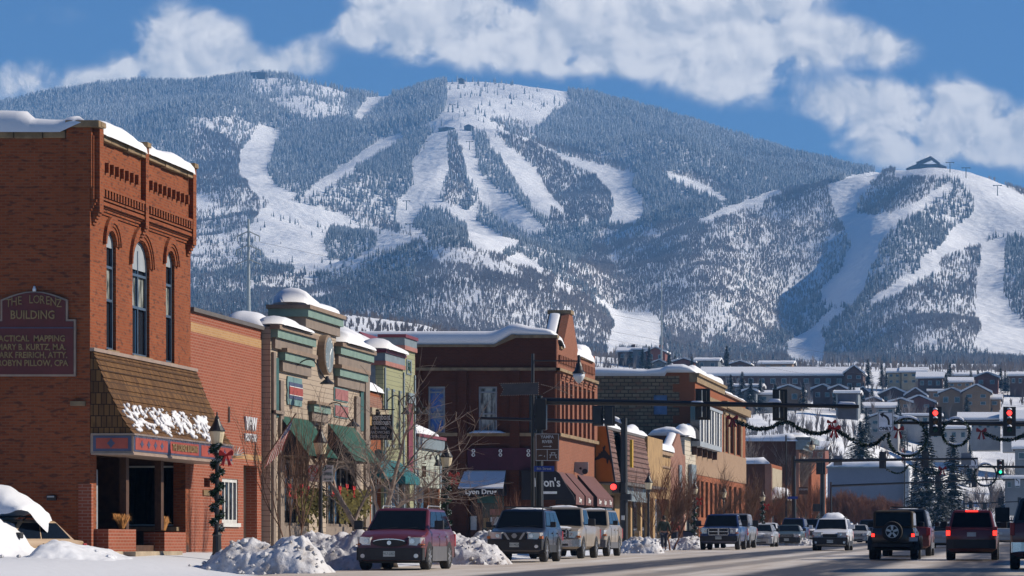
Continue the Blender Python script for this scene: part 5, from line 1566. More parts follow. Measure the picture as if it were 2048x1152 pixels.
# ---------- brick drug store on the far side of the crossing
YD = 162.0; xD = -25.0
t = b7 = thing('drug_store_building', 'two storey red brick drug store with peaked parapet and snow slab', 'building', (xD, YD, 1.2))
def D(px, py): return SP(px, py, YD)
xl = XX(600, YD)
sideout = [(xl, .8),(xD, .8),(xD, D(1112,673)[1]),(XX(1024, YD), D(0,670)[1]),(XX(990, YD), D(0,691)[1]),(xl, D(0,689)[1])]
wins = [(856,890,867,773),(957,994,867,773),(1058,1084,866,790)]
hl = [rect(XX(a, YD), XX(b_, YD), ZZ(c, YD), ZZ(d, YD)) for (a, b_, c, d) in wins]
doorw = rect(XX(938, YD), XX(1008, YD),1.3, ZZ(992, YD))
mb = MB(); mb.plate(sideout, YD, YD + .4, 'y', hl + [doorw]); wl = mb.build('side_wall', 'drug_brick_shaded', t)
Yd1 = FY(1190)
def fz(px, py): return (FY(px), ZZ(py, FY(px)))
pk = FY(1142)
front = [(YD + .4,.8),(Yd1,.8),(Yd1,11.45),(Yd1 - 1.2,11.3),(Yd1 - 1.4,11.0),(pk + 2.9,11.0),(pk + .45,13.15),(pk - .45,13.15),(pk - 3.0,11.1),(YD + 1.0,11.1),(YD + .4,11.7)]
bays = []
for (pa, pb) in ((1117.5,1121.5),(1125,1129.5),(1134,1138.5),(1143,1147),(1152,1156),(1161,1165),(1169.5,1173.5),(1178,1182)):
 bays.append(rect(FY(pa), FY(pb),7.05,9.55))
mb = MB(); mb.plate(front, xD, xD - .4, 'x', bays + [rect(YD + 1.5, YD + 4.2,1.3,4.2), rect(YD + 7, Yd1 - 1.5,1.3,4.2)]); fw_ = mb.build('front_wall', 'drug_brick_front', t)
mb = MB(); mb.plate([(pk + 2.8,11.0),(pk + .45,13.1),(pk - .45,13.1),(pk - 2.9,11.0)], xD - .42, xD - 1.1, 'x'); mb.build('gable_back', 'dark_brick', t)
for bb in bays:
 a_, b_ = bb[0][0], bb[1][0]
 recess_window(t, a_, b_, 7.05,9.55, xD, .3, 'dark_frame', 'glass', bars_z=(.5,), fw=.05)
mb = MB()
for (pa, pb) in ((1114,1117),(1122,1124.5),(1130,1133.5),(1139,1142.5),(1148,1151.5),(1157,1160.5),(1166,1169),(1174,1177.5),(1183,1189)):
 mb.box(xD + .002, xD + .16, FY(pa), FY(pb),6.75,9.75)
build_each(mb, 'pilaster', 'drug_brick_front', fw_)
mb = MB()
for i, p in enumerate([1115 + 9.1 * k for k in range(8)]):
 for q in range(3): mb.box(xD + .003, xD + .19 + .05 * q, FY(p) , FY(p + 5.5),9.42 + .12 * q, 9.52 + .12 * q)
build_each(mb, 'corbel', 'drug_brick_front', fw_)
mb = MB(); y = YD + .7
while y < Yd1 - .6:
 mb.box(xD + .003, xD + .12, y, y + .25,10.35,10.75); y += .55
build_each(mb, 'dentil', 'drug_brick_front', fw_)
mb = MB(); mb.box(xD + .001, xD + .22, YD - .1, Yd1,9.9,10.05); mb.box(xD + .001, xD + .25, YD - .1, Yd1,6.58,6.75); mb.box(xl, xD + .2, YD - .10, YD - .001,9.9,10.05); mb.box(xl, xD + .2, YD - .10, YD - .001,6.58,6.75)
mb.build('string_course', 'coping_stone', t)
mb = MB()
mb.box(XX(1030, YD), xD + .08, YD - .1, YD + .5, D(0,676)[1], D(0,670)[1]); mb.box(xl, XX(990, YD), YD - .1, YD + .5, D(0,694)[1], D(0,689)[1])
mb.plate([(XX(989, YD), D(0,694)[1]),(XX(989, YD), D(0,689)[1]),(XX(1024, YD), D(0,669)[1]),(XX(1031, YD), D(0,669)[1]),(XX(1031, YD), D(0,676)[1])], YD - .1, YD + .5, 'y')
mb.box(xD - .5, xD + .1, YD + 1.0, pk - 3.0,11.08,11.2); mb.box(xD - .5, xD + .1, pk + 2.9, Yd1 - 1.2,11.0,11.12); mb.box(xD - 1.15, xD + .08, pk - .5, pk + .5,13.1,13.3)
mb.build('coping', 'coping_stone', t)
mb = MB()
for (a, b_) in ((832,842),(916,934),(1020,1040),(1094,1111)): mb.box(XX(a, YD), XX(b_, YD), YD - .13, YD - .001,1.0,9.9)
build_each(mb, 'brick_pier', 'drug_brick_shaded', wl)
mb = MB(); mb.box(xl, xD - .41, YD + .41, Yd1,10.2,10.4); mb.box(xl, xD - .4, Yd1 - .3, Yd1,.8,10.6); mb.build('roof', 'dark_coping', t)
for i, h_ in enumerate(hl):
 recess_window(t, h_[0][0], h_[1][0], h_[0][1], h_[2][1], YD, .14, 'grey_metal' if i < 2 else 'dark_frame', ('sky_glass', 'curtain_glass', 'glass')[i], bars_z=(.42,.88) if i < 2 else (.5,), axis='y', sgn=1, fw=.09, sill='coping_stone')
mb = MB(); mb.box(doorw[0][0], doorw[1][0], YD + .2, YD + .3,1.3, doorw[2][1]); sh_ = mb.build('shop_window', 'glass', t)
mb = MB(); mb.box(XX(955, YD), XX(1001, YD), YD - .05, YD + .02, ZZ(1006, YD), ZZ(992, YD)); mb.build('window_sign', 'teal_dark', t)
random.seed(8)
for i, (a, b_, c, d, mt) in enumerate(((940,952,1060,1032, 'white_trim'),(966,977,1056,1036, 'ochre'),(979,1000,1030,1018, 'salmon_trim'),(980,1000,1050,1034, 'white_trim'))):
 mb = MB(); mb.box(XX(a, YD), XX(b_, YD), YD + .14, YD + .19, ZZ(c, YD), ZZ(d, YD)); mb.build('poster', mt, sh_)
mb = MB(); mb.box(XX(936, YD), XX(1064, YD), YD - .16, YD - .132, ZZ(940, YD), ZZ(896, YD)); pp_ = mb.build('sign_panel', 'purple_panel', t)
for px in (948,1002,1058):
 for py in (902,910):
  mb = MB(); mb.lathe([(.05,-.02),(.09,-.02),(.09,.02),(.05,.02)], (XX(px, YD), YD - .19, ZZ(py, YD)),10, 'y', ring=True); mb.build('disc_lamp', 'white_letters', pp_)
# white snow covered awning with the shop's name
xa, xb = XX(926, YD), XX(1014, YD)
za, zm_, zc_ = ZZ(943, YD), ZZ(977, YD), ZZ(992, YD)
mb = MB(); mb.add([(xa + .1, YD - .02, za),(xb - .05, YD - .02, za),(xb, YD - 1.2, zm_),(xa, YD - 1.2, zm_),(xa, YD - 1.2, zc_),(xb, YD - 1.2, zc_),(xa, YD - .02, zc_),(xb, YD - .02, zc_)], [(0,1,2,3),(3,2,5,4),(0,3,4,6),(1,7,5,2)])
aw = mb.build('awning', 'awning_black', t)
mb = MB(); mb.add([(xa + .1, YD - .05, za + .06),(xb - .05, YD - .05, za + .06),(xb + .02, YD - 1.24, zm_ + .05),(xa - .02, YD - 1.24, zm_ + .05),(xb + .02, YD - 1.26, zm_ - .02),(xa - .02, YD - 1.26, zm_ - .02)], [(0,1,2,3),(3,2,4,5)]); mb.build('awning_snow', 'roof_snow', aw)
text_mesh('Lyon Drug', .33, 'white_letters', aw, 'y', ((xa + xb) / 2, YD - 1.215,(zm_ + zc_) / 2 - .0), squeeze=1.1, bold=.01)
# corner awning and the maroon ones along the front
mb = MB(); xa, xb = XX(1046, YD), xD + .02
mb.plate(rect(xa, xb, ZZ(1000, YD), ZZ(941, YD)), YD - .5, YD - .14, 'y')
mb.plate([(xD + .02, ZZ(1000, YD)),(XX(1152, YD), ZZ(1000, YD)),(XX(1150, YD), ZZ(992, YD)),(XX(1136, YD), ZZ(972, YD)),(XX(1122, YD), ZZ(948, YD)),(xD + .02, ZZ(941, YD))], YD - .5, YD - .3, 'y')
ca = mb.build('corner_awning', 'awning_black', t)
text_mesh("Lyon's", .62, 'white_letters', ca, 'y', (XX(1098, YD), YD - .515, ZZ(966, YD)), squeeze=.85, bold=.012, shear=-.1)
mb = MB(); mb.box(XX(1085, YD), XX(1117, YD), YD - .515, YD - .5, ZZ(988, YD), ZZ(983, YD)); mb.build('underline', 'white_letters', ca)
for k, (Ya, Yb, ln) in enumerate(((YD - .3, YD + 2.6,1),(YD + 3.1, YD + 5.8,1),(YD + 7.3, Yd1 - .4,3))):
 a2 = awning(t, Ya, Yb, ZZ(945, YD) + .05,3.6,25,1.05, 'awning_maroon', 'awning_black', val=.48)
 for q in range(ln):
  text_mesh('Lyon' if q == 1 and ln == 3 else 'Drug', .34, 'white_letters', a2, 'x', (-25 + 1.06, lerp(Ya, Yb, (q + .5) / ln),3.36), squeeze=1.1, bold=.012)
yh = YD + 6.2
t2 = thing('hanging_sign', 'pale grey shield shaped hanging sign on the drug store front', 'sign', (-24.5, yh, 5))
mb = MB(); mb.plate([SP(1148,924, yh), SP(1176,924, yh), SP(1176,944, yh), SP(1164,951, yh), SP(1148,943, yh)], yh, yh + .08, 'y'); bd = mb.build('board', 'grey_metal', t2)
mb = MB(); mb.plate([SP(1158,937, yh), SP(1161,934, yh), SP(1164,936, yh), SP(1162,940, yh)], yh - .02, yh - .003, 'y'); mb.lathe([(.08,-.01),(.15,-.01),(.15,.01),(.08,.01)], (*[SP(1170,943, yh)[0]], yh - .02, SP(1170,943, yh)[1]),10, 'y'); mb.build('emblem', 'black_board', bd)
# snow on the drug store
mb = MB()
def slab(px0, px1, zf, hf, n=60):
 pts = []
 for i in range(n + 1):
  px = lerp(px0, px1, i / n); zb_ = zf(px); pts.append((XX(px, YD), zb_, hf(px)))
 return pts
zf = lambda px: float(np.interp(px, [600,990,1024,1110], [ZZ(689, YD), ZZ(689, YD), ZZ(669, YD), ZZ(671, YD)]))
tf = lambda px: float(np.interp(px, [600,980,1000,1015,1030,1045,1060,1095,1104,1109], [ZZ(661, YD), ZZ(661, YD), ZZ(657, YD), ZZ(649, YD), ZZ(645, YD), ZZ(648, YD), ZZ(653, YD), ZZ(657, YD), ZZ(661, YD), ZZ(668, YD)]))
S_ = slab(600,1109, zf, tf)
n = len(S_); vs = []
prof8 = [(0.0,0.0),(-.10,.25),(-.10,.6),(0.02,.86),(.3,.98),(.8,1.0),(1.6,.9),(2.4,.3)]
for (x, zb_, zt_) in S_:
 for (dy, f) in prof8: vs.append((x, YD + dy, lerp(zb_, zt_, f)))
k = len(prof8)
mb.add(vs, [(i * k + j, i * k + j + 1,(i + 1) * k + j + 1,(i + 1) * k + j) for i in range(n - 1) for j in range(k - 1)] + [tuple((n - 1) * k + j for j in range(k))])
mb.build('parapet_snow', 'roof_snow', t, smooth=True)
snow_heap('parapet_snow', t, [(xD - .2, YD + .6,11.5),(xD - .2, YD + 1.6,11.2),(xD - .2, pk - 3.0,11.2)], .8,.35, lat=(1,0), seed=31, seg=.2)
snow_heap('gable_snow', t, [(xD - .75, pk - 3.1,11.2),(xD - .75, pk - .5,13.15)], .55,.14, lat=(1,0), seed=32, seg=.2, rough=.1)
snow_heap('parapet_snow', t, [(xD - .35, pk + 2.2,11.1),(xD - .35, Yd1 - .9,11.05)], 1.0,.45, lat=(1,0), seed=33, seg=.2)
snow_heap('parapet_snow', t, [(xD - .6, Yd1 - 3.4,11.1),(xD - .6, Yd1 - .2,11.5)], 1.0,.70, lat=(1,0), seed=34, seg=.2, rough=.1)
snow_heap('string_course_snow', t, [(XX(940, YD), YD - .1,6.76),(XX(1012, YD), YD - .1,6.76)], .5,.12, lat=(0,1), seed=35)

# ---------- building with the orange end panel and brown shingle mansard
Y0m, Y1m = FY(1190) + .02, FY(1300)
t = b8 = thing('mansard_building', 'one storey shop with brown shingled mansard front and bright orange end panel', 'building', (-25, Y0m, 1.3))
mb = MB(); mb.box(-45,-25.1, Y0m, Y1m - .01,.9,6.6); mb.plate(rect(Y0m, Y1m - .01,.9,4.6),-25.1,-25, 'x', [rect(Y0m + 1, Y0m + 8,1.4,3.9), rect(Y0m + 10, Y1m - 2,1.4,3.9)]); mb.build('wall', 'ochre', t)
mb = MB(); mb.box(-25.11,-25.06, Y0m + 1, Y0m + 8,1.4,3.9); mb.build('shop_window', 'glass', t)
mb = MB(); mb.box(-25.11,-25.06, Y0m + 10, Y1m - 2,1.4,3.9); mb.build('shop_window', 'glass', t)
zt_, zb_ = ZZ(855,176), ZZ(962,176)
pr = [SP(1191,852, Y0m), SP(1212,852, Y0m), SP(1229,963, Y0m), SP(1191,963, Y0m)]
mb = MB(); mb.plate([(max(p[0], -24.998) if i in (0,3) else p[0], p[1]) for i, p in enumerate(pr)], Y0m + .01, Y0m + .12, 'y'); op = mb.build('end_panel', 'orange_panel', t)
mb = MB(); mb.plate([SP(1211,850, Y0m), SP(1214,850, Y0m), SP(1231.5,966, Y0m), SP(1228,966, Y0m)], Y0m - .01, Y0m + .14, 'y'); mb.build('edge_trim', 'black_metal', t)
# black silhouette of a horse and rider
hs = [(0,6),(2,9),(1,12),(4,10),(6,12),(5,15),(8,13),(10,17),(9,21),(12,22),(13,25),(15,22),(13,17),(17,13),(21,8),(25,6),(26,-1),(24,-8),(23,-2),(21,0),(19,-8),(17,-6),(16,1),(10,3),(6,2),(2,0),(-4,-1),(-8,-4),(-6,1),(-3,4)]
cx_, cz_ = SP(1205,912, Y0m); k_ = .032
mb = MB(); mb.plate([(cx_ + (x - 9) * k_ * .9, cz_ + (z - 6) * k_) for x, z in hs], Y0m - .012, Y0m + .008, 'y'); mb.build('rider_silhouette', 'black_board', op)
mb = MB()
x1t, x1b = -24.4,-23.95
for i in range(9):
 za, zb2 = lerp(7.45,4.65, i / 9), lerp(7.45,4.65,(i + 1) / 9); xa, xb = lerp(x1t, x1b, i / 9), lerp(x1t, x1b, (i + 1) / 9)
 for (ya, yb_) in ((Y0m + .13, FY(1232,24.2)),(FY(1246,24.2), FY(1292,24.3))):
  mb.add([(xa, ya, za),(xb + .05, ya, zb2),(xb + .05, yb_, zb2),(xa, yb_, za),(xb, ya, zb2 - .01),(xb, yb_, zb2 - .01),(-25, ya, zb2)], [(0,1,2,3),(1,4,5,2)])
mb.build('mansard', 'brown_shingle', t)
mb = MB(); mb.box(-25.2,-24.35, Y0m + .1, FY(1292,24.4),7.45,7.6); mb.build('gutter', 'dark_coping', t)
mb = MB(); mb.box(-24.99,-24.9, FY(1232,24.9), FY(1247,24.9),4.5,7.4); mb.build('gap_panel', 'dark_frame', t)
mb = MB(); mb.box(-24.999,-24.2, FY(1292,24.3), Y1m - .1,3.9,7.6); mb.build('end_wall', 'ochre', t)
mb = MB(); mb.box(-24.999,-23.9, Y0m + .1, Y1m - .6,4.45,4.62); mb.build('soffit', 'dark_coping', t)
mb = MB(); mb.box(-24.4,-24.3, FY(1252,24.3), FY(1297,24.3),3.6,4.4); mb.build('sign_band', 'slate_trim', t)
mb = MB()
for p in (1258,1278,1293): mb.box(-24.9,-24.7, FY(p, 24.8), FY(p + 3,24.8),1.2,4.2)
build_each(mb, 'post', 'ochre', t)
snow_heap('roof_snow', t, [(-25.6, Y0m + 4,7.3),(-25.6, Y0m + 11,7.3)], 1.8,.95, lat=(1,0), seed=41)
snow_heap('roof_snow', t, [(-24.9, Y0m + 11.2,7.5),(-24.9, Y1m - 4,7.5)], .9,.55, lat=(1,0), seed=42, rough=.6)
# ---------- small tan shop, gabled brick shop, pale clapboard shop
y0, y1 = FY(1300), FY(1335)
t = thing('tan_shop', 'small tan stucco shop with snow topped flat parapet', 'building', (-25, y0,1.3))
mb = MB(); mb.plate(rect(y0, y1 - .01,.9,7.0),-24.8,-25.2, 'x', [rect(y0 + 1, y1 - 1,1.4,4.0)]); mb.box(-40,-25.2, y0, y0 + .3,.9,7.0); mb.build('wall', 'ochre', t)
mb = MB(); mb.box(-24.82,-24.6, y0 - .1, y1 - .02,6.8,7.15); mb.box(-24.82,-24.7, y0, y1 - .02,6.0,6.12); mb.build('cornice', 'tan_wood', t)
mb = MB(); mb.box(-25.3,-25.2, y0 + 1, y1 - 1,1.4,4.0); mb.build('shop_window', 'glass', t)
snow_heap('parapet_snow', t, [(-25, y0,7.1),(-25, y1,7.1)], 1.0,.5, lat=(1,0), seed=43)
y0, y1 = FY(1335), FY(1368)
t = thing('gabled_brick_shop', 'small pink brick shop with pointed gable parapet', 'building', (-25, y0,1.3))
ym = FY(1355)
mb = MB(); mb.plate([(y0,.9),(y1 - .01,.9),(y1 - .01,7.1),(y1 - 1.5,7.2),(ym + .4,8.5),(ym - .4,8.5),(y0 + 1.2,7.2),(y0,7.1)], -24.9,-25.4, 'x', [rect(y0 + 1, y1 - 1,1.4,4.0)]); mb.build('wall', 'pink_brick', t)
mb = MB(); mb.box(-25.6,-25.45, y0 + 1, y1 - 1,1.4,4.0); mb.build('shop_window', 'glass', t)
snow_heap('gable_snow', t, [(-25.3, y0 - .4,7.1),(-25.3, y0 + 1.2,7.3),(-25.3, ym - .5,8.5)], .55,.16, lat=(1,0), seed=44, rough=.3)
mb = MB(); mb.plate(rect(ym - .5, ym + 1,4.6,6.4),-24.88,-24.8, 'x'); mb.build('wall_sign', 'slate_trim', t)
y0, y1 = FY(1368), FY(1390)
siding('pale_siding', (.48,.42,.33), step=.3, line=.1)
t = thing('pale_clapboard_shop', 'narrow pale clapboard shop with domed roof snow beside the stone building', 'building', (-25, y0,1.3))
mb = MB(); mb.plate(rect(y0, y1 - .01,.9,8.5),-24.95,-25.3, 'x', [rect(y0 + 1, y1 - 1,1.4,4.0)]); mb.build('wall', 'pale_siding', t)
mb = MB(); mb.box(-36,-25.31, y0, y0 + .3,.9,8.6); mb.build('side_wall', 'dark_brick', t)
mb = MB(); mb.box(-25.5,-25.35, y0 + 1, y1 - 1,1.4,4.0); mb.build('shop_window', 'glass', t)
mb = MB(); mb.box(-24.9,-24.7, y0 + 2, y0 + 5,4.4,6.6); mb.build('wall_sign', 'slate_trim', t)
mb = MB()
vs = []; n = 24
for i in range(n + 1):
 px = lerp(1296,1388, i / n); zt_ = float(np.interp(px, [1296,1305,1330,1345,1358,1368,1380,1388], [869,858,852,853,859,868,880,890]))
 zlo = 8.5 if px < 1365 else 8.5
 for (dy, f) in prof8: vs.append((min(XX(px, y0),-25.0 + (px - 1368) * .02), y0 + dy * 2, max(8.45, lerp(8.5, max(8.55, ZZ(zt_, y0)), f))))
mb.add(vs, [(i * 8 + j, i * 8 + j + 1,(i + 1) * 8 + j + 1,(i + 1) * 8 + j) for i in range(n) for j in range(7)]); mb.build('roof_snow', 'roof_snow', t, smooth=True)
snow_heap('roof_snow', t, [(-25.2, y0,8.45),(-25.2, y1 - 1,8.45)], 1.2,.9, lat=(1,0), seed=46)

# ---------- stone and brick building
Y0s = FY(1390); Y1s = FY(1491)
t = b9 = thing('stone_building', 'tall building with rough stone side wall and orange brick front with bay window', 'building', (-25, Y0s, 1.6))
def E(px, py): return SP(px, py, Y0s)
zst = ZZ(752, Y0s); zbr = ZZ(745, Y0s)
xs_ = XX(1346, Y0s)
quo = []; z = .8; k = 0
while z < zbr - .4:
 quo += [(xs_ + (.45 if k % 2 else 0), z),(xs_ + (.45 if k % 2 else 0), z + .55)]; z += .55; k += 1
quo += [(xs_, zbr)]
sw = [rect(XX(1307, Y0s), XX(1334, Y0s), ZZ(829, Y0s), ZZ(790, Y0s))]
mb = MB(); mb.plate([(-42,.8)] + quo[:-1] + [(quo[-2][0], zst),(-42, zst)], Y0s, Y0s + .4, 'y', sw); mb.build('stone_wall', 'stone_blocks', t)
mb = MB(); mb.plate([(-25,.8),(-25, zbr),(XX(1330, Y0s), zbr),(XX(1330, Y0s), zst + .01),(quo[-2][0] + .001, zst + .01)] + [(q[0] + .001, q[1]) for q in reversed(quo[:-1])], Y0s + .002, Y0s + .4, 'y'); mb.build('brick_return', 'far_brick', t)
mb = MB(); mb.box(sw[0][0][0], sw[0][1][0], Y0s + .12, Y0s + .2, sw[0][0][1], sw[0][2][1]); mb.build('boarded_window', 'sign_blue' if False else 'blue_sign_board', t) if 'blue_sign_board' in MATS else (plain('blue_sign_board', (.13,.20,.34),.5), mb.build('boarded_window', 'blue_sign_board', t))
wA = [rect(FY(p), FY(p + 6), ZZ(915, FY(p)) - .2, ZZ(870, FY(p)) + .1) for p in (1449.5,1461.5,1473.5)]
wA = [rect(FY(p), FY(p + 6.5),8.2,10.9) for p in (1449,1461,1474)]
lowh = [rect(FY(p), FY(p + 5),3.0,5.6) for p in (1394,1402,1411,1420,1429,1438,1448,1458,1468,1478)]
yj = FY(1446)
mb = MB(); mb.plate(rect(Y0s + .4, yj, .8,13.1),-25,-25.4, 'x', lowh[:6]); fw9 = mb.build('front_wall', 'far_brick', t)
mb = MB(); mb.plate(rect(yj + .01, Y1s, .8,12.6),-25.01,-25.4, 'x', wA + lowh[6:]); mb.build('front_wall', 'far_brick', t)
mb = MB(); mb.box(-25.005,-24.95, Y0s + .02, yj, 6.0,8.1); mb.box(-25.005,-24.94, yj + .02, Y1s, 6.0,8.1); mb.build('tan_band', 'tan_brick', t)
mb = MB()
for p0_ in (1446.5,1455.8,1468,1481): mb.box(-25.008,-24.93, FY(p0_), FY(p0_ + 2.6),8.1,11.2)
mb.box(-25.008,-24.93, yj + .02, Y1s, 11.0,11.35); mb.build('window_surround', 'coping_stone', t)
for w_ in wA: recess_window(t, w_[0][0], w_[1][0], 8.2,10.9,-25.01,.25, 'dark_frame', 'glass', bars_z=(.5,), fw=.08)
for w_ in lowh:
 mb = MB(); mb.plate(arch(w_[0][0], w_[1][0], 3.0,5.6,.5),-25.3,-25.2, 'x'); mb.build('window', 'glass', t)
mb = MB(); mb.box(-25.4,-24.7, Y0s, yj + .3,12.95,13.15); mb.box(-25.4,-24.85, Y0s, yj + .2,12.5,12.95); mb.build('cornice', 'coping_stone', t)
mb = MB(); mb.box(-24.999,-24.6, Y0s + 2, yj - 1,11.35,11.75); mb.box(-24.999,-24.55, yj - 1, Y1s + .2,11.45,12.0); mb.build('lintel_band', 'coping_stone', t)
mb = MB(); mb.box(-25.4,-24.8, yj + .31, Y1s + .2,12.55,12.7); mb.build('coping', 'tan_edge', t)
# bay window
ya, yb_ = FY(1400.5,24.3), FY(1444,24.3)
mb = MB(); mb.box(-24.999,-24.3, ya, yb_, 7.9,8.25); mb.box(-24.999,-24.25, ya - .1, yb_ + .1,10.7,10.9); bw = mb.build('bay_window', 'window_grey', t)
mb = MB(); mb.box(-24.999,-24.36, ya + .05, yb_ - .05,8.25,10.7); mb.build('pane', 'glass', bw)
mb = MB()
for i in range(9):
 y = lerp(ya, yb_ - .3, i / 8); mb.box(-24.36,-24.3, y, y + (.9 if i % 2 else .35),8.25,10.7)
mb.build('mullions', 'white_trim', bw)
mb = MB()
for i in range(5):
 y = lerp(ya + .5, yb_ - .8, i / 4); mb.plate([(y, 7.9),(y + .3,7.9),(y + .3,7.3),(y, 7.3)], -24.999,-24.6, 'x')
build_each(mb, 'bracket', 'brown_wood', bw)
mb = MB(); mb.box(-42,-25.41, Y0s + .41, Y1s - .3,12,12.2); mb.box(-42,-25.4, Y1s - .3, Y1s, .8,12.2); mb.build('roof', 'dark_coping', t)
vs = []; n = 60; mb = MB()
for i in range(n + 1):
 px = lerp(1160,1391, i / n); tp = float(np.interp(px, [1160,1190,1290,1325,1332,1345,1365,1380,1391], [734,733,738,733,729,727,727,733,744]))
 bs = 752 if px < 1331 else 745
 for (dy, f) in prof8: vs.append((XX(px, Y0s), Y0s + dy * 2.2, lerp(ZZ(bs, Y0s), ZZ(tp, Y0s), f)))
mb.add(vs, [(i * 8 + j, i * 8 + j + 1,(i + 1) * 8 + j + 1,(i + 1) * 8 + j) for i in range(n) for j in range(7)]); mb.build('roof_snow', 'roof_snow', t, smooth=True)
snow_heap('parapet_snow', t, [(-25.4, Y0s + .3,13.15),(-25.4, yj, 13.15)], 1.0,.6, lat=(1,0), seed=51, seg=.5)
snow_heap('parapet_snow', t, [(-25.4, yj + .3,12.7),(-25.4, Y1s, 12.7)], .9,.3, lat=(1,0), seed=52, seg=.5)
# ---------- low dark brick, corniced brick, small brick beyond
def flatshop(name, label, pc, pxl, pxr, ztop_, side, front, A_=25.0, snow=.5, win='glass'):
 ya_, yb2 = FY(pc, A_), FY(pxr, A_)
 t_ = thing(name, label, 'building', (-A_, ya_, 1.5))
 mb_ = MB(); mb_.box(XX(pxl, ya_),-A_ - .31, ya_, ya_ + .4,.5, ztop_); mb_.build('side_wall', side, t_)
 mb_ = MB(); mb_.plate(rect(ya_, yb2,.5, ztop_),-A_, -A_ - .3, 'x', [rect(ya_ + 1, yb2 - 1,2.0,4.6)]); mb_.build('front_wall', front, t_)
 mb_ = MB(); mb_.box(-A_ - .5,-A_ - .35, ya_ + 1, yb2 - 1,2.0,4.6); mb_.build('shop_window', win, t_)
 mb_ = MB(); mb_.box(XX(pxl, ya_),-A_ - .35, ya_ + .41, yb2, ztop_ - .5, ztop_ - .3); mb_.build('roof', 'dark_coping', t_)
 snow_heap('roof_snow', t_, [(XX(pxl, ya_), ya_ + .5, ztop_),(-A_ - .1, ya_ + .5, ztop_)], 2.2, snow, lat=(0,1), seed=int(pc) % 50, seg=.5)
 return t_, ya_, yb2
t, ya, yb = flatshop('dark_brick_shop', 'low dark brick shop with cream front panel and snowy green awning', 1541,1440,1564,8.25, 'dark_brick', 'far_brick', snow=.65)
mb = MB(); mb.box(-24.99,-24.9, ya + .8, yb - 1.2,5.4,7.9); mb.build('front_panel', 'cream_wall', t)
mb = MB(); mb.box(-25.5,-24.9, ya - .08, ya + .2,1.5,8.2); mb.build('quoin_strip', 'pink_brick', t)
awning(t, ya + 1, yb + 2,5.6,4.4,25,1.3, 'awning_green', 'teal_dark', val=.3)
snow_heap('awning_snow', t, [(-24.6, ya + .5,5.1),(-24.6, yb, 5.1)], 1.2,1.1, lat=(1,0), seed=53)
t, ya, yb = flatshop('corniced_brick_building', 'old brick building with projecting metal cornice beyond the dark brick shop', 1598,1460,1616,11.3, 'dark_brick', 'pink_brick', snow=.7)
for h_, pr_, z_ in ((.5,.9,11.7),(.4,.6,11.2),(.35,.35,10.8)):
 mb = MB(); mb.box(-25.3,-25 + pr_ * 1.3, ya - .3, yb + .3, z_ - h_, z_); mb.build('cornice', 'slate_trim', t)
snow_heap('roof_snow', t, [(-25.5, ya, 11.6),(-25.5, yb, 11.6)], 2.4,.6, lat=(1,0), seed=55)
t, ya, yb = flatshop('orange_brick_shop', 'two storey orange brick shop before the second crossing', 1623,1560,1652,9.4, 'taupe', 'far_brick', A_=24.0, snow=.5)
# ---------- long blue grey building across the end of the block
Yp = 460
t = thing('long_grey_building', 'long windowless blue grey building with snowy flat roof behind reddish hedges', 'building', (XX(1735, Yp), Yp, 2))
plain('blue_grey_wall', (.13,.16,.22),.7, var=.1, scale=.3)
mb = MB(); mb.box(XX(1655, Yp), XX(1812, Yp), Yp, Yp + 12,-3, ZZ(936, Yp)); mb.build('wall', 'blue_grey_wall', t)
mb = MB(); mb.box(XX(1650, Yp), XX(1814, Yp), Yp - .5, Yp + 12.5, ZZ(936, Yp), ZZ(933, Yp)); mb.build('roof', 'slate_trim', t)
mb = MB(); mb.box(XX(1808, Yp), XX(1818, Yp), Yp - 1, Yp - .01,-3, ZZ(938, Yp)); mb.build('corner_column', 'window_grey', t)
snow_heap('roof_snow', t, [(XX(1652, Yp), Yp + 2, ZZ(933, Yp)),(XX(1813, Yp), Yp + 2, ZZ(933, Yp))], 5,.9, lat=(0,1), seed=56, seg=1)
t = thing('far_brick_tower', 'narrow brown brick building end far down the street', 'building', (XX(1898,480),480,2))
mb = MB(); mb.box(XX(1890,480), XX(1903,480),480,500,-1, ZZ(1002,480)); mb.build('wall', 'dark_brick', t)
mb = MB(); mb.box(XX(1903,480) + .01, XX(1906,480),481,500,-1, ZZ(1000,480)); mb.build('front_wall', 'ochre', t)
snow_heap('roof_snow', t, [(XX(1890,480),481, ZZ(1002,480)),(XX(1906,480),481, ZZ(1000,480))], 4,.7, lat=(0,1), seed=57)

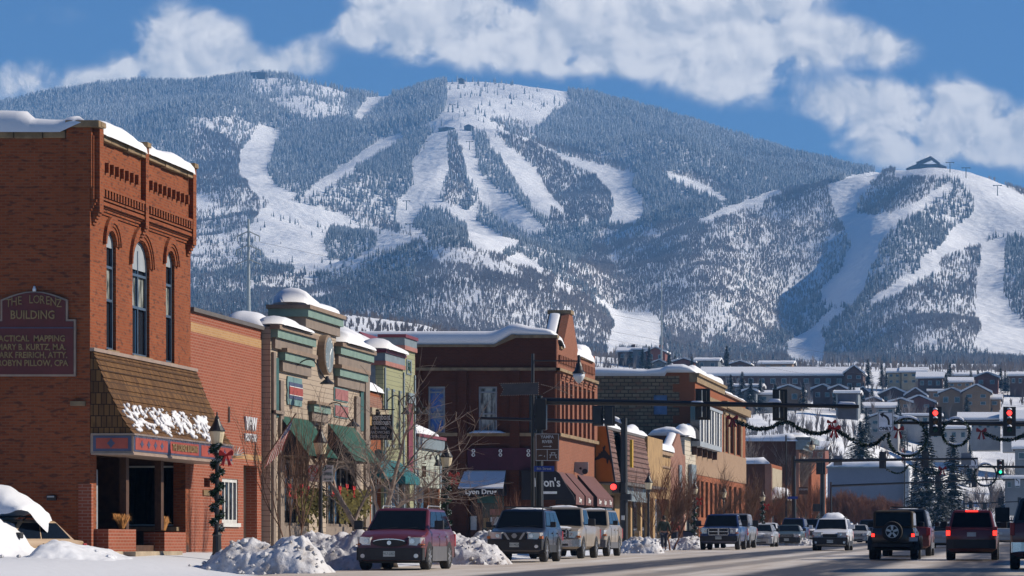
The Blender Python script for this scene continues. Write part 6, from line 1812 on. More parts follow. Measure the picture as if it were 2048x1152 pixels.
# ================================================================ VEHICLES
# a car is built with its nose towards -Y; width along X
WHEELS = {}
def wheel_parts(parent, x, y, r, wd, side, rim='rim_metal', spokes=5):
 key = (round(r, 3), round(wd, 3), side, rim, spokes)
 def mk():
  mb = MB(); pr = [(r * .62,-wd / 2),(r * .93,-wd / 2),(r, -wd * .38),(r, wd * .38),(r * .93, wd / 2),(r * .62, wd / 2)]
  mb.lathe(pr, (0,0,0),22, 'x', ring=True); ty = mb.build('wheel', 'rubber', None, smooth=False)
  mb = MB(); fx = side * (wd / 2 - .01)
  mb.lathe([(r * .60, fx - side * .10),(r * .64, fx),(r * .58, fx + side * .008),(r * .56, fx - side * .05),(r * .12, fx - side * .04),(r * .10, fx + side * .01)], (0,0,0),20, 'x')
  for i in range(spokes):
   a = 2 * pi * i / spokes
   q = MB(); c, s = cos(a), sin(a); w2 = r * .085
   pts = [(r * .08,-w2 * .8),(r * .59,-w2),(r * .59, w2),(r * .08, w2 * .8)]
   mb.add([(fx + side * dz, p[0] * c - p[1] * s, p[0] * s + p[1] * c) for dz in (-.02,.012) for p in pts], [(0,1,2,3),(7,6,5,4),(0,4,5,1),(1,5,6,2),(2,6,7,3),(3,7,4,0)])
  rm = mb.build('rim', rim, None)
  mb = MB(); mb.lathe([(r * .05, fx - side * .06),(r * .585, fx - side * .058),(r * .585, fx - side * .052),(r * .05, fx - side * .05)], (0,0,0),16, 'x'); br = mb.build('hub', 'rubber', None)
  return ty, rm, br
 if key not in WHEELS:
  a = mk(); WHEELS[key] = [o.data for o in a]
  for o in a: bpy.data.objects.remove(o)
 d = WHEELS[key]
 w_ = bpy.data.objects.new('wheel', d[0]); COL.objects.link(w_); w_.parent = parent; w_.location = (x, y, r)
 for nm, me in (('rim', d[1]),('hub', d[2])):
  o = bpy.data.objects.new(nm, me); COL.objects.link(o); o.parent = w_
 return w_

def quad_on(P, u0, u1, v0, v1, off, th=.012):
 """patch inside the quad P (a,b,c,d in order), pushed outwards by off"""
 a, b, c, d = [Vector(p) for p in P]
 n = (b - a).cross(d - a)
 if n.length < 1e-9: n = (c - a).cross(d - a)
 n.normalize()
 def at(u, v): return (a.lerp(b, u)).lerp(d.lerp(c, u), v)
 q = [at(u0, v0), at(u1, v0), at(u1, v1), at(u0, v1)]
 return [tuple(p + n * (off - th)) for p in q] + [tuple(p + n * off) for p in q]
QF = [(0,1,2,3),(7,6,5,4),(0,4,5,1),(1,5,6,2),(2,6,7,3),(3,7,4,0)]

def make_car(name, label, cat, X, Y, s, group=None, away=False, rz=0.0, z=None, wheels=True):
 """s: dict of sizes in metres"""
 L, W, H = s['L'], s['W'], s['H']; w = W / 2
 pm = s['paint']; r = s.get('r', .36); clr = s.get('clear', .26)
 belt, hood = s['belt'], s['hood']
 ya, yb, yc, yd = s['ya'], s['yb'], s['yc'], s['yd']       # distances from the nose: windscreen foot, roof front, roof rear, rear glass foot
 f = -L / 2
 t = thing(name, label, cat, (X, Y, ground_z(X, Y) + .02 if z is None else z),(pi if away else 0) + rz, group)
 if not (away or rz): t.rotation_euler = (0,0,0)
 ORIGIN[t.name] = Vector((0,0,0))
 fo = s.get('frontoh', .85); ro = s.get('rearoh', 1.0)
 yf, yr = f + fo, -f - ro
 bed = s.get('bed'); rear = s.get('rearz', belt)
 # body
 st = [(f, hood * .52, w * .86, clr + .12),(f + .05, hood * .80, w * .93, clr + .02),(f + .22, hood * .93, w * .98, clr),(f + .55, hood * .97, w, clr),(f + ya * .7, lerp(hood, belt, .35), w, clr),(f + ya, belt, w, clr),
  (f + (ya + yd) / 2, belt, w * 1.005, clr)]
 if bed: st += [(f + yd - .02, belt, w, clr),(f + yd + .03, bed, w, clr),(-f - .06, bed, w * .99, clr + .1),(-f, bed - .05, w * .97, clr + .2)]
 else: st += [(f + yd * .995 if yd < L - .12 else -f - .14, rear, w, clr),(-f - .05, rear * .97, w * .97, clr + .06),(-f, rear * .80, w * .94, clr + .14)]
 vs = []; ns = len(st)
 for (y, zt, hw, zb) in st:
  m_ = lerp(zb, zt, .62)
  vs += [(-hw * .82, y, zb),(-hw * .98, y, zb + .10),(-hw, y, m_),(-hw * .985, y, zt - .09),(-hw * .93, y, zt - .015),(-hw * .5, y, zt + .02),(0, y, zt + .03),
   (hw * .5, y, zt + .02),(hw * .93, y, zt - .015),(hw * .985, y, zt - .09),(hw, y, m_),(hw * .98, y, zb + .10),(hw * .82, y, zb)]
 k = 13; fs = []
 for i in range(ns - 1):
  for j in range(k): fs.append((i * k + j, i * k + (j + 1) % k, (i + 1) * k + (j + 1) % k, (i + 1) * k + j))
 fs.append(tuple(range(k - 1,-1,-1))); fs.append(tuple((ns - 1) * k + j for j in range(k)))
 mb = MB(); mb.add(vs, fs); body = mb.build('body', pm, t, smooth=True)
 body.data.polygons.foreach_set('use_smooth', [True] * len(body.data.polygons))
 es = body.modifiers.new('edge', 'EDGE_SPLIT'); es.split_angle = radians(38)
 # cabin
 wb_, wr = w * .93, w * s.get('tumble', .78)
 za, zr = belt - .03, H
 dome = .04
 B = [(-wb_, f + ya, za),(wb_, f + ya, za),(wb_, f + yd, za),(-wb_, f + yd, za)]
 R = [(-wr, f + yb, zr - dome),(wr, f + yb, zr - dome),(wr, f + yc, zr - dome),(-wr, f + yc, zr - dome)]
 rc = [(-wr * .72, f + yb + .10, zr),(wr * .72, f + yb + .10, zr),(wr * .72, f + yc - .10, zr),(-wr * .72, f + yc - .10, zr)]
 mb = MB(); mb.add(B + R + rc, [(0,1,5,4),(1,2,6,5),(2,3,7,6),(3,0,4,7),(4,5,9,8),(5,6,10,9),(6,7,11,10),(7,4,8,11),(8,9,10,11)])
 cab = mb.build('cabin', s.get('cabpaint', pm), t, bevel=.06)
 def win(nm, P, u0, u1, v0, v1, off=.012):
  q = MB(); q.add(quad_on(P, u0, u1, v0, v1, off), QF); return q.build(nm, 'car_glass', cab)
 win('windscreen', [B[0], B[1], R[1], R[0]], .05,.95,.06,.93)
 win('rear_window', [B[2], B[3], R[3], R[2]], .07,.93,.12,.90)
 ps = s.get('pillars', (.05,.36,.66,.95))
 for i in range(len(ps) - 1):
  win('side_window', [B[1], B[2], R[2], R[1]], ps[i] + .012, ps[i + 1] - .012,.10,.90)
  win('side_window', [B[3], B[0], R[0], R[3]], 1 - ps[i + 1] + .012,1 - ps[i] - .012,.10,.90)
 # doors: shut lines and handles
 mb = MB(); yds = [f + lerp(ya, yd, p) for p in ps[:-1]]
 for sx in (-1,1):
  for y in yds[:3]: mb.box(sx * (w + .001), sx * (w + .008), y - .008, y + .008, clr + .12, belt - .1)
 build_each(mb, 'door_line', 'dark_plastic', body)
 for sx in (-1,1):
  for y in yds[1:3]:
   q = MB(); q.box(sx * (w + .002), sx * (w + .03), y - .22, y - .06, belt - .2, belt - .16); q.build('door_handle', s.get('handle', pm), body)
 # lower cladding and wheel arches
 cl = s.get('clad')
 if cl:
  mb = MB()
  for sx in (-1,1): mb.box(sx * (w * .985), sx * (w + .012), yf + r * 1.1, yr - r * 1.1, clr - .01, clr + s.get('cladh', .24))
  build_each(mb, 'sill_cladding', cl, body)
 mb = MB()
 for sx in (-1,1):
  for y in (yf, yr):
   ar = r * s.get('arch', 1.2)
   pts = [(y + ar * cos(a), max(clr - .02, r * .92 + ar * sin(a))) for a in [pi * i / 12 for i in range(13)]]
   pts = [(y + ar, clr - .02)] + pts + [(y - ar, clr - .02)]
   mb.plate(pts, sx * (w + .003), sx * (w * .8), 'x')
 build_each(mb, 'wheel_arch', 'dark_plastic', body)
 if s.get('flare'):
  mb = MB()
  for sx in (-1,1):
   for y in (yf, yr):
    for r_, o_ in ((1.2,.0),):
     o1 = [(y + r * 1.34 * cos(a), r * .9 + r * 1.34 * sin(a)) for a in [pi * i / 12 for i in range(13)]]
     o2 = [(y + r * 1.18 * cos(a), r * .9 + r * 1.18 * sin(a)) for a in [pi - pi * i / 12 for i in range(13)]]
     mb.plate(o1 + o2, sx * (w - .01), sx * (w + s['flare']), 'x')
  build_each(mb, 'flare_trim', s.get('flaremat', 'dark_plastic'), body)
 wd = s.get('wheelw', .24)
 for sx in (-1,1):
  for y in (yf, yr): wheel_parts(t, sx * (w - wd / 2 + s.get('flare', .0) * .6 + .012), y, r, wd, sx, s.get('rim', 'rim_metal'), s.get('spokes', 5))
 mb = MB(); mb.box(-w * .8, w * .8, f + .3,-f - .3, clr - .06, clr + .06); mb.box(-w * .9, w * .9, yf - .06, yf + .06, r - .06, r + .06); mb.box(-w * .9, w * .9, yr - .06, yr + .06, r - .06, r + .06); mb.build('underbody', 'dark_plastic', body)
 # front
 bm = s.get('bumper', pm)
 mb = MB(); bz0, bz1 = s.get('bz', (clr + .04, clr + .32))
 o = [(-w * .98, f + .30),(-w * .96, f + .04),(-w * .7, f - .05),(w * .7, f - .05),(w * .96, f + .04),(w * .98, f + .30)]
 mb.plate(o, bz0, bz1, 'z'); fb = mb.build('front_bumper', bm, t, bevel=.025)
 mb = MB(); mb.box(-w * .55, w * .55, f - .058, f - .03, bz0 + .02, bz0 + .10); mb.build('air_intake', 'dark_plastic', fb)
 gz0, gz1 = s.get('grille', (bz1 + .03, hood * .90)); gw = s.get('gw', .45) * w
 gs = s.get('gstyle', 'bars')
 mb = MB()
 if gs == 'oval': mb.plate([(gw * cos(a),(gz0 + gz1) / 2 + (gz1 - gz0) / 2 * sin(a) * (1 if sin(a) > 0 else 1.0)) for a in [2 * pi * i / 20 for i in range(20)]], f - .05, f + .12, 'y')
 else: mb.box(-gw, gw, f - .035, f + .12, gz0, gz1)
 g_ = mb.build('grille', 'black_board', t)
 mb = MB()
 if gs == 'cross':
  mb.box(-gw, gw, f - .06, f - .04, gz1 - .035, gz1); mb.box(-gw, gw, f - .06, f - .04, gz0, gz0 + .035); mb.box(-gw, -gw + .035, f - .06, f - .04, gz0, gz1); mb.box(gw - .035, gw, f - .06, f - .04, gz0, gz1)
  mb.box(-.04,.04, f - .062, f - .041, gz0, gz1); mb.box(-gw, gw, f - .061, f - .042,(gz0 + gz1) / 2 - .02,(gz0 + gz1) / 2 + .02)
 elif gs == 'oval':
  mb.lathe([(.02,-.07),(.06,-.07),(.06,-.05),(.02,-.05)], (0, f, (gz0 + gz1) / 2),12, 'y')
  up = [(gw * 1.02 * cos(a),(gz0 + gz1) / 2 + (gz1 - gz0) / 2 * 1.05 * sin(a)) for a in [pi * (.12 + .76 * i / 12) for i in range(13)]]
  up2 = [(gw * .96 * cos(a),(gz0 + gz1) / 2 + (gz1 - gz0) / 2 * .80 * sin(a)) for a in [pi * (.88 - .76 * i / 12) for i in range(13)]]
  mb.plate(up + up2, f - .07, f - .05, 'y')
 elif gs == 'vee':
  for sx in (-1,1): mb.add([(sx * .30, f - .05, gz1),(sx * .38, f - .05, gz1),(sx * .20, f - .05, gz0),(sx * .12, f - .05, gz0)], [(0,1,2,3)])
  mb.lathe([(.055,-.065),(.085,-.065),(.085,-.05),(.055,-.05)], (0, f, (gz0 + gz1) / 2 + .03),14, 'y'); mb.box(-.10,.10, f - .068, f - .05,(gz0 + gz1) / 2 + .02,(gz0 + gz1) / 2 + .045)
 else:
  for i in range(3): mb.box(-gw * .96, gw * .96, f - .05, f - .036, lerp(gz0, gz1,(i + .7) / 3.4), lerp(gz0, gz1,(i + .7) / 3.4) + .015)
 mb.build('grille_bars', s.get('gbar', 'chrome'), g_)
 hz0, hz1 = s.get('head', (gz0 + .02, gz1 + .02))
 for sx in (-1,1):
  mb = MB()
  pts = [(sx * (gw * 1.06 + .04), f - .02),(sx * w * .90, f + .05),(sx * w * .985, f + .28),(sx * w * .80, f + .30),(sx * gw * 1.06, f + .12)]
  mb.plate(pts if sx > 0 else pts[::-1], hz0, hz1, 'z')
  hl_ = mb.build('headlight', 'head_glass', t, bevel=.02)
  q = MB(); q.lathe([(.01,-.03),(.07,-.03),(.07,.0),(.01,.0)], (sx * lerp(gw * 1.06, w * .93,.35), f - .005,(hz0 + hz1) / 2),10, 'y'); q.build('lens', 'lit_head' if s.get('lit') and sx < 0 else 'chrome', hl_)
  q = MB(); q.box(sx * w * .87, sx * w * .991, f + .02, f + .26, hz0 + .01, hz0 + (hz1 - hz0) * s.get('amb', .3)); q.build('turn_signal', 'amber', hl_)
  if s.get('fog'):
   q = MB(); q.lathe([(.01,-.02),(.06,-.02),(.06,.04),(.01,.04)], (sx * w * .78, f - .03, bz0 + .11),10, 'y'); q.build('fog_light', 'head_glass', fb)
 mb = MB(); mb.box(-.16,.16, f - .07, f - .055, bz0 + .09, bz0 + .24); pl_ = mb.build('number_plate', 'plate_white', t)
 text_mesh(s.get('plate', '472 KRD'),.10, 'teal_dark', pl_, 'y', (0, f - .073, bz0 + .165), squeeze=.85, name='plate_number', depth=.001)
 # mirrors and wipers
 for sx in (-1,1):
  ms = s.get('mirror', .10)
  mb = MB(); my = f + ya + .28
  mb.box(sx * (w * .93), sx * (w + .10), my - .02, my + .05, belt + .04, belt + .08)
  mb.box(sx * (w + .06), sx * (w + .06 + ms * 1.9), my - .06, my + .07, belt + .02, belt + .02 + ms * 1.9); mb.build('mirror', s.get('mirmat', 'dark_plastic'), t, bevel=.03)
 mb = MB()
 for x0 in (-.45,.15): mb.tube([(x0 * w, f + ya - .02, belt + .03),((x0 + .45) * w, f + ya + .10, belt + .08)], .008,4)
 build_each(mb, 'windscreen_blade', 'black_board', cab)
 # rear
 mb = MB(); rb = s.get('rbz', (clr + .10, clr + .34))
 o = [(-w * .97,-f - .25),(-w * .95,-f + .02),(-w * .7,-f + .08),(w * .7,-f + .08),(w * .95,-f + .02),(w * .97,-f - .25)]
 mb.plate(o, rb[0], rb[1], 'z'); mb.build('rear_bumper', s.get('rbumper', bm), t, bevel=.02)
 tz0, tz1 = s.get('tail', (rb[1] + .05, belt - .10)); tw = s.get('tw', .16)
 for sx in (-1,1):
  mb = MB(); mb.box(sx * (w - tw), sx * (w + .004),-f - .12,-f + .018, tz0, tz1)
  mb.build('tail_light', 'tail_red', t, bevel=.015)
  if s.get('brake'):
   q = MB(); q.box(sx * (w - tw + .02), sx * (w - .01),-f + .016,-f + .024, lerp(tz0, tz1, s.get('bk', (.35,.85))[0]), lerp(tz0, tz1, s.get('bk', (.35,.85))[1])); q.build('lit_lens', 'brake_glow', t)
 if s.get('brake') and s.get('third', True):
  mb = MB(); mb.box(-.22,.22, f + yc - .02, f + yc + .05, H - .065, H - .015); mb.build('brake_lamp', 'brake_glow', cab)
 if s.get('rplate', True):
  mb = MB(); px_, pz_ = s.get('rp', (0, lerp(rb[1], belt, .35))); mb.box(px_ - .16, px_ + .16,-f + .01,-f + .04, pz_ - .075, pz_ + .075); mb.build('number_plate', 'plate_white', t)
 if s.get('rack'):
  for sx in (-1,1):
   mb = MB(); x_ = sx * wr * .86; mb.tube([(x_, f + yb + .2, H - .02),(x_, f + yb + .35, H + .06),(x_, f + yc - .35, H + .06),(x_, f + yc - .15, H - .02)], .02,6); mb.build('roof_rail', s.get('rackmat', 'dark_plastic'), cab)
  for yy in s.get('bars', ()):
   mb = MB(); mb.box(-wr * .9, wr * .9, f + lerp(yb, yc, yy) - .03, f + lerp(yb, yc, yy) + .03, H + .06, H + .10); mb.build('roof_bar', 'dark_plastic', cab)
 if s.get('snow'):
  hsn = s['snow']
  def fn(u, v):
   x = lerp(-wr * .86, wr * .86, u); y = lerp(f + yb + .05, f + yc - .1, v)
   e = (max(0,1 - abs(2 * u - 1) ** 3)) * (max(0,1 - abs(2 * v - 1) ** 6))
   return (x, y, H - .05 + (.03 + hsn) * e * (1 + .55 * float(fbm(np.array(x * 2.6 + X), np.array(y * 2.0),9,3))) + .0)
  mb = MB(); mb.grid(fn, 14,18); mb.build('roof_snow', 'snow', cab, smooth=True)
 if s.get('hoodsnow'):
  def fn2(u, v):
   x = lerp(-w * .7, w * .7, u); y = lerp(f + .15, f + ya - .05, v); e = (1 - abs(2 * u - 1) ** 4) * (1 - abs(2 * v - 1) ** 4)
   return (x, y, lerp(hood * .93, belt, v) - .02 + .09 * max(0, e) * (.6 + 1.4 * float(fbm(np.array(x * 2), np.array(y * 3),19,3))))
  mb = MB(); mb.grid(fn2,10,8); mb.build('hood_snow', 'snow', t, smooth=True)
 return t
glow('brake_glow', (1.0,0.03,0.02),2.6)
glow('lit_head', (1.0,0.75,0.42),6.0)
glow('signal_red', (1.0,0.035,0.03),3.0)
glow('signal_green', (0.03,1.0,0.42),1.8)
paint('paint_maroon', (.13,.007,.014)); paint('paint_navy', (.010,.018,.042)); paint('paint_blue', (.006,.026,.11)); paint('paint_tan', (.34,.28,.21), metal=.2)
paint('paint_silver', (.42,.42,.42)); paint('paint_white', (.70,.71,.74), metal=.05); paint('paint_green', (.05,.075,.065)); paint('paint_black', (.008,.008,.010), grime=.04, metal=.0)
paint('paint_red', (.12,.007,.007), grime=.2, metal=.1); paint('paint_darkblue', (.015,.03,.07)); paint('paint_gray', (.22,.22,.23)); paint('paint_beige', (.40,.27,.15), metal=0, grime=.1)
def at(pxc, s_):
 Y = F / s_; return (pxc - AX) / F * Y, Y
SUV = dict(L=4.75, W=1.87, H=1.74, belt=1.10, hood=1.02, ya=1.05, yb=1.75, yc=4.15, yd=4.62, r=.36, clear=.25)
def spec(base=SUV, **k):
 d = dict(base); d.update(k); return d
G1 = 'cars and trucks parked along the kerb'; G2 = 'oncoming cars in the street'; G3 = 'cars waiting at the lights seen from behind'
def put(name, label, cat, pxc, s_, sp, away=False, group=None, rz=0.0):
 X, Y = at(pxc, s_)
 Yc = Y + sp['L'] / 2
 return make_car(name, label, cat, X, Yc, sp, group, away, rz)
put('parked_car', 'maroon family car with grey lower cladding parked nearest the camera', 'car', 779,73, spec(paint='paint_maroon', clad='grey_plastic', cladh=.40, bumper='dark_plastic', gstyle='oval', gw=.50, grille=(.64,.86), head=(.68,.90), fog=True, rack=True, rackmat='grey_metal', bz=(.28,.60), H=1.72, r=.37, plate='957-LRD', mirror=.13, spokes=7, snow=.02, amb=.15, handle='chrome', ya=1.0, yb=1.85), group=G1)
put('parked_suv', 'dark navy off-road car with ladder roof rack behind the maroon car', 'suv', 1029,59.5, spec(paint='paint_navy', L=4.55, W=1.88, H=1.80, belt=1.16, hood=1.10, bumper='dark_plastic', gstyle='vee', gw=.40, grille=(.72,1.0), head=(.78,1.0), clad='dark_plastic', flare=.03, r=.39, clear=.34, rack=True, bars=(.03,.12,.5,.9), bz=(.42,.76), snow=.08, amb=.45, gbar='grey_metal', plate='731-MCX', spokes=6, fog=True), group=G1)
PK = dict(L=5.5, W=2.0, H=1.88, belt=1.22, hood=1.20, ya=1.35, yb=1.95, yc=3.05, yd=3.35, r=.40, clear=.36, bed=1.24, bz=(.46,.72), pillars=(.08,.86), rearoh=1.2, frontoh=.9)
put('parked_pickup', 'pale gold pickup truck with snow on hood and roof', 'pickup truck', 1107,53.5, spec(PK, paint='paint_tan', bumper='chrome', gstyle='cross', gw=.5, grille=(.78,1.12), head=(.78,1.04), hoodsnow=True, snow=.09, mirror=.14, H=1.95), group=G1)
put('parked_suv', 'large champagne silver suv with roof rails behind the pale gold pickup', 'suv', 1163,49.5, spec(paint='paint_tan', L=5.0, W=2.0, H=1.92, belt=1.25, hood=1.2, ya=1.35, yb=1.95, yc=4.5, yd=4.88, r=.40, clear=.34, bumper='grey_plastic', rack=True, bars=(.3,.8), head=(.82,1.08), snow=.07, grille=(.80,1.06), clad='grey_plastic'), group=G1)
put('parked_pickup', 'deep blue pickup truck with big chrome crosshair grille', 'pickup truck', 1437,38.3, spec(PK, paint='paint_blue', bumper='dark_plastic', gstyle='cross', gw=.52, grille=(.76,1.14), head=(.84,1.12), mirror=.16, W=2.03), group=G1)
put('parked_pickup', 'grey double cab pickup truck behind the deep blue pickup', 'pickup truck', 1462,35.3, spec(PK, paint='paint_gray', yc=3.9, yd=4.1, pillars=(.06,.50,.94), bumper='chrome', mirror=.18, H=1.97), group=G1)
SD = dict(L=4.7, W=1.78, H=1.40, belt=.92, hood=.80, ya=1.25, yb=2.0, yc=3.2, yd=4.0, r=.32, clear=.19, bz=(.22,.50), rearz=.95, tumble=.70)
put('parked_car', 'silver sedan with black grille behind the grey pickup', 'car', 1516,33.2, spec(SD, paint='paint_silver', bumper='paint_silver', gw=.35, grille=(.36,.55), head=(.60,.76), hoodsnow=True), group=G1)
put('parked_car', 'white car mostly hidden behind the silver sedan', 'car', 1529,29.5, spec(SD, paint='paint_white', H=1.50, bumper='paint_white'), group=G1)
put('parked_car', 'dull green grey sedan beside the white snow topped car', 'car', 1573,31, spec(SD, paint='paint_green', bumper='dark_plastic', H=1.36), group=G1)
put('parked_suv', 'bright blue suv behind the green grey sedan', 'suv', 1583,28, spec(paint='paint_blue', H=1.85, belt=1.18, bumper='chrome', rack=True), group=G1)
put('parked_suv', 'black suv with snowy hood furthest along the kerb', 'suv', 1621,26, spec(paint='paint_black', H=1.85, belt=1.18, hoodsnow=True), group=G1)
put('oncoming_suv', 'white oncoming suv with a heap of snow on its roof', 'suv', 1660,39.5, spec(paint='paint_white', L=4.5, H=1.66, belt=1.08, hood=1.0, bumper='dark_plastic', gw=.4, grille=(.68,.84), head=(.70,.92), snow=.24, clad='dark_plastic', mirmat='paint_white', gbar='dark_plastic', bz=(.30,.66), fog=True, plate='804-KTN', rack=True, W=1.84), group=G2)
put('oncoming_car', 'small silver car following the white snow topped suv', 'car', 1712,27, spec(SD, paint='paint_silver'), group=G2)
put('oncoming_suv', 'dark blue suv with one orange headlight glowing beside the black jeep', 'suv', 1737,25.5, spec(paint='paint_navy', H=1.80, belt=1.18, lit=True), group=G2)
X, Y = at(1786,55)
jp = spec(paint='paint_black', L=3.95, W=1.58, H=1.80, belt=1.18, hood=1.10, ya=1.35, yb=1.60, yc=3.88, yd=3.92, tumble=.90, r=.39, clear=.40, flare=.14, wheelw=.27, rearoh=.55, frontoh=.62, brake=True, third=False, bk=(.2,.9), tail=(.80,.96), tw=.14, rplate=True, rp=(-.74,.74), rearz=1.18, rbz=(.46,.58), rbumper='dark_plastic', bumper='dark_plastic', pillars=(.04,.42,.95), cabpaint='soft_top', rp2=1)
plain('soft_top', (.05,.038,.028),.9)
t = make_car('waiting_jeep', 'black soft topped off-roader with spare wheel seen from behind', 'jeep', X, Y + jp['L'] / 2, jp, G3, True)
f_ = jp['L'] / 2
mb = MB(); mb.lathe([(.20,.03),(.355,.03),(.38,.08),(.38,.22),(.355,.27),(.20,.27)], (0.02, f_, 1.02),24, 'y', ring=True); sw_ = mb.build('spare_wheel', 'rubber', t)
mb = MB(); mb.lathe([(.215,.272),(.235,.272),(.235,.282),(.215,.282)], (0.02, f_, 1.02),24, 'y', ring=True)
for i in range(5):
 a = pi / 2 + 2 * pi * i / 5; c, s_ = cos(a), sin(a)
 mb.add([(0.02 + (p * c - q * s_), f_ + yy, 1.02 + p * s_ + q * c) for yy in (.262,.279) for (p, q) in ((.04,-.03),(.22,-.05),(.22,.05),(.04,.03))], QF)
mb.build('rim', 'rim_metal', sw_)
mb = MB(); mb.lathe([(.02,.24),(.21,.245),(.21,.255),(.02,.26)], (.02, f_, 1.02),20, 'y'); mb.build('hub', 'black_board', sw_)
def put_away(name, label, cat, pxc, s_, sp, rz=0):
 X, Y = at(pxc, s_)
 return make_car(name, label, cat, X, Y + sp['L'] / 2, sp, G3, True, rz)
put_away('waiting_suv', 'dark suv with red flank and snow dusted rack, just ahead of the black jeep', 'suv', 1812,49, spec(paint='paint_red', cabpaint='paint_black', L=5.0, W=1.98, H=1.93, belt=1.2, hood=1.15, yc=4.7, yd=4.88, rack=True, bars=(.2,.5,.8), clad='grey_plastic', r=.39, clear=.32, snow=.05, tail=(.85,1.15)))
put_away('waiting_car', 'silver blue car half hidden between the black jeep and the red suv', 'car', 1890,34.5, spec(SD, paint='paint_silver', H=1.5))
put_away('waiting_suv', 'red suv with three lit brake lamps', 'suv', 1943,56, spec(paint='paint_red', L=4.7, W=1.83, H=1.80, belt=1.14, hood=1.1, yc=4.3, yd=4.60, brake=True, r=.38, clear=.30, tail=(.88,1.20), tw=.17, bk=(.0,.55), bumper='dark_plastic', rbz=(.42,.72), rearz=1.12, rack=True, rp=(0,.92), rim='rim_metal', tumble=.76, mirror=.13))
put_away('waiting_suv', 'grey hatchback beyond the red suv', 'car', 2000,30.5, spec(paint='paint_silver', H=1.6, brake=True, third=False))
t = put_away('waiting_pickup', 'black and dark red big truck with chrome bumper cut off by the right edge', 'truck', 2094,73, spec(paint='paint_red', cabpaint='paint_black', L=5.4, W=2.02, H=2.0, belt=1.32, hood=1.25, ya=1.5, yb=2.2, yc=5.0, yd=5.32, r=.41, clear=.36, rbumper='chrome', rbz=(.50,.74), tail=(.95,1.3), tw=.12, mirror=.22, tumble=.74))
put('oncoming_car', 'dark red small car far down the street', 'car', 1850,21, spec(SD, paint='paint_darkblue'), group=G2)
# wagon buried in the snow beside the brick corner building
bw_ = spec(paint='paint_beige', L=4.3, W=1.68, H=1.36, belt=.86, hood=.80, ya=1.15, yb=1.9, yc=3.3, yd=3.95, r=.30, clear=.2, rack=True, rackmat='black_metal', bars=(.1,.55), pillars=(.06,.50,.95), bumper='dark_plastic', mirror=.08)
X = XX(14,81)
t = make_car('buried_car', 'beige hatchback with roof rack half buried in a snowdrift', 'car', X, 80.9, bw_, None, False, radians(-20), z=.42)

# ================================================================ SNOW BANKS
def snow_bank(label, px0, px1, s_, ytop, depth=2.2, seed=0, Xoff=None, shape=None, mat='bank_snow', base=None, rough=.30, group='ploughed snow banks along the kerb'):
 """a ploughed bank; its long side runs from column px0 to px1 at scale s_ (pixels per metre)"""
 Y = F / s_
 xa, xb = XX(px0, Y), XX(px1, Y)
 zb = ground_z((xa + xb) / 2, Y) - .05 if base is None else base
 nx = max(24, int((xb - xa) / .045)); ny = int(depth / .06)
 gx, gy = np.meshgrid(np.linspace(0,1, nx + 1), np.linspace(0,1, ny + 1))
 if shape is None:
  hx = np.sin(pi * gx) ** .45
 else:
  hx = np.interp(gx, [p[0] for p in shape], [p[1] for p in shape])
 hy = np.sin(pi * np.clip(gy * 1.0,0,1)) ** .7
 top = ZZ(ytop, Y + depth * .5) - zb
 X_ = lerp(xa, xb, gx); Y_ = Y + depth * gy
 n1 = fbm(X_ * 1.1 + seed * 7.3, Y_ * 1.1, seed, 4); n2 = fbm(X_ * 4.2, Y_ * 4.2, seed + 5,3)
 cell = np.abs(fbm(X_ * 2.6, Y_ * 2.6, seed + 9,3))
 e = hx * hy
 z = zb + top * e * (1 + rough * n1 * 1.3) + np.minimum(e * 2.5,1) * (.10 * n2 + .11 * cell + .08 * fbm(X_ * 9.0, Y_ * 9.0, seed + 31,2) - .02)
 V = np.stack([X_.ravel(),(Y_ + .12 * n2).ravel(), z.ravel()], 1)
 o = np_mesh('snow_bank', V, grid_faces(ny + 1, nx + 1), mat, smooth=True)
 # loose lumps along its foot
 mb = MB(); random.seed(seed + 40)
 for i in range(int((xb - xa) * 22)):
  x = random.uniform(xa, xb); u = (x - xa) / (xb - xa); y = Y + random.uniform(-.15, depth * .4); v = (y - Y) / depth
  ii = int(np.clip(v, 0,1) * ny); jj = int(u * nx); zz = z[ii, jj] if v > 0 else ground_z(x, y)
  r = random.uniform(.02,.075) * (1.0 if random.random() < .85 else 1.7)
  q = [(random.gauss(0,.25) * r, random.gauss(0,.25) * r) for _ in range(4)]
  mb.lathe([(r * .3, r * .7),(r * .85, r * .35),(r, -.1 * r),(r * .6,-r * .6)], (x + q[0][0], y, zz + r * .25),5)
 tag(mb.build('snow_lumps', mat, o, smooth=False), kind='stuff')
 return tag(o, label, 'snow bank', group)
GB_ = 'ploughed snow banks along the kerb'
snow_bank('long lumpy snow bank in front of the brick hall window', 375,640,78,1078,2.4,1, shape=[(0,0),(.06,.35),(.15,.62),(.28,.88),(.42,.97),(.55,.92),(.68,1.0),(.8,.85),(.92,.5),(1,0)])
snow_bank('dirty snow bank between the brick hall and the maroon car', 545,760,70,1072,2.6,2, shape=[(0,0),(.12,.7),(.25,1),(.45,.85),(.7,1),(.9,.95),(1,.4)])
snow_bank('snow bank between the maroon car and the navy off-road car', 850,1010,63,1062,2.4,3, shape=[(0,.3),(.12,.85),(.25,1),(.45,.9),(.6,.7),(.8,.5),(.93,.2),(1,0)])
snow_bank('round snow mound behind the navy off-road car', 925,1000,54,1058,2.0,4)
snow_bank('snow bank around the foot of the black signal pole', 1225,1320,44,1074,2.2,5)
snow_bank('snow bank in front of the walking person', 1300,1405,36.6,1068,2.6,6, shape=[(0,.3),(.2,.7),(.45,.75),(.7,1),(.9,.7),(1,.1)])
snow_bank('low snow bank behind the silver sedans', 1480,1640,31,1074,2.2,7)
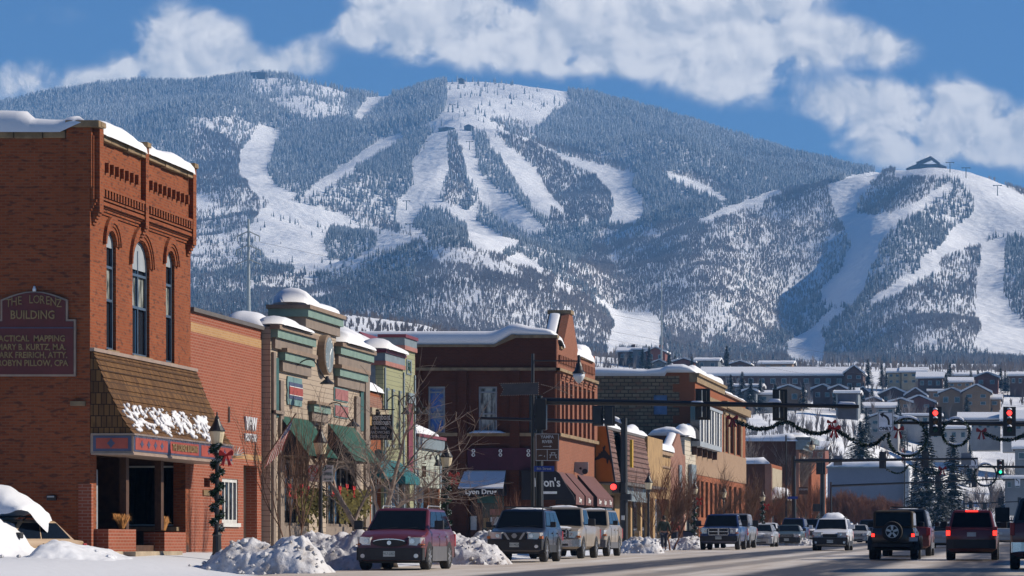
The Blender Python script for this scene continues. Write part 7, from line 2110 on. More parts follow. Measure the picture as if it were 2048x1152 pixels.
snow_bank('snow bank beside the far parked cars', 1560,1720,24,1066,3,8)
# big drift over the buried car, smooth and bright
def drift():
 pts = [(-60,962),(0,968),(20,975),(45,992),(62,1008),(75,1028),(90,1045),(110,1062),(118,1075)]
 xs = np.linspace(XX(-160,79.3), XX(235,79.3),130); ys = np.linspace(76.2,82.9,60)
 gx, gy = np.meshgrid(xs, ys)
 px = AX + gx / 79.3 * F
 cy_ = np.interp(px, [-160,0,18,30,45,62,78,92,108,122,140,165,200,235], [1006,1036,1060,1086,1103,1113,1111,1096,1080,1080,1084,1096,1112,1126])
 crest = ZC + (HY - cy_) * 79.0 / F - .50
 v = (gy - 76.2) / 6.7
 prof = np.interp(v, [0,.12,.3,.42,.55,.8,.95,1], [0,.35,.8,1.0,.92,.8,.7,.5])
 z = .50 + crest * prof + .06 * fbm(gx / .8, gy / .8,71,4) * np.minimum(1, crest * 2) + .05 * fbm(gx / .2, gy / .2,73,3) * np.minimum(1, crest * 3)
 ed = np.clip((gx - xs[0]) / .5,0,1)
 z = z - .2 * (1 - np.clip(crest / .15,0,1))
 V = np.stack([gx.ravel(), gy.ravel(), z.ravel()], 1)
 o = np_mesh('snow_drift', V, grid_faces(60,130), 'snow', smooth=True)
 tag(o, 'bright white snowdrift swallowing the beige hatchback by the brick corner building', 'snowdrift')
drift()
# snow lying on the buried car's roof: a thick rounded cap sloping to the right
mb = MB()
def capfn(u, v):
 px = lerp(-70,118, u)
 top = float(np.interp(px, [-70,0,20,45,65,78,95,110,119], [962,968,974,991,1008,1026,1044,1062,1078]))
 bot = float(np.interp(px, [-70,0,20,45,60,78,90,105,119], [1060,1040,1032,1026,1021,1023,1044,1064,1079]))
 Yc = 80.6 + 1.6 * max(0,(px - 72) / 48)
 a = pi * v; hw_ = 1.0 - .75 * max(0,(px - 60) / 60)
 return (XX(px, Yc), Yc - hw_ * cos(a) , lerp(ZZ(bot, Yc), ZZ(top, Yc), sin(a) ** .8) + .04 * float(fbm(np.array(px / 14.0), np.array(v * 3),3,3)))
mb.grid(capfn, 40,12)
o = mb.build('snow_load', 'snow', None, smooth=True); tag(o, 'thick rounded cap of snow on the roof of the buried beige hatchback', 'snow')
snow_bank('dirty heap of snow in the lower left corner', -70,42,84,1122,1.2,12, base=.55, group=None)
snow_bank('small snow ridge at the foot of the shaded brick wall', 120,215,80.5,1106,1.6,13, base=.65, mat='snow', group=None, rough=.1)

# ================================================================ STREET LAMPS
def street_lamp():
 t = thing('street_lamp', '', 'street lamp', (0,0,0)); ORIGIN[t.name] = Vector((0,0,0))
 mb = MB(); mb.lathe([(.20,0),(.20,.12),(.15,.2),(.13,.75),(.16,.8),(.10,.9),(.075,1.1),(.065,3.35),(.10,3.42),(.07,3.5),(.13,3.62),(.16,3.7)], n=12); p = mb.build('pole', 'black_metal', t)
 mb = MB(); mb.lathe([(.14,3.68),(.17,3.72),(.23,4.02),(.24,4.1),(.22,4.12)], n=14); mb.build('lamp_glass', 'lamp_glass', t)
 mb = MB(); mb.lathe([(.26,4.10),(.26,4.14),(.17,4.28),(.10,4.42),(.07,4.50),(.075,4.54),(.03,4.60),(.02,4.72)], n=14); mb.build('lamp_cap', 'black_metal', t)
 return t
lamp0 = street_lamp()
LAMPS = [(434,73.5, 'nearest street lamp, wrapped in green garland with a red bow', 1),(641,66, 'plain street lamp with two parking signs in front of the green awnings', 0),(893,56.5, 'garlanded street lamp with red bow behind the maroon car', 1),
  (1297,39.5, 'plain street lamp beside the walking person', 0),(1389,35.5, 'garlanded street lamp left of the deep blue pickup', 1),(1447,33, 'plain street lamp behind the deep blue pickup', 0),(1525,30, 'garlanded street lamp with red bow before the dark brick shop', 1)]
def cards(mb, path, r, n, ln=.12, seed=1):
 random.seed(seed); P = [Vector(p) for p in path]
 L = [0]
 for i in range(1, len(P)): L.append(L[-1] + (P[i] - P[i - 1]).length)
 for i in range(n):
  d = random.random() * L[-1]; k = max(j for j in range(len(L)) if L[j] <= d); k = min(k, len(P) - 2)
  c = P[k].lerp(P[k + 1], (d - L[k]) / max(1e-9, L[k + 1] - L[k]))
  dr = Vector((random.gauss(0,1), random.gauss(0,1), random.gauss(0,1))).normalized()
  a = c + dr * r * random.uniform(.2,.7); b_ = c + dr * (r + random.uniform(0, ln)); sd_ = dr.cross(Vector((random.gauss(0,1), random.gauss(0,1), random.gauss(0,1)))).normalized() * ln * .45
  mb.add([tuple(a - sd_), tuple(a + sd_), tuple(b_)], [(0,1,2)])
for i, (px, s_, lab, g) in enumerate(LAMPS):
 o = lamp0 if i == 0 else copy_tree(lamp0)
 Y = F / s_; X = XX(px, Y); z = ground_z(X, Y)
 o.location = (X, Y, z); k_ = (4.75 - z) / 4.72; o.scale = (k_, k_, k_); o['label'] = lab; o['group'] = 'street lamps along the pavement'; ORIGIN[o.name] = Vector((0,0,0))
 if g:
  gt = thing('lamp_garland', 'evergreen garland with red bow wound round the %s' % ('nearest street lamp', 'street lamp behind the maroon car', 'street lamp left of the deep blue pickup', 'street lamp before the dark brick shop')[(0,2,4,6).index(i)], 'garland', (X, Y, z), group='garlands wound round street lamps')
  path = [(X + .13 * cos(a), Y + .13 * sin(a), z + (.95 + 2.75 * k / 60) * k_) for k in range(61) for a in [k * .62]]
  mb = MB(); mb.tube(path, .055,5); cards(mb, path, .07,2200 if s_ > 60 else 900,.08, i); mb.build('greens', 'garland', gt)
  mb = MB(); bow(mb, (X + .28, Y - .12, z + 3.35 * k_),.32, 'y'); mb.build('bow', 'red_ribbon', gt)
# signs fixed to the second lamp
Y = F / 66 - .2
t = thing('parking_sign', 'white and red no parking sign on the plain street lamp', 'sign', (XX(626, Y), Y, ZZ(963, Y)))
xa, xb, za, zb = XX(616, Y), XX(636, Y), ZZ(963, Y), ZZ(930, Y)
mb = MB(); mb.box(xa, xb, Y, Y + .02, za, zb); bd = mb.build('plate', 'white_trim', t)
mb = MB(); cx_, cz_ = (xa + xb) / 2, lerp(za, zb, .68); mb.lathe([(.105,-.008),(.13,-.008),(.13,-.002),(.105,-.002)], (cx_, Y, cz_),18, 'y', ring=True); mb.plate([(cx_ - .085, cz_ + .065),(cx_ - .065, cz_ + .085),(cx_ + .085, cz_ - .065),(cx_ + .065, cz_ - .085)], Y - .009, Y - .003, 'y')
mb.plate(rect(xa + .012, xb - .012, za + .012, zb - .012), Y - .004, Y - .001, 'y', [rect(xa + .024, xb - .024, za + .024, zb - .024)]); mb.build('red_ring', 'red_ribbon', bd)
text_mesh('P', .2, 'black_board', bd, 'y', (cx_, Y - .006, cz_), bold=.006); text_mesh('2 AM\nTO 6 AM', .085, 'red_ribbon', bd, 'y', (cx_, Y - .006, lerp(za, zb, .24)))
t = thing('parking_sign', 'white and green two hour parking sign with double arrow on the lamp', 'sign', (XX(655, Y), Y, ZZ(962, Y)))
xa, xb, za, zb = XX(645, Y), XX(666, Y), ZZ(963, Y), ZZ(930, Y)
mb = MB(); mb.box(xa, xb, Y, Y + .02, za, zb); bd = mb.build('plate', 'white_trim', t)
mb = MB(); mb.box(xa + .01, xa + .10, Y - .004, Y - .001, lerp(za, zb, .66), zb - .02); mb.build('green_panel', 'awning_green', bd)
text_mesh('2', .13, 'white_letters', bd, 'y', (xa + .055, Y - .008, lerp(za, zb, .8))); text_mesh('HOUR', .06, 'awning_green', bd, 'y', (xa + .20, Y - .006, lerp(za, zb, .8))); text_mesh('PARKING\n9AM TO 6PM', .052, 'awning_green', bd, 'y', ((xa + xb) / 2, Y - .006, lerp(za, zb, .45)))
mb = MB(); zc_ = lerp(za, zb, .14); mb.plate([(xa + .04, zc_),(xa + .09, zc_ + .03),(xa + .09, zc_ + .01),(xb - .09, zc_ + .01),(xb - .09, zc_ + .03),(xb - .04, zc_),(xb - .09, zc_ - .03),(xb - .09, zc_ - .01),(xa + .09, zc_ - .01),(xa + .09, zc_ - .03)], Y - .005, Y - .001, 'y'); mb.build('arrow', 'awning_green', bd)

# ================================================================ TRAFFIC SIGNALS
def signal_head(parent, x, y, z, face, h=1.22, w_=.62, lit=None, name='signal_head', hoods=True, plate=True):
 """three-lamp head; face -1: lamps look to the camera side, +1: we see its back"""
 mb = MB()
 if plate: mb.box(x - w_ / 2, x + w_ / 2, y - .02, y + .02, z - h / 2, z + h / 2)
 hb = h * .86
 mb.box(x - .17, x + .17, y + face * .03, y - face * .19, z - hb / 2, z + hb / 2)
 hd = mb.build(name, 'black_metal', parent, bevel=.012)
 for i in range(3):
  zz = z + hb * (1 / 3) * (1 - i)
  if face < 0:
   q = MB(); q.lathe([(.01,-.03),(.125,-.02),(.125,.0),(.01,.0)], (x, y - .03, zz),16, 'y')
   q.build('lamp', {0: 'signal_red', 2: 'signal_green'}.get(i) if lit == i else ('dark_lens_%d' % i), hd)
  if hoods:
   q = MB(); yy = y + face * .03
   o1 = [(x + .16 * cos(a), zz + .16 * sin(a)) for a in [-.4 + (pi + .8) * k / 10 for k in range(11)]]; o2 = [(x + .145 * cos(a), zz + .145 * sin(a)) for a in [pi + .4 - (pi + .8) * k / 10 for k in range(11)]]
   q.plate(o1 + o2, yy, yy + face * .24, 'y'); q.build('visor', 'black_metal', hd)
   if face < 0:
    q = MB(); q.lathe([(.02,.10),(.10,.06),(.12,0)], (x, y - .16, zz + .15),6); q.build('snow_patch', 'snow', hd, smooth=True)
 return hd
plain('dark_lens_0', (.09,.008,.008),.2); plain('dark_lens_1', (.10,.045,.006),.2); plain('dark_lens_2', (.005,.05,.03),.2)
plain('sign_back', (.17,.20,.24),.5)
def beam(parent, a, b, r0, r1, name='mast_arm'):
 mb = MB(); mb.tube([a, b], r0,10, r1); return mb.build(name, 'black_metal', parent)
# -- signal 1: near side of the crossing, arm over the street, with street light and banners
Y = 128.0; S = F / Y
t = thing('traffic_signal', 'black signal pole with long arm reaching right over the street, two signals seen from behind', 'traffic signal', (XX(1079, Y), Y, ground_z(-20.4, Y)))
xp = XX(1079, Y)
beam(t, (xp, Y, ground_z(xp, Y)),(xp, Y, ZZ(792, Y)),.17,.13, 'pole');
beam(t, (XX(1068, Y), Y - .3, ground_z(xp, Y)),(XX(1068, Y), Y - .3, ZZ(708, Y)),.085,.06, 'lamp_pole')
beam(t, (XX(1086, Y), Y - .6, ground_z(xp, Y)),(XX(1086, Y), Y - .6, ZZ(862, Y)),.04,.04, 'sign_post')
arm = beam(t, (xp, Y, ZZ(802, Y)),(XX(1718, Y), Y, ZZ(813, Y)),.15,.07)
for px, pt, pb in ((1404,776,840),(1559,777,842)):
 hd = signal_head(t, XX(px, Y), Y + .25, ZZ((pt + pb) / 2, Y),1, h=1.26, w_=.60)
 mb = MB(); mb.tube([(XX(px, Y), Y - .02, ZZ(pt + 4, Y)),(XX(px, Y), Y - .02, ZZ(pb - 6, Y))], .022,5); mb.build('mount', 'galv', hd)
 snow_heap('arm_snow', arm, [(XX(px - 22, Y), Y, ZZ(804, Y) + .02),(XX(px + 4, Y), Y, ZZ(806, Y) + .04)], .26,.13, lat=(0,1), seed=px % 9, seg=.06, rough=.5)
snow_heap('arm_snow', arm, [(XX(1676, Y), Y, ZZ(808, Y) + .02),(XX(1712, Y), Y, ZZ(809, Y) + .02)], .2,.10, lat=(0,1), seed=3, seg=.06)
mb = MB(); mb.box(XX(1675, Y), XX(1713, Y), Y - .05, Y + .12, ZZ(838, Y), ZZ(788, Y)) ; mb.v = []; mb.f = []; mb.m = []; mb.smooth = []
mb.box(XX(1675, Y), XX(1713, Y), Y + .10, Y + .13, ZZ(838, Y), ZZ(788, Y)); mb.build('sign_back', 'sign_back', t)
mb = MB(); mb.box(XX(1072, Y), XX(1094, Y), Y - .25, Y + .1, ZZ(860, Y), ZZ(798, Y)); mb.build('signal_box', 'black_metal', t, bevel=.03)
# street light on top
beam(t, (XX(1068, Y), Y - .3, ZZ(722, Y)),(XX(1160, Y), Y - .3, ZZ(723, Y)),.03,.025, 'lamp_arm')
mb = MB(); c = (XX(1160, Y), Y - .3, ZZ(748, Y)); mb.lathe([(.02,.75),(.05,.72),(.07,.45),(.13,.30),(.16,.15),(.27,.03),(.28,.0)], c, 16); lm = mb.build('lamp_cap', 'black_metal', t)
mb = MB(); mb.lathe([(.24,0),(.23,-.12),(.17,-.25),(.08,-.36),(.01,-.40)], c, 16); mb.build('lamp_glass', 'white_glass', lm, smooth=True)
# banner outlined with small bulbs, and starburst of bulbs
t2 = thing('street_banner', 'grey pennant shaped mesh banner edged with small bulbs on the signal pole', 'banner', (XX(1040, Y), Y - .35, ZZ(792, Y)))
pts = [SP(1003,768, Y), SP(1080,766, Y), SP(1080,790, Y), SP(1004,792, Y), SP(1010,780, Y)]
plain('banner_mesh', (.085,.08,.085),.8)
mb = MB(); mb.plate(pts, Y - .37, Y - .35, 'y'); mb.build('cloth', 'banner_mesh', t2)
mb = MB()
for i in range(5):
 a, b_ = Vector(pts[i]), Vector(pts[(i + 1) % 5]); n = max(2, int((b_ - a).length / .07))
 for k in range(n):
  q = a.lerp(b_, k / n); mb.box(q.x - .014, q.x + .014, Y - .385, Y - .36, q.y - .014, q.y + .014)
o_ = mb.build('bulbs', 'tan_edge', t2)
t2 = thing('starburst_decoration', 'wire starburst decoration with dots beside the signal pole banner', 'decoration', (XX(1125, Y), Y - .3, ZZ(775, Y)))
mb = MB(); c0_ = Vector((XX(1110, Y), Y - .3, ZZ(776, Y))); random.seed(4)
for (dx, dz) in ((90,14),(75,-10),(55,22),(40,-22),(20,25),(60,4),(-25,8),(-20,-14),(25,-12)):
 a = c0_; b_ = c0_ + Vector((dx / S, 0, dz / S * .8)); mb.tube([tuple(a), tuple(b_)], .008,3)
 for k in range(1,8):
  q = a.lerp(b_, k / 7); mb.box(q.x - .016, q.x + .016, q.y - .016, q.y + .016, q.z - .016, q.z + .016)
mb.build('wire', 'tan_edge', t2)
# brown sign
t2 = thing('direction_sign', 'brown river sign with arrow, fish and picnic table on the signal pole', 'sign', (XX(1095, Y), Y - .7, ZZ(922, Y)))
Ys = Y - .7
xa, xb, za, zb = XX(1071, Ys), XX(1118, Ys), ZZ(922, Ys), ZZ(867, Ys)
mb = MB(); mb.box(xa, xb, Ys, Ys + .03, za, zb); bd = mb.build('board', 'road_sign_brown', t2)
mb = MB(); zm_ = lerp(za, zb, .42); mb.plate(rect(xa + .01, xb - .01, za + .01, zb - .01), Ys - .006, Ys - .001, 'y', [rect(xa + .03, xb - .03, za + .03, zb - .03)]); mb.box(xa + .02, xb - .02, Ys - .006, Ys - .001, zm_ - .01, zm_ + .01); mb.box((xa + xb) / 2 - .01,(xa + xb) / 2 + .01, Ys - .006, Ys - .001, za + .02, zm_)
xm = (xa + xb) / 2; z_ = lerp(za, zb, .53); mb.plate([(xm - .17, z_ - .012),(xm + .10, z_ - .012),(xm + .10, z_ - .04),(xm + .18, z_),(xm + .10, z_ + .04),(xm + .10, z_ + .012),(xm - .17, z_ + .012)], Ys - .006, Ys - .001, 'y')
fx, fz = lerp(xa, xm, .5), lerp(za, zm_, .42); mb.plate([(fx - .14, fz),(fx - .05, fz + .05),(fx + .06, fz + .03),(fx + .10, fz),(fx + .14, fz + .04),(fx + .14, fz - .04),(fx + .10, fz),(fx + .06, fz - .035),(fx - .05, fz - .045)][::-1], Ys - .006, Ys - .001, 'y')
fx = lerp(xm, xb, .5); fz = lerp(za, zm_, .5)
for a, b_ in (((-.09,.10),(.09,.10)),((-.15,.01),(.15,.01)),((-.05,.10),(-.13,-.12)),((.05,.10),(.13,-.12))):
 d = Vector((b_[0] - a[0], b_[1] - a[1])); n_ = Vector((-d.y, d.x)).normalized() * .014
 mb.plate([(fx + a[0] - n_.x, fz + a[1] - n_.y),(fx + b_[0] - n_.x, fz + b_[1] - n_.y),(fx + b_[0] + n_.x, fz + b_[1] + n_.y),(fx + a[0] + n_.x, fz + a[1] + n_.y)], Ys - .006, Ys - .001, 'y')
mb.build('markings', 'grey_letters', bd)
text_mesh('YAMPA', .17, 'grey_letters', bd, 'y', (xm, Ys - .007, lerp(za, zb, .87)), squeeze=.95, bold=.003); text_mesh('RIVER', .17, 'grey_letters', bd, 'y', (xm, Ys - .007, lerp(za, zb, .70)), squeeze=.95, bold=.003)
t2 = thing('street_sign', 'small blue street name sign reading 8th Street on the signal pole', 'sign', (XX(1088, Ys), Ys, ZZ(942, Ys)))
mb = MB(); mb.box(XX(1068, Ys), XX(1108, Ys), Ys, Ys + .02, ZZ(943, Ys), ZZ(932, Ys)); bd = mb.build('plate', 'blue_sign', t2)
text_mesh('8th Street', .15, 'grey_letters', bd, 'y', (XX(1088, Ys), Ys - .007, ZZ(937.5, Ys)), squeeze=.95)
# -- signal 2: pole on the far corner with the red hand
Y = 150.0; S = F / Y
xp = XX(1248, Y)
t = thing('traffic_signal', 'thick black signal pole with snowy short arm and small red lamp', 'traffic signal', (xp, Y, ground_z(xp, Y)))
beam(t, (xp, Y, ground_z(xp, Y) - .1),(xp, Y, ZZ(836, Y)),.19,.15, 'pole')
beam(t, (xp, Y, ZZ(845, Y)),(XX(1178, Y) - 6, Y + 5, ZZ(828, Y)),.10,.07)
snow_heap('arm_snow', t, [(XX(1222, Y), Y, ZZ(838, Y)),(XX(1244, Y), Y, ZZ(846, Y))], .3,.22, lat=(0,1), seed=5, seg=.08)
for px, y_ in ((1198,832),(1221,832)):
 hd = signal_head(t, XX(px, Y), Y - .3, ZZ(y_, Y),1, h=.95, w_=.5, plate=True)
hd = signal_head(t, XX(1233, Y), Y - .1, ZZ(975, Y),1, h=.5, w_=.4, hoods=False)
mb = MB(); mb.lathe([(.01,-.02),(.14,-.02),(.14,.0),(.01,.0)], (XX(1229, Y), Y - .36, ZZ(974, Y)),14, 'y'); mb.build('red_hand', 'signal_red', hd)
mb = MB(); mb.box(XX(1259, Y), XX(1264, Y), Y + .1, Y + .5, ZZ(935, Y), ZZ(879, Y)); mb.build('yellow_sign', 'yellow_panel', t) if 'yellow_panel' in MATS else (plain('yellow_panel', (.50,.30,.02),.5), mb.build('yellow_sign', 'yellow_panel', t))
mb = MB(); mb.box(XX(1242, Y), XX(1263, Y), Y - .25, Y + .2, ZZ(1000, Y), ZZ(988, Y)); mb.box(XX(1244, Y), XX(1252, Y), Y - .3, Y - .18, ZZ(985, Y), ZZ(966, Y)); mb.build('control_box', 'black_metal', t)
mb = MB(); mb.box(XX(1244, Y), XX(1250, Y), Y - .25, Y - .19, ZZ(1040, Y), ZZ(1031, Y)); mb.build('push_button', 'white_trim', t)
# -- signal 3: arm from the right with two red signals, turn sign, wreaths
Y = 155.0; S = F / Y
t = thing('traffic_signal', 'black arm from the right with two signals showing red', 'traffic signal', (XX(2260, Y), Y, .7))
beam(t, (XX(2260, Y), Y, .5),(XX(2260, Y), Y, ZZ(835, Y)),.2,.16, 'pole'); arm = beam(t, (XX(2260, Y), Y, ZZ(851, Y)),(XX(1768, Y), Y, ZZ(845, Y)),.14,.07)
for px in (1871,2019): signal_head(t, XX(px, Y), Y - .12, ZZ(843, Y),-1, h=1.42, w_=.62, lit=0)
def turn_sign(lab, px, py, Y, h, text=True, hid=''):
 t_ = thing('turn_sign', lab, 'sign', (XX(px, Y), Y, ZZ(py + h * S / 2 if False else py, Y)))
 x, z = SP(px, py, Y); w_ = h * .80
 mb = MB(); mb.box(x - w_ / 2, x + w_ / 2, Y, Y + .03, z - h / 2, z + h / 2); bd = mb.build('plate', 'sign_white', t_)
 mb = MB(); mb.plate(rect(x - w_ / 2 + .02, x + w_ / 2 - .02, z - h / 2 + .02, z + h / 2 - .02), Y - .006, Y - .001, 'y', [rect(x - w_ / 2 + .045, x + w_ / 2 - .045, z - h / 2 + .045, z + h / 2 - .045)])
 k = h / .93
 P = [(.20,-.22),(.20,-.02),(.14,.14),(.02,.24),(-.10,.29),(-.06,.36),(-.28,.30),(-.14,.12),(-.12,.20),(.0,.14),(.07,.06),(.11,-.04),(.11,-.22)]
 mb.plate([(x + a * k, z + (b_ + .08) * k) for a, b_ in P], Y - .006, Y - .001, 'y'); mb.build('arrow', 'black_board', bd)
 if text: text_mesh('ONLY', .22 * k, 'black_board', bd, 'y', (x, Y - .008, z - h * .34), squeeze=1.0, bold=.006)
 return t_
plain('sign_white', (.78,.80,.83),.5)
turn_sign('white left turn ONLY sign on the arm beside the red signals', 1771,844, Y - .3,.96)
def wreath(lab, px, py, Y, r, seed=1, snowy=True):
 x, z = SP(px, py, Y)
 t_ = thing('wreath', lab, 'wreath', (x, Y, z), group='evergreen wreaths hung over the street')
 path = [(x + r * cos(a), Y - .2, z + r * sin(a)) for a in [2 * pi * i / 40 for i in range(41)]]
 mb = MB(); mb.tube(path, .055,5, cap=False); cards(mb, path, .07, int(1500 * r),.10, seed); g_ = mb.build('greens', 'garland', t_)
 snow_heap('wreath_snow', g_, [(x + r * cos(a), Y - .2, z + r * sin(a) + .04) for a in [pi * (.72 - .44 * i / 12) for i in range(13)]], .16,.11, lat=(0,1), seed=seed, seg=.06)
 snow_heap('wreath_snow', g_, [(x + (r - .03) * cos(a), Y - .2, z + (r - .05) * sin(a) + .03) for a in [pi * (1.3 + .4 * i / 12) for i in range(13)]], .10,.07, lat=(0,1), seed=seed + 1, seg=.06)
 return t_
wreath('large evergreen wreath hanging beside the left turn ONLY sign', 1815,874, Y, .92,1)
wreath('evergreen wreath hanging between the two red signals', 1912,865, Y, .65,2)
def hang_bow(lab, px, py, Y, sc, mat='dark_ribbon', grp='red bows hung over the street'):
 x, z = SP(px, py, Y); t_ = tag(thing('ribbon_bow', lab, 'bow', (x, Y, z)), group=grp)
 mb = MB(); bow(mb, (x, Y - .25, z), sc, 'y'); mb.build('ribbon', mat, t_)
 return t_
hang_bow('dark red bow between the large wreath and the turn sign', 1797,860, Y, .45); hang_bow('dark red bow left of the rightmost red signal', 1963,863, Y, .42)
def garland(lab, pts, Y, r=.035, n=1500, seed=1):
 P = [(*[SP(px, py, Y)[0]], Y - .2, SP(px, py, Y)[1]) for px, py in pts]
 Q = []
 for i in range(len(P) - 1):
  for k in range(6):
   f_ = k / 6; p0 = P[max(0, i - 1)]; p1 = P[i]; p2 = P[i + 1]; p3 = P[min(len(P) - 1, i + 2)]
   Q.append(tuple(.5 * (2 * p1[c] + (p2[c] - p0[c]) * f_ + (2 * p0[c] - 5 * p1[c] + 4 * p2[c] - p3[c]) * f_ ** 2 + (-p0[c] + 3 * p1[c] - 3 * p2[c] + p3[c]) * f_ ** 3) for c in range(3)))
 Q.append(P[-1])
 t_ = tag(thing('street_garland', lab, 'garland', Q[0]), group='evergreen garlands strung across the street')
 mb = MB(); mb.tube(Q, r, 5); cards(mb, Q, r * 1.6, int(n * .8),.11, seed); g_ = mb.build('greens', 'garland', t_)
 return t_
garland('evergreen garland strung in two swags over the parked cars', [(1470,842),(1490,850),(1515,858),(1540,856),(1562,846),(1580,846),(1600,858),(1625,866),(1648,866),(1664,858)], 140, n=3000, seed=3)
garland('evergreen garland sagging between the tangled red bow and the ONLY sign', [(1672,860),(1690,870),(1712,884),(1735,892),(1757,884),(1772,870)], 140, n=1500, seed=4)
garland('evergreen garland right of the wreaths, looping out of the picture', [(1968,866),(1985,874),(2005,880),(2030,878),(2055,866),(2080,850)], 155, n=1500, seed=5)
hang_bow('dark red bow at the left end of the street garland', 1466,838,140,.40)
hang_bow('tangled red bows hung in the middle of the street garland', 1669,858,140,.44, 'red_ribbon')
hang_bow('upper crumpled red bow in the middle of the street garland', 1664,846,140.3,.34, 'red_ribbon')
# -- second crossing
Y = 250.0; S = F / Y
xp = XX(1588, Y)
t = thing('traffic_signal', 'black signal pole with long thin arm at the second crossing', 'traffic signal', (xp, Y, ground_z(xp, Y)))
beam(t, (xp, Y, ground_z(xp, Y)),(xp, Y, ZZ(912, Y)),.20,.15, 'pole'); beam(t, (XX(1572, Y), Y, ground_z(xp, Y)),(XX(1572, Y), Y, ZZ(870, Y)),.09,.06, 'lamp_pole')
beam(t, (XX(1572, Y), Y, ZZ(878, Y)),(XX(1624, Y), Y, ZZ(878, Y)),.035,.03, 'lamp_arm')
mb = MB(); c = (XX(1624, Y), Y, ZZ(890, Y)); mb.lathe([(.02,.45),(.10,.3),(.2,.0)], c, 10); mb.build('lamp_cap', 'black_metal', t); mb = MB(); mb.lathe([(.2,0),(.24,-.2),(.10,-.42)], c, 10); mb.build('lamp_glass', 'lamp_glass', t)
beam(t, (xp, Y, ZZ(922, Y)),(XX(1956, Y), Y, ZZ(917, Y)),.16,.07)
for px, pc in ((1765,920),(1850,918)): signal_head(t, XX(px, Y), Y + .2, ZZ(pc, Y),1, h=1.3, w_=.55)
mb = MB(); mb.box(XX(1667, Y), XX(1684, Y), Y + .1, Y + .14, ZZ(931, Y), ZZ(911, Y)); mb.box(XX(1922, Y), XX(1942, Y), Y + .1, Y + .14, ZZ(930, Y), ZZ(906, Y)); build_each(mb, 'sign_back', 'sign_back', t)
mb = MB(); mb.box(XX(1575, Y), XX(1596, Y), Y - .3, Y - .27, ZZ(998, Y), ZZ(993, Y)); mb.build('street_name_plate', 'blue_sign', t)
t = thing('direction_sign', 'small brown sign hanging beyond the second crossing signal pole', 'sign', (XX(1607, Y), Y - .2, ZZ(988, Y)))
mb = MB(); mb.box(XX(1598, Y), XX(1616, Y), Y - .2, Y - .15, ZZ(989, Y), ZZ(974, Y)); bd = mb.build('board', 'road_sign_brown', t); text_mesh('LODGING', .2, 'grey_letters', bd, 'y', (XX(1607, Y), Y - .21, ZZ(979, Y)), squeeze=.75)
Y = 275.0
xp = XX(1645, Y); t = thing('traffic_signal', 'plain thick black signal pole right of the second crossing sign', 'traffic signal', (xp, Y, ground_z(xp, Y)))
beam(t, (xp, Y, 1),(xp, Y, ZZ(925, Y)),.24,.20, 'pole'); signal_head(t, XX(1642, Y), Y - .3, ZZ(935, Y),1, h=1.2, w_=.8); mb = MB(); mb.box(XX(1626, Y), XX(1642, Y), Y - .3, Y - .1, ZZ(1023, Y), ZZ(1008, Y)); wk = mb.build('walk_signal', 'black_metal', t)
t = thing('traffic_signal', 'black arm at the second crossing with a green signal', 'traffic signal', (XX(2250, Y), Y, 1.5)); beam(t, (XX(2250, Y), Y, 1),(XX(2250, Y), Y, ZZ(925, Y)),.25,.2, 'pole')
beam(t, (XX(2250, Y), Y, ZZ(935, Y)),(XX(1910, Y), Y, ZZ(933, Y)),.16,.08); signal_head(t, XX(2001, Y), Y - .2, ZZ(935, Y),-1, h=1.38, w_=.62, lit=2)
turn_sign('small white left turn sign at the second crossing', 1947,926, Y - .3,.95); wreath('evergreen wreath beside the green signal', 1971,950, Y, .95,7)
garland('thin garland with snow strung at the second crossing', [(1772,938),(1790,946),(1806,944),(1818,930),(1832,938),(1850,948),(1868,948),(1884,940)], 262, n=1200, seed=8); hang_bow('small dark bow at the second crossing', 1885,938,262,.55)
Y = 330.0; t = thing('traffic_signal', 'thin dark arm with two signals at the third crossing', 'traffic signal', (XX(1662, Y), Y, 1.6)); beam(t, (XX(1662, Y), Y, 1),(XX(1662, Y), Y, ZZ(964, Y)),.12,.1, 'pole'); beam(t, (XX(1662, Y), Y, ZZ(972, Y)),(XX(2005, Y), Y, ZZ(958, Y)),.13,.07)
for px, pc in ((1876,963),(1948,962)): signal_head(t, XX(px, Y), Y + .2, ZZ(pc, Y),1, h=1.3, w_=.55, hoods=False)
Y = 430.0; t = thing('traffic_signal', 'distant thin signal arm low over the end of the street', 'traffic signal', (XX(1925, Y), Y, 2)); beam(t, (XX(1928, Y), Y, gz(XX(1928, Y), Y)),(XX(1928, Y), Y, ZZ(988, Y)),.14,.12, 'pole'); beam(t, (XX(1928, Y), Y, ZZ(1008, Y)),(XX(2060, Y), Y, ZZ(1002, Y)),.10,.06)
for px, pc in ((2000,1003),(2039,1002),(1941,1010),(1969,1012)): signal_head(t, XX(px, Y), Y + .2, ZZ(pc, Y),1, h=1.0, w_=.5, hoods=False)
turn_sign('tiny left turn sign at the distant crossing', 2035,965,420,.95, text=False)
Y = 300.0
t = thing('flagpole', 'thin pole with a striped flag beside the tall dark spruces', 'flagpole', (XX(1809, Y), Y, 1.6)); beam(t, (XX(1809, Y), Y, 1),(XX(1809, Y), Y, ZZ(880, Y)),.06,.05, 'pole')
mb = MB(); mb.add([(XX(1809, Y), Y, ZZ(893, Y)),(XX(1804, Y), Y - .2, ZZ(900, Y)),(XX(1803, Y), Y, ZZ(925, Y)),(XX(1809, Y), Y, ZZ(918, Y))], [(0,1,2,3)]); mb.build('cloth', 'flag_cloth', t)
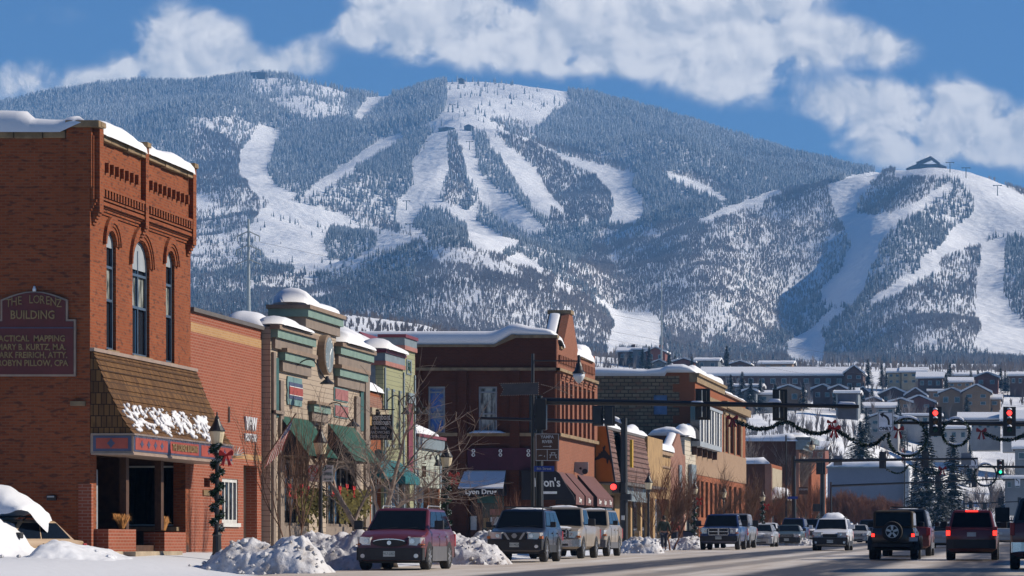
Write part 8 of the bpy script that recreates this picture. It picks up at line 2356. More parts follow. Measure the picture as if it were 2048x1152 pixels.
# ================================================================ PEOPLE
def skinned(name, joints, mat, parent, sub=2):
 """joints: {name: (pos, radius, parent)}"""
 ks = list(joints); me = bpy.data.meshes.new(name)
 me.from_pydata([joints[k][0] for k in ks], [(ks.index(joints[k][2]), ks.index(k)) for k in ks if joints[k][2]], [])
 o = bpy.data.objects.new(name, me); COL.objects.link(o)
 sm_ = o.modifiers.new('skin', 'SKIN'); o.modifiers.new('sub', 'SUBSURF').levels = sub; o.modifiers['sub'].render_levels = sub
 for i, k in enumerate(ks):
  r = joints[k][1]; me.skin_vertices[0].data[i].radius = (r, r) if not isinstance(r, tuple) else r
  me.skin_vertices[0].data[i].use_root = joints[k][2] is None
 dg = bpy.context.evaluated_depsgraph_get(); ev = o.evaluated_get(dg); m2 = bpy.data.meshes.new_from_object(ev)
 bpy.data.objects.remove(o)
 m2.materials.clear(); m2.materials.append(MATS[mat]); m2.polygons.foreach_set('use_smooth', [True] * len(m2.polygons)); m2.name = name
 q = bpy.data.objects.new(name, m2); COL.objects.link(q); q.parent = parent
 ORIGIN[q.name] = Vector((0,0,0))
 return q
plain('jacket_green', (.022,.032,.022),.8); plain('jeans', (.018,.022,.04),.8); plain('jacket_red', (.16,.02,.015),.8); plain('hair', (.02,.013,.009),.7); plain('cap_grey', (.10,.10,.11),.8)
def person(label, X, Y, rz, jacket, hat, stride=.16, h=1.76):
 t = thing('person', label, 'person', (X, Y, ground_z(X, Y) + .02), rz or .0001); ORIGIN[t.name] = Vector((0,0,0)); t.scale = (h / 1.76,) * 3
 s = stride   # the person looks towards +Y
 J = {'pelvis': ((0,0,.93),(.17,.12), None), 'waist': ((0,0,1.08),(.15,.11), 'pelvis'), 'chest': ((0,.01,1.30),(.19,.13), 'waist'), 'neck': ((0,.02,1.50),.065, 'chest'), 'head0': ((0,.03,1.60),.085, 'neck'), 'head1': ((0,.035,1.70),.075, 'head0')}
 for sx, k in ((-1, 'l'),(1, 'r')):
  ph = s * sx
  J['hip' + k] = ((sx * .09,0,.88),.10, 'pelvis'); J['knee' + k] = ((sx * .10, ph * .6,.48),.068, 'hip' + k); J['ankle' + k] = ((sx * .10, ph * .9,.10),.048, 'knee' + k); J['toe' + k] = ((sx * .11, ph * .9 + .16,.05),.045, 'ankle' + k)
  J['shoulder' + k] = ((sx * .19,.01,1.42),.075, 'chest'); J['elbow' + k] = ((sx * .27,-ph * .5 - .03,1.15),.052, 'shoulder' + k); J['wrist' + k] = ((sx * .27,-ph * .6 + .12,.96),.036, 'elbow' + k)
 body = skinned('body', J, 'skin', t)
 T = {'pelvis': ((0,0,.94),(.19,.14), None), 'waist': ((0,0,1.08),(.19,.15), 'pelvis'), 'chest': ((0,.01,1.30),(.225,.165), 'waist'), 'neck': ((0,.01,1.47),.10, 'chest')}
 for sx, k in ((-1, 'l'),(1, 'r')):
  ph = s * sx
  T['shoulder' + k] = ((sx * .20,.01,1.42),.10, 'chest'); T['elbow' + k] = ((sx * .285,-ph * .5 - .03,1.15),.075, 'shoulder' + k); T['cuff' + k] = ((sx * .275,-ph * .6 + .10,.98),.058, 'elbow' + k)
 skinned('jacket', T, jacket, t)
 L = {'pelvis': ((0,0,.92),(.18,.135), None)}
 for sx, k in ((-1, 'l'),(1, 'r')):
  ph = s * sx; L['hip' + k] = ((sx * .095,0,.84),.115, 'pelvis'); L['knee' + k] = ((sx * .10, ph * .6,.48),.085, 'hip' + k); L['hem' + k] = ((sx * .10, ph * .9,.13),.075, 'knee' + k)
 skinned('trousers', L, 'jeans', t)
 for sx in (-1,1):
  ph = s * sx; B_ = {'a': ((sx * .10, ph * .9 - .03,.10),.062, None), 'b': ((sx * .105, ph * .9 + .06,.055),.052, 'a'), 'c': ((sx * .11, ph * .9 + .18,.045),.045, 'b')}
  skinned('boot', B_, 'black_board', t, 1)
  # hand: palm, four curled fingers and a thumb on its side
  hx, hy, hz = sx * .27,-ph * .6 + .14,.93
  Hn = {'palm': ((hx, hy, hz),.034, None), 'knuckles': ((hx, hy + .02, hz - .06),.032, 'palm')}
  for q in range(4):
   o_ = (q - 1.5) * .019; ln = (.075,.085,.08,.062)[q]
   Hn['f%da' % q] = ((hx - sx * .0 + 0.004, hy + o_ + .02, hz - .06 - ln * .5),.0095, 'knuckles'); Hn['f%db' % q] = ((hx - sx * .022, hy + o_ + .022, hz - .06 - ln * .85),.008, 'f%da' % q)
  Hn['t0'] = ((hx - sx * .02, hy + .045, hz - .02),.011, 'palm'); Hn['t1'] = ((hx - sx * .025, hy + .065, hz - .06),.009, 't0')
  skinned('hand', Hn, 'skin', t, 1)
 mb = MB(); mb.lathe([(.05,1.56),(.098,1.60),(.105,1.68),(.09,1.75),(.05,1.79),(.01,1.80)], (0,.015,0),14); mb.build('hat', hat, t, smooth=True)
 mb = MB(); mb.lathe([(.012,0),(.016,.02),(.008,.04)], (0,.128,1.63),6);
 for sx in (-1,1): mb.lathe([(.012,0),(.02,.02),(.012,.05)], (sx * .088,.03,1.61),6)
 mb.build('face_features', 'skin', t)
 return t
Y = F / 38.5
person('person in dark green jacket and dark trousers walking away along the kerb', XX(1328, Y), Y, .25, 'jacket_green', 'hair')
Y = F / 36
person('person in a dark red coat half hidden behind the walking person', XX(1349, Y), Y, -.4, 'jacket_red', 'cap_grey', .05,1.7)

# ================================================================ TREES
def bare_tree_mesh(name, seed, h=6.0, spread=.55, stems=1, depth=5, r0=.09, up=.25, mat='pale_bark', twigmat=None, kids=3, trunk=.28, thin=.62):
 """limbs that fork again and again; trunk and crown are two meshes"""
 random.seed(seed)
 tr = MB(); cr = MB()
 def grow(p, d, L, r, lev):
  n = 3; pts = [p]; q = Vector(p); dd = Vector(d)
  for i in range(n):
   dd = (dd + Vector((random.gauss(0,.13), random.gauss(0,.13), random.gauss(0,.08) + up * .10))).normalized()
   q = q + dd * (L / n); pts.append(tuple(q))
  (tr if lev <= 1 else cr).tube(pts, r, 5 if lev < 2 else 3, r * .66, cap=False)
  if lev >= depth: return
  k = kids + (1 if random.random() < .4 else 0)
  for i in range(k):
   t = random.uniform(.35,1.0) if lev > 0 else random.uniform(.75,1.0)
   b = Vector(pts[min(n, int(t * n))])
   nd = (dd + Vector((random.gauss(0,1), random.gauss(0,1), random.gauss(0,.5))).normalized() * spread * random.uniform(.6,1.4) + Vector((0,0, up))).normalized()
   grow(tuple(b), nd, L * random.uniform(.60,.86), r * thin * random.uniform(.8,1.1), lev + 1)
  grow(pts[-1], dd, L * .8, r * .66, lev + 1)
 for s in range(stems):
  a = 2 * pi * s / stems + random.random()
  d = Vector((cos(a) * .35 * (stems > 1), sin(a) * .35 * (stems > 1),1)).normalized()
  grow((cos(a) * .08 * (stems > 1), sin(a) * .08 * (stems > 1),-.1), d, h * trunk, r0,0)
 return tr, cr
def bare_tree(label, px, s_, seed, group='bare trees along the pavement', mat='pale_bark', **k):
 Y = F / s_; X = XX(px, Y); z = gz(X, Y) - .05
 t = thing('bare_tree', label, 'tree', (X, Y, z),0.0001, group); ORIGIN[t.name] = Vector((0,0,0))
 tr, cr = bare_tree_mesh('t', seed, **k)
 tr.build('trunk', mat, t); cr.build('crown', k.get('twigmat') or mat, t)
 return t
plain('red_twig', (.20,.085,.05),.9, var=.3); plain('grey_twig', (.20,.16,.14),.9, var=.3)
bare_tree('young tree with many upright stems in front of the flag', 585,68,3, h=4.9, stems=4, depth=4, r0=.028, up=.5, spread=.32, mat='twig', kids=2, trunk=.36)
t0 = bare_tree('large pale barked bare tree spreading in front of the shop signs', 748,60,12, h=6.6, stems=2, depth=6, r0=.13, up=.10, spread=.95, mat='pale_bark', kids=2, trunk=.30, thin=.52)
bare_tree('reddish bare tree beside the garlanded lamp by the maroon car', 862,53,5, h=4.2, stems=2, depth=5, r0=.035, up=.4, spread=.45, mat='twig', kids=2)
bare_tree('slim bare tree in front of the drug store window', 968,44,6, h=2.7, stems=2, depth=4, r0=.025, up=.5, spread=.4, mat='twig', kids=2)
bare_tree('reddish bare tree right of the drug store awning', 1020,44,16, h=3.0, stems=2, depth=4, r0=.025, up=.5, spread=.4, mat='red_twig', kids=2)
bare_tree('dense reddish bare tree above the walking person', 1342,37.5,7, h=5.6, stems=3, depth=5, r0=.05, up=.45, spread=.5, mat='red_twig', kids=2)
bare_tree('thin bare tree in front of the gabled brick shop', 1318,38,17, h=5.0, stems=2, depth=5, r0=.05, up=.5, spread=.45, mat='twig', kids=2)
bare_tree('bare tree with arching pale limbs above the deep blue pickup', 1408,34.5,8, h=5.4, stems=2, depth=6, r0=.06, up=.3, spread=.6, mat='twig', kids=2)
bare_tree('bare tree above the grey pickup and silver sedan', 1478,31.5,9, h=5.4, stems=2, depth=6, r0=.06, up=.3, spread=.6, mat='twig', kids=2)
bare_tree('bare tree in front of the dark brick shop', 1512,28,10, h=5.2, stems=2, depth=5, r0=.05, up=.4, spread=.5, mat='red_twig')
bare_tree('bare tree between the green awning and the second crossing', 1566,24.5,11, h=5.4, stems=2, depth=5, r0=.05, up=.4, spread=.5, mat='twig')
bare_tree('bare tree before the orange brick shop', 1618,21.5,13, h=6.4, stems=3, depth=5, r0=.05, up=.5, spread=.4, mat='red_twig')
bare_tree('tall pale bare tree rising behind the dark brick shop, left one', 1519,20.5,14, 'pale bare trees behind the dark brick shop', h=11.5, stems=1, depth=5, r0=.12, up=.4, spread=.5, mat='grey_twig', trunk=.30)
bare_tree('tall pale bare tree rising behind the dark brick shop, right one', 1562,20,15, 'pale bare trees behind the dark brick shop', h=11.5, stems=1, depth=5, r0=.12, up=.4, spread=.5, mat='grey_twig', trunk=.30)
# the row of clipped reddish trees before the long grey building
hedge = None
LH = ['first', 'second', 'third', 'fourth', 'fifth', 'sixth', 'seventh', 'eighth', 'ninth']
for i, px in enumerate((1668,1683,1699,1714,1730,1745,1760,1776,1792)):
 Y = 385 + 6 * (i % 3); X = XX(px, Y)
 if hedge is None:
  hedge = thing('hedge_tree', '', 'tree', (0,0,0),.0001); ORIGIN[hedge.name] = Vector((0,0,0))
  tr, cr = bare_tree_mesh('h', 30, h=5.2, stems=4, depth=6, r0=.06, up=.45, spread=.5, kids=3, thin=.7); tr.build('trunk', 'red_twig', hedge); cr.build('crown', 'red_twig', hedge); o = hedge
 else: o = copy_tree(hedge)
 o.location = (X, Y, gz(X, Y)); o.rotation_euler = (0,0, i * 1.3); sc_ = 1 - .02 * i + .06 * (i % 2); o.scale = (sc_, sc_, sc_)
 o['label'] = '%s from the left of the dense reddish trees before the long grey building' % LH[i]; o['group'] = 'dense reddish trees before the long grey building'
for i, (px, s_, h_, lb) in enumerate(((1982,11.3,9.5, 'bare grey tree behind the red suv roof, tallest of its clump'),(2000,11,8.5, 'bare grey tree right of the wreath by the green signal'),(1966,11.5,8, 'bare grey tree left of the wreath by the green signal'),(2040,9.5,8, 'leaning bare tree on the bright slope at the right edge'),(1935,11.2,7, 'small bare grey tree beside the dark spruce'),(2025,9.9,5, 'low bare shrub on the bright slope'))):
 bare_tree(lb, px, s_, 50 + i, 'bare grey trees at the end of the street', h=h_ * 1.1, stems=2, depth=5, r0=.13, up=.35, spread=.45, mat='grey_twig', kids=2, trunk=.3)
# spruces
def spruce_parts(seed, h, r, n=36, per=10, fill=46):
 random.seed(seed); mb = MB(); tr = MB()
 tr.tube([(0,0,-.5),(0,0, h * .97)], .022 * h, 6,.01)
 for q in range(9):
  zc = h * (.10 + .095 * q); rq = r * .50 * (1 - q / 9.5); mb.lathe([(rq * random.uniform(.8,1.1), zc),(rq * .5, zc + h * .06),(.03, zc + h * .13)], (random.gauss(0,.1), random.gauss(0,.1),0),7)  # added inner cones, hidden in the crown to block light through it
 for i in range(n):
  f = i / (n - 1); z = h * (.08 + .88 * f); R_ = r * (1 - f) ** .85 * random.uniform(.85,1.1) + .12
  for k in range(per):
   a = random.random() * 6.283; L_ = R_ * random.uniform(.65,1.12); dr = Vector((cos(a), sin(a),0)); side = Vector((-sin(a), cos(a),0))
   droop = -.30 * L_
   for q in range(int(fill * (.35 + .65 * L_ / r))):
    u = random.random() ** .7; c = dr * L_ * u + Vector((0,0, z + droop * u * u + .10 * L_ * u))
    w_ = .055 * h * .42 * (1.15 - u) + .14; ln = random.uniform(.18,.42) * (h / 13)
    d2 = (dr * random.uniform(.5,1) + side * random.choice((-1,1)) * random.uniform(.3,1) + Vector((0,0, random.uniform(-.5,.15)))).normalized()
    s2 = d2.cross(Vector((random.gauss(0,.4), random.gauss(0,.4),1))).normalized() * w_ * .5
    c = c + side * random.gauss(0,.10) * L_ * u
    mb.add([tuple(c - s2), tuple(c + s2), tuple(c + d2 * ln)], [(0,1,2)])
 return tr, mb
def spruce(label, px, yt, yb, Y, proto=None, wide=.24, seed=1, group='dark spruces with snow on their branches'):
 X = XX(px, Y); h = (yb - yt) * Y / F; z = ZZ(yb, Y)
 if proto is None:
  t = thing('spruce_tree', '', 'tree', (0,0,0),.0001); ORIGIN[t.name] = Vector((0,0,0))
  tr, cr = spruce_parts(seed, 13.0,13 * wide); tr.build('trunk', 'bark', t); cr.build('crown', 'spruce', t)
 else: t = copy_tree(proto)
 k = h / 13.0; t.location = (X, Y, z); t.scale = (k, k, k); t.rotation_euler = (0,0, px * .37)
 t['label'] = label; t['group'] = group
 return t
spA = spruce('very broad dark spruce behind the ONLY sign, its boughs spread wide', 1722,838,985,505, wide=.42, seed=3)
spB = spruce('tallest dark spruce rising behind the large wreath', 1852,842,1055,440, wide=.24, seed=4)
for (px, yt, yb, Y, pr, lb) in ((1905,865,1045,465, spB, 'dark spruce right of the tallest one, tip among the wreaths'),(1880,930,1060,425, spB, 'lower dark spruce filling the gap behind the black jeep'),(1832,915,1058,450, spB, 'small dark spruce left of the tallest one'),
       (1630,995,1062,300, spB, 'small snow covered spruce beside the second crossing'),(1736,716,775,930, spB, 'dark spruce between the brown condominium and the cream house'),(1764,726,776,925, spB, 'snowy spruce beside the cream house'),(1715,742,776,935, spB, 'small spruce at the end of the brown condominium'),
       (2010,742,785,905, spB, 'snow laden spruce right of the big tan house'),(1896,738,782,925, spB, 'spruce between the cream house and the big tan house'),(1260,700,728,1030, spB, 'dark spruce by the brown chalets above the drug store'),(1350,706,728,1040, spB, 'small spruce between the chalets above the stone building'),(1440,708,735,1030, spB, 'spruce beside the pale house on the crest'),
       (1785,812,835,800, spB, 'little snowy spruce below the row of brown gables'),(1808,818,842,780, spB, 'little snowy spruce above the ONLY sign'),(1836,822,850,770, spB, 'little dark spruce left of the first red signal')):
 spruce(lb, px, yt, yb, Y, pr)
# scrub, brush and scattered small trees on the near hills
rng2 = np.random.default_rng(9)
n = 26000
Yb = np.sqrt(rng2.random(n) * (2350 ** 2 - 1080 ** 2) + 1080 ** 2); pxb = rng2.random(n) * 2250 - 50; Xb = (pxb - AX) / F * Yb
kk = fbm(Xb / 90, Yb / 90,201,3); keep = rng2.random(n) < np.clip(.35 + 1.8 * kk, .02,1.0)
o = aspens('hill_brush', Xb[keep], Yb[keep], terrain_z(Xb[keep], Yb[keep]),1.8,4.2, blades=8, wid=.30, tone0=.25); tag(o, 'brown leafless brush over the snowy foothill behind the roofs', 'brush', kind='stuff')
n = 4200
Yb = np.sqrt(rng2.random(n) * (1060 ** 2 - 560 ** 2) + 560 ** 2); pxb = 1150 + rng2.random(n) * 950; Xb = (pxb - AX) / F * Yb
kk = fbm(Xb / 40, Yb / 40,203,3); keep = rng2.random(n) < np.clip(.25 + 1.6 * kk, .0,.9)
o = aspens('hill_shrubs', Xb[keep], Yb[keep], terrain_z(Xb[keep], Yb[keep]),.8,3.2, blades=14, wid=.07, tone0=.35); tag(o, 'small leafless shrubs dotted over the snowy town hillside', 'shrubs', kind='stuff')
o = aspens('hill_scrub_clumps', Xb[keep][::3] + 3, Yb[keep][::3] + 2, terrain_z(Xb[keep][::3] + 3, Yb[keep][::3] + 2),3.0,6.5, blades=16, wid=.09, tone0=.3); tag(o, 'taller bare scrub between the hillside houses', 'scrub', kind='stuff')

# ================================================================ HILLSIDE HOUSES
plain('house_brown', (.085,.045,.035),.8, scale=.4); plain('house_tan', (.22,.145,.085),.8, scale=.4); plain('house_cream', (.36,.31,.21),.8, scale=.4); plain('house_red', (.17,.055,.035),.8, scale=.4)
plain('house_grey', (.16,.18,.20),.8, scale=.4); plain('house_dark', (.045,.035,.035),.8, scale=.4); plain('house_white', (.30,.30,.30),.8, scale=.4)
def house(label, px0, px1, yr, ye, yb, Y, gable='front', wall='house_brown', depth=10, wins=3, snow=.55, chim=(), floors=1, name='house', overh=.5, group='houses on the snowy hillside', peak=None):
 xa, xb = XX(px0, Y), XX(px1, Y); xm = lerp(xa, xb, .5 if peak is None else peak)
 zr, ze, zb = ZZ(yr, Y), ZZ(ye, Y), ZZ(yb, Y)
 t = thing(name, label, 'house', (xm, Y, zb), group=group)
 mb = MB()
 if gable == 'front': mb.plate([(xa, zb - 4),(xb, zb - 4),(xb, ze),(xm, zr - snow * .6),(xa, ze)], Y, Y + depth, 'y')
 else:
  mb.box(xa, xb, Y, Y + depth, zb - 4, ze); mb.plate([(Y, ze),(Y + depth, ze),(Y + depth / 2, zr - .3)], xa, xb, 'x')
 mb.build('wall', wall, t)
 mb = MB(); s_ = snow
 if gable == 'front':
  o1 = [(xa - overh, ze - .35 * (zr - ze) * overh / (xb - xa) * 2),(xm, zr - s_),(xb + overh, ze - .35 * (zr - ze) * overh / (xb - xa) * 2)]
  mb.plate([o1[0], o1[1], o1[2], (o1[2][0], o1[2][1] + .2),(xm, zr - s_ + .25),(o1[0][0], o1[0][1] + .2)], Y - overh, Y + depth + overh, 'y'); rf = mb.build('roof', 'house_dark', t)
  mb = MB(); e_ = o1
  mb.plate([(e_[0][0] - .1, e_[0][1] + .2),(xm, zr - s_ + .26),(e_[2][0] + .1, e_[2][1] + .2),(e_[2][0] + .05, e_[2][1] + .2 + s_ * .8),(lerp(xm, e_[2][0], .85), lerp(zr, e_[2][1] + .2 + s_, .85)),(lerp(xm, e_[2][0], .12), lerp(zr, e_[2][1] + s_, .10)),(lerp(xm, e_[0][0], .12), lerp(zr, e_[0][1] + s_, .10)),(lerp(xm, e_[0][0], .85), lerp(zr, e_[0][1] + .2 + s_, .85)),(e_[0][0] - .05, e_[0][1] + .2 + s_ * .8)], Y - overh - .15, Y + depth + overh, 'y')
  mb.build('roof_snow', 'roof_snow', rf, bevel=.12)
 else:
  mb.plate([(Y - overh, ze - .15),(Y + depth / 2, zr - s_),(Y + depth + overh, ze - .15),(Y + depth + overh, ze + .05),(Y + depth / 2, zr - s_ + .2),(Y - overh, ze + .05)], xa - overh, xb + overh, 'x'); rf = mb.build('roof', 'house_dark', t)
  mb = MB(); mb.plate([(Y - overh - .1, ze + .06),(Y + depth / 2, zr - s_ + .21),(Y + depth + overh, ze + .06),(Y + depth + overh, ze + s_ * .9),(Y + depth / 2 + .6, zr - .05),(Y + depth / 2 - .6, zr - .05),(Y - overh + .3, ze + s_),(Y - overh - .12, ze + s_ * .6)], xa - overh - .1, xb + overh + .1, 'x'); mb.build('roof_snow', 'roof_snow', rf, bevel=.12)
 for c in chim:
  q = MB(); xc = XX(c, Y); q.box(xc - .6, xc + .6, Y + depth * .4, Y + depth * .4 + 1, ze, zr + .8); q.build('chimney', wall, rf)
 hh = (ze - zb) / floors
 for fl_ in range(floors):
  for i in range(wins):
   xc = lerp(xa, xb, (i + .5) / wins); w2 = min(.7,(xb - xa) / wins * .25)
   q = MB(); z0_ = zb + hh * fl_ + hh * .35; q.box(xc - w2, xc + w2, Y - .08, Y - .01, z0_, z0_ + hh * .45); wn_ = q.build('window', 'window_grey', t)
   q = MB(); q.box(xc - w2 * .8, xc + w2 * .8, Y - .1, Y - .081, z0_ + hh * .05, z0_ + hh * .4); q.build('pane', 'glass', wn_)
 return t
# long brown condominium
t = house('very long dark brown condominium under one snow covered roof', 1402,1712,730,752,800,860, 'side', 'house_brown', 16,14,.9,(),2, 'apartment_building')
for px in (1467,1535,1600,1664):
 q = MB(); xc = XX(px, 858); q.box(xc - 1.8, xc + 1.8,862,866, ZZ(756,860), ZZ(743,860)); c_ = q.build('roof_vent_block', 'house_brown', t)
 q = MB(); [q.box(xc - 1.6 + .8 * k, xc - 1.4 + .8 * k, 863,863.3, ZZ(743,860), ZZ(739.5,860)) for k in range(5)]; q.build('flues', 'house_dark', c_)
 snow_heap('block_snow', c_, [(xc - 2.2,864, ZZ(743,860)),(xc + 2.2,864, ZZ(743,860))], 2.5,.4, lat=(0,1), seed=px % 7, seg=.4)
H = [
 ('dark brown end block of the condominium with steep snowy eave', 1690,1726,729,748,778,850, 'front', 'house_brown', 2,2),
 ('two storey cream building with shaded blue roof, left half', 1776,1801,734,746,770,925, 'side', 'house_cream', 2,2),
 ('two storey cream building with shaded blue roof, wider right half', 1803,1852,732,745,770,924, 'side', 'house_cream', 3,2),
 ('brown house with sloping white roof right of the cream building', 1836,1884,741,757,778,905, 'side', 'house_brown', 3,1),
 ('tan house with twin snowy roofs above the big tan house', 1896,1942,752,765,776,900, 'side', 'house_tan', 3,1),
 ('house with dark red gable above the big tan house', 1950,1996,743,756,775,915, 'front', 'house_red', 2,1),
 ('small brown house peeping behind the spruce at upper right', 1905,1948,743,752,765,940, 'side', 'house_brown', 2,1),
 ('brown house cut by the right edge below the forest', 2020,2075,741,752,774,905, 'side', 'house_brown', 4,1),
 ('small tan wing left of the big tan house', 1858,1886,776,783,800,850, 'side', 'house_tan', 1,1),
 ('big tan house with wide central gable and dark windows', 1925,1980,767,786,815,820, 'front', 'house_tan', 2,2),
 ('left gabled wing of the big tan house', 1880,1926,774,788,815,822, 'front', 'house_tan', 2,1),
 ('low right wing of the big tan house under deep snow', 1978,2000,786,799,816,823, 'side', 'house_tan', 1,1),
 ('grey house with snow slab roof left in the row of brown gables', 1673,1712,773,786,806,835, 'side', 'house_grey', 2,1),
 ('brown gabled house behind the grey house', 1712,1738,772,786,804,845, 'front', 'house_brown', 1,1),
 ('brown gable in the middle of the merged snowy roofs, upper left', 1760,1815,773,790,806,842, 'front', 'house_brown', 2,1),
 ('brown gable in the middle of the merged snowy roofs, upper right', 1812,1850,774,792,806,840, 'front', 'house_brown', 2,1),
 ('low tan gable at the front of the merged snowy roofs', 1780,1822,795,806,820,822, 'front', 'house_tan', 2,1),
 ('low brown gable at the right front of the merged snowy roofs', 1808,1868,789,806,820,824, 'front', 'house_red', 2,1),
 ('small brown gable left of the merged snowy roofs', 1735,1760,792,801,812,830, 'front', 'house_brown', 1,1),
 ('long pale house below the row of brown gables', 1714,1790,802,816,830,790, 'side', 'house_white', 4,1),
 ('pale gabled house partly behind the ONLY sign', 1736,1796,822,838,870,700, 'front', 'house_white', 2,2),
 ('flat pale building below the tan house', 1800,1880,826,832,850,745, 'side', 'house_white', 4,1),
 ('long white building with broad snowy roof behind the red signals', 1920,2000,822,840,865,720, 'side', 'house_white', 5,1),
 ('white building cut by the right edge behind the last red signal', 2005,2090,818,842,868,715, 'side', 'house_white', 4,1),
 ('grey flat roofed building behind the wreaths', 1862,1935,846,858,885,690, 'side', 'house_white', 4,1),
 ('brown chalet pair with a chimney above the drug store, left one', 1236,1275,692,704,722,1040, 'side', 'house_brown', 2,1),
 ('red brown chalet with chimney above the drug store', 1292,1330,693,705,725,1030, 'front', 'house_red', 2,1),
 ('pale green chalet with snowy roof beside the red brown chalet', 1266,1294,694,700,718,1036, 'side', 'house_grey', 1,1),
 ('small gabled cabin left of the stone building roof', 1306,1330,718,727,736,980, 'front', 'house_grey', 1,1),
 ('small red gabled house above the stone building', 1346,1388,715,725,738,985, 'front', 'house_red', 1,1),
 ('pale boxy house on the crest above the brick cornice', 1392,1436,713,722,740,990, 'side', 'house_grey', 2,1),
 ('dark gabled house on the crest', 1462,1498,720,729,740,990, 'front', 'house_brown', 1,1),
 ('wide snowy roofed house on the crest beside the ski run', 1520,1584,719,728,740,990, 'side', 'house_tan', 2,1),
 ('white roofed garage below the condominium', 1470,1520,765,774,800,790, 'side', 'house_white', 2,1),
 ('pale gabled house poking above the brick front', 1488,1512,774,784,804,760, 'front', 'house_grey', 1,1),
 ('flat snow slab roofed garage beside the pale gabled house', 1510,1545,778,790,806,765, 'side', 'house_white', 1,1),
 ('tan house with rounded snowy roof behind the second signal', 1550,1602,768,782,808,780, 'front', 'house_tan', 2,1),
 ('brown gabled chalet left of two below the condominium', 1626,1664,767,780,802,800, 'front', 'house_brown', 2,1),
 ('brown gabled chalet right of two below the condominium', 1660,1694,768,780,802,798, 'front', 'house_brown', 2,1),
 ('grey house low behind the arm end', 1672,1716,778,787,835,760, 'side', 'house_grey', 3,2),
 ('grey shaded building beside the bright slope at right', 2030,2110,878,898,930,640, 'side', 'house_grey', 3,1),
 ('grey house above the green signal', 2010,2060,950,958,985,560, 'side', 'house_grey', 3,1),
 ('snow roofed bungalow above the long grey building', 1590,1650,880,900,925,560, 'side', 'house_red', 3,1),
]
for (lb, a, b_, yr, ye, yb_, Y, gb, wl, wn_, fl_) in H:
 house(lb, a, b_, yr, ye, yb_, Y, gb, wl, 10, wn_, .55 + .15 * (gb == 'side'),(lerp(a, b_, .7),) if 'chimney' in lb else (), fl_)

random.seed(77); used = set()
for i in range(60):
 hs_ = H[(i * 7) % len(H)]; sg = (-1) ** i
 w_ = hs_[2] - hs_[1]; px = lerp(hs_[1], hs_[2], .5) + sg * (w_ * .5 + random.uniform(3,9)); Y = hs_[6] + random.uniform(-12,25)
 lb = 'small conifer just %s of the %s' % ('left' if sg < 0 else 'right', hs_[0])
 if lb in used or len(lb.split()) > 16 or px > 2060: continue
 used.add(lb)
 yb_ = row_of(gz(XX(px, Y), Y), Y); hh = random.uniform(5,10) * F / Y
 spruce(lb, px, yb_ - hh, yb_, Y, spB, group='small conifers dotted among the hillside houses')

# ================================================================ FAR POLES, SKI LIFTS AND HUTS
def pylon(label, px, yt, yb, Y, r, arms=(), mat='galv'):
 X = XX(px, Y); t = thing('utility_pole', label, 'utility pole', (X, Y, ZZ(yb, Y)))
 mb = MB(); mb.tube([(X, Y, ZZ(yb, Y) - 3),(X, Y, ZZ(yt, Y))], r, 8, r * .45); mb.build('pole', mat, t)
 for (ya_, hw) in arms:
  mb = MB(); z = ZZ(ya_, Y); mb.tube([(X - hw * Y / F, Y, z - .4),(X, Y, z + .5),(X + hw * Y / F, Y, z - .4)], r * .28,5)
  for k in (-1,-.6,.6,1): mb.tube([(X + k * hw * Y / F, Y, z - .3),(X + k * hw * Y / F, Y, z - 1.3)], r * .22,5)
  mb.build('crossarm', mat, t)
 return t
pylon('tall grey steel power pole with three pairs of crossarms', 497,438,650,560,.42,((468,22),(496,24),(524,25)))
pylon('thin distant power pole standing above the red brown chalet', 1323,560,705,1000,.30,())
t = thing('power_lines', 'thin power lines hanging from the tall steel pole', 'power lines', (XX(497,560),560,50))
for k, (ya_, dx) in enumerate(((468,22),(496,-24),(524,25))):
 mb = MB(); X0 = XX(497 + dx, 560); z0 = ZZ(ya_, 560) - 1.4
 mb.tube([(lerp(X0, X0 + 260, u),560 + 240 * u, z0 - 26 * u + 22 * (u * u - u)) for u in [i / 12 for i in range(13)]], .02,3); mb.build('wire', 'black_metal', t)
def mtn(px, py, ymin=2600):
 Y = find_Y(px, py, TZ, ymin); X = XX(px, Y); return X, Y, float(terrain_z(X, Y))
def tower(label, px, py, h=14, cars=True):
 X, Y, z = mtn(px, py)
 t = thing('lift_tower', label, 'ski lift tower', (X, Y, z), group='ski lift towers')
 mb = MB(); mb.tube([(X, Y, z - 3),(X, Y, z + h)], .7,6,.5); mb.build('mast', 'black_metal', t)
 mb = MB(); mb.tube([(X - 4.5, Y, z + h),(X + 4.5, Y, z + h)], .45,5); mb.box(X - 5.5, X - 3.5, Y - 1.2, Y + 1.2, z + h - .8, z + h + .3); mb.box(X + 3.5, X + 5.5, Y - 1.2, Y + 1.2, z + h - .8, z + h + .3); mb.build('crossarm', 'black_metal', t)
for (px, py, lb) in ((1932,356, 'ski lift tower right of the summit lodge'),(1900,345, 'double ski lift tower beside the summit lodge'),(1995,392, 'ski lift tower halfway down the right ridge'),(820,350, 'ski lift tower on the upper left run'),(848,300, 'ski lift tower near the middle hut, left of it'),(939,300, 'ski lift tower right of the middle hut'),(938,420, 'ski lift tower on the lower middle run'),(813,420, 'ski lift tower above the lower bowl'),(905,225, 'ski lift tower in the upper bowl'),(820,470, 'lowest ski lift tower on the left')):
 tower(lb, px, py, 13)
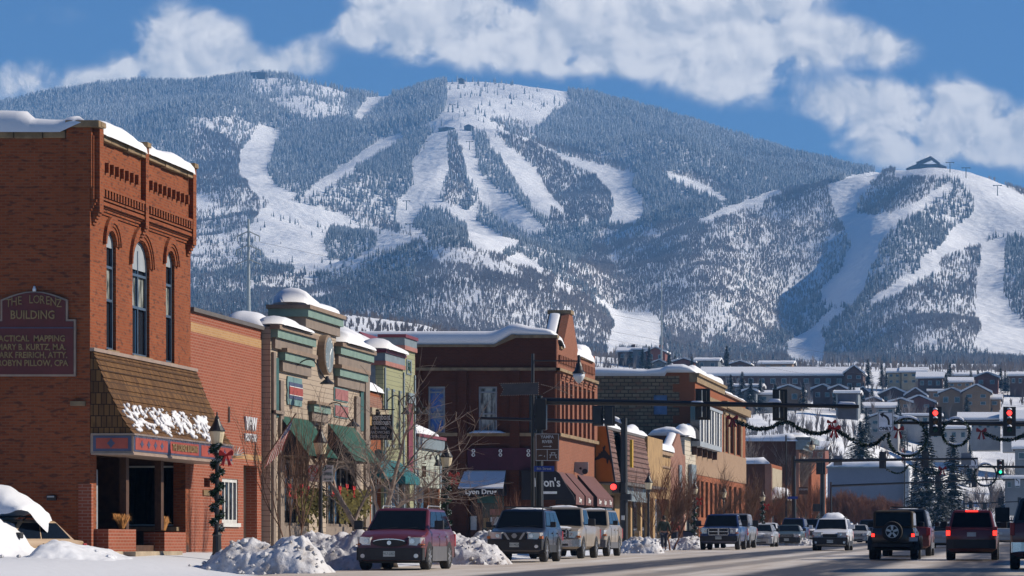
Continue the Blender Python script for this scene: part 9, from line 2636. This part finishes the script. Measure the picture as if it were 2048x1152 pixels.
def hut(label, px, py, w_, d=12, h=6, wall='house_dark', ymin=2600, name='ski_hut', lift=0, snow=1.2):
 X, Y, z = mtn(px, py, ymin); z += lift
 t = thing(name, label, 'ski hut', (X, Y, z)); mb = MB(); mb.box(X - w_ / 2, X + w_ / 2, Y, Y + d, z - 8, z + h); mb.build('wall', wall, t)
 mb = MB(); mb.plate([(X - w_ / 2 - 1, z + h),(X + w_ / 2 + 1, z + h),(X, z + h * 1.5)], Y - 1, Y + d + 1, 'y'); rf = mb.build('roof', 'house_dark', t)
 mb = MB(); mb.plate([(X - w_ / 2 - .6, z + h + .3),(X, z + h * 1.5 + .1),(X + w_ / 2 + .6, z + h + .3),(X + w_ / 2, z + h + .3 + snow),(X, z + h * 1.5 + snow),(X - w_ / 2, z + h + .3 + snow)], Y - 1.2, Y + d + 1.2, 'y'); mb.build('roof_snow', 'roof_snow', rf)
 return t
hut('long low ski hut under snow in the middle of the mountain', 893,262,26, h=4); hut('lift station beside the low ski hut', 937,262,14, h=7, snow=.5)
hut('small dark lift station on the central summit', 922,168,10, h=5, ymin=5600, lift=4, snow=.4); hut('low dark building on the left summit', 515,158,30, h=3, ymin=5600, lift=9, snow=.3)
# the summit lodge on the right ridge : stepped wings under a big pitched roof
px = 1852; Y = 4290.0; X = XX(px, Y); k = Y / F; z = ZZ(334, Y)
t = thing('summit_lodge', 'dark summit lodge with big pitched roof on the right ridge', 'lodge', (X, Y, z))
mb = MB(); mb.box(XX(1818, Y), XX(1888, Y), Y, Y + 25, z - 14, ZZ(326, Y)); mb.box(XX(1838, Y), XX(1876, Y), Y - 3, Y + 20, z - 14, ZZ(321, Y)); mb.build('wall', 'house_dark', t)
mb = MB(); mb.plate([(XX(1833, Y), ZZ(321, Y)),(XX(1862, Y), ZZ(309, Y)),(XX(1880, Y), ZZ(322, Y)),(XX(1880, Y), ZZ(319, Y)),(XX(1862, Y), ZZ(306, Y)),(XX(1833, Y), ZZ(318, Y))], Y - 8, Y + 24, 'y')
mb.plate([(XX(1812, Y), ZZ(330, Y)),(XX(1838, Y), ZZ(319, Y)),(XX(1838, Y), ZZ(322, Y)),(XX(1814, Y), ZZ(332, Y))], Y - 4, Y + 24, 'y'); mb.plate([(XX(1874, Y), ZZ(319, Y)),(XX(1893, Y), ZZ(326, Y)),(XX(1892, Y), ZZ(330, Y)),(XX(1874, Y), ZZ(323, Y))], Y - 4, Y + 24, 'y')
mb.build('roof', 'house_dark', t)
mb = MB()
for i in range(8): xc = XX(1842 + 4.5 * i, Y); mb.box(xc - .9, xc + .9, Y - 3.2, Y - 3.01, z + 2, ZZ(324, Y))
build_each(mb, 'window', 'glass', t)
t.location.z += max(float(terrain_z(X + dx, Y)) for dx in (-25,0,25)) + 2 - z

# ================================================================ THINGS ON THE PAVEMENT AND BY THE STOREFRONTS
def grass_tuft(label, px, py, A_, r, h, seed):
 Y = FY(px, A_); z = ZZ(py, Y); t = thing('ornamental_grass', label, 'grass tuft', (-A_, Y, z), group='dry ornamental grasses in the brick planters')
 random.seed(seed); mb = MB()
 for i in range(260):
  a = random.random() * 6.28; l = h * random.uniform(.5,1); sp = r * random.random() ** .6
  b0 = Vector((-A_ + .06 * cos(a), Y + .10 * sin(a), z)); tip = b0 + Vector((sp * cos(a) * .5, sp * sin(a) * 1.6, l)); md = b0.lerp(tip, .6) + Vector((0,0,.1))
  w_ = .012; mb.add([(b0.x, b0.y - w_, b0.z),(b0.x + .01, b0.y + w_, b0.z),(md.x, md.y + w_, md.z),(md.x, md.y - w_, md.z), tuple(tip + Vector((0,0,-.08)))], [(0,1,2,3),(3,2,4)])
 mb.build('blades', 'dry_grass', t)
grass_tuft('bushy dry orange grass in the nearer brick planter', 243,1057,24.9,.42,.50,1)
grass_tuft('smaller dry orange grass in the farther brick planter', 326,1061,24.9,.28,.50,2)
Y = F / 52
t = thing('parking_sign', 'white and blue accessible parking sign behind the maroon car', 'sign', (XX(840, Y), Y, ZZ(1000, Y)))
mb = MB(); mb.tube([(XX(840, Y), Y + .03,.5),(XX(840, Y), Y + .03, ZZ(985, Y))], .025,5); mb.build('post', 'galv', t); mb = MB(); mb.box(XX(834, Y), XX(845, Y), Y - .02, Y, ZZ(1006, Y), ZZ(985, Y)); p_ = mb.build('plate', 'white_trim', t); mb = MB(); mb.box(XX(835.5, Y), XX(843.5, Y), Y - .03, Y - .021, ZZ(1003, Y), ZZ(994, Y)); mb.build('blue_panel', 'blue_sign', p_)
Y = F / 41
t = thing('news_box', 'tan box standing in the snow by the thick black pole', 'box', (XX(1274, Y), Y, ground_z(-20, Y))); mb = MB(); mb.box(XX(1268, Y), XX(1279, Y), Y, Y + .3, ground_z(-20, Y), ZZ(1062, Y)); mb.build('case', 'tan_wood', t, bevel=.02)
mb = MB(); mb.box(XX(1270, Y), XX(1277, Y), Y - .01, Y, ZZ(1076, Y), ZZ(1066, Y)); mb.build('door', 'ochre', t)
Y = F / 34.6
t = thing('litter_bin', 'dark blue bin behind the snow bank left of the deep blue pickup', 'bin', (XX(1376, Y), Y, ground_z(-20, Y))); mb = MB(); mb.frustum((XX(1367, Y), XX(1385, Y), Y, Y + .5),(XX(1366, Y), XX(1386, Y), Y - .02, Y + .52), ground_z(-20, Y), ZZ(1064, Y)); mb.build('bin_body', 'sign_blue', t); mb = MB(); mb.box(XX(1365, Y), XX(1387, Y), Y - .05, Y + .55, ZZ(1064, Y), ZZ(1061, Y)); mb.build('lid', 'dark_plastic', t)

# the far side of the street: two shopfronts and bare trees standing beyond the right edge; their shadows fall across the lanes
def sidebuild(label, y0, y1, h, x0=13.5):
 t = thing('shop_building', label, 'building', (x0, y0,.4)); mb = MB(); mb.plate(rect(y0, y1,0, h), x0, x0 + .4, 'x', [rect(lerp(y0, y1, a), lerp(y0, y1, a + .16),1.2,3.4) for a in (.08,.32,.56,.78)] + [rect(lerp(y0, y1, a), lerp(y0, y1, a + .07),5,7) for a in (.12,.36,.6,.82) if h > 8])
 mb.box(x0 + .41, x0 + 14, y0, y1,0, h - .6); mb.build('wall', 'far_brick', t); mb = MB(); mb.box(x0 - .2, x0 + .6, y0, y1, h, h + .25); mb.build('cornice', 'coping_stone', t)
sidebuild('tall brick shop building on the right side of the street beyond the picture', 60,83,14.5)
sidebuild('second brick shop building on the right side beyond the picture', 90,97,12.5)
sidebuild('third brick shop building on the right side beyond the picture', 104,119,10)

# ---------------------------------------------------------------- air
hz = MB(); hz.box(-4500,3500,-40,9800,-60,1050)
m = bpy.data.materials.new('haze'); m.use_nodes = True
nt = m.node_tree; nt.nodes.clear()
out = nt.nodes.new('ShaderNodeOutputMaterial')
pv = nt.nodes.new('ShaderNodeVolumePrincipled')
pv.inputs['Color'].default_value = (0.22,0.52,1.0,1)
pv.inputs['Density'].default_value = HAZE_DENSITY
nt.links.new(pv.outputs[0], out.inputs['Volume'])
MATS['haze'] = m
hzo = hz.build('haze', 'haze'); tag(hzo, kind='stuff')
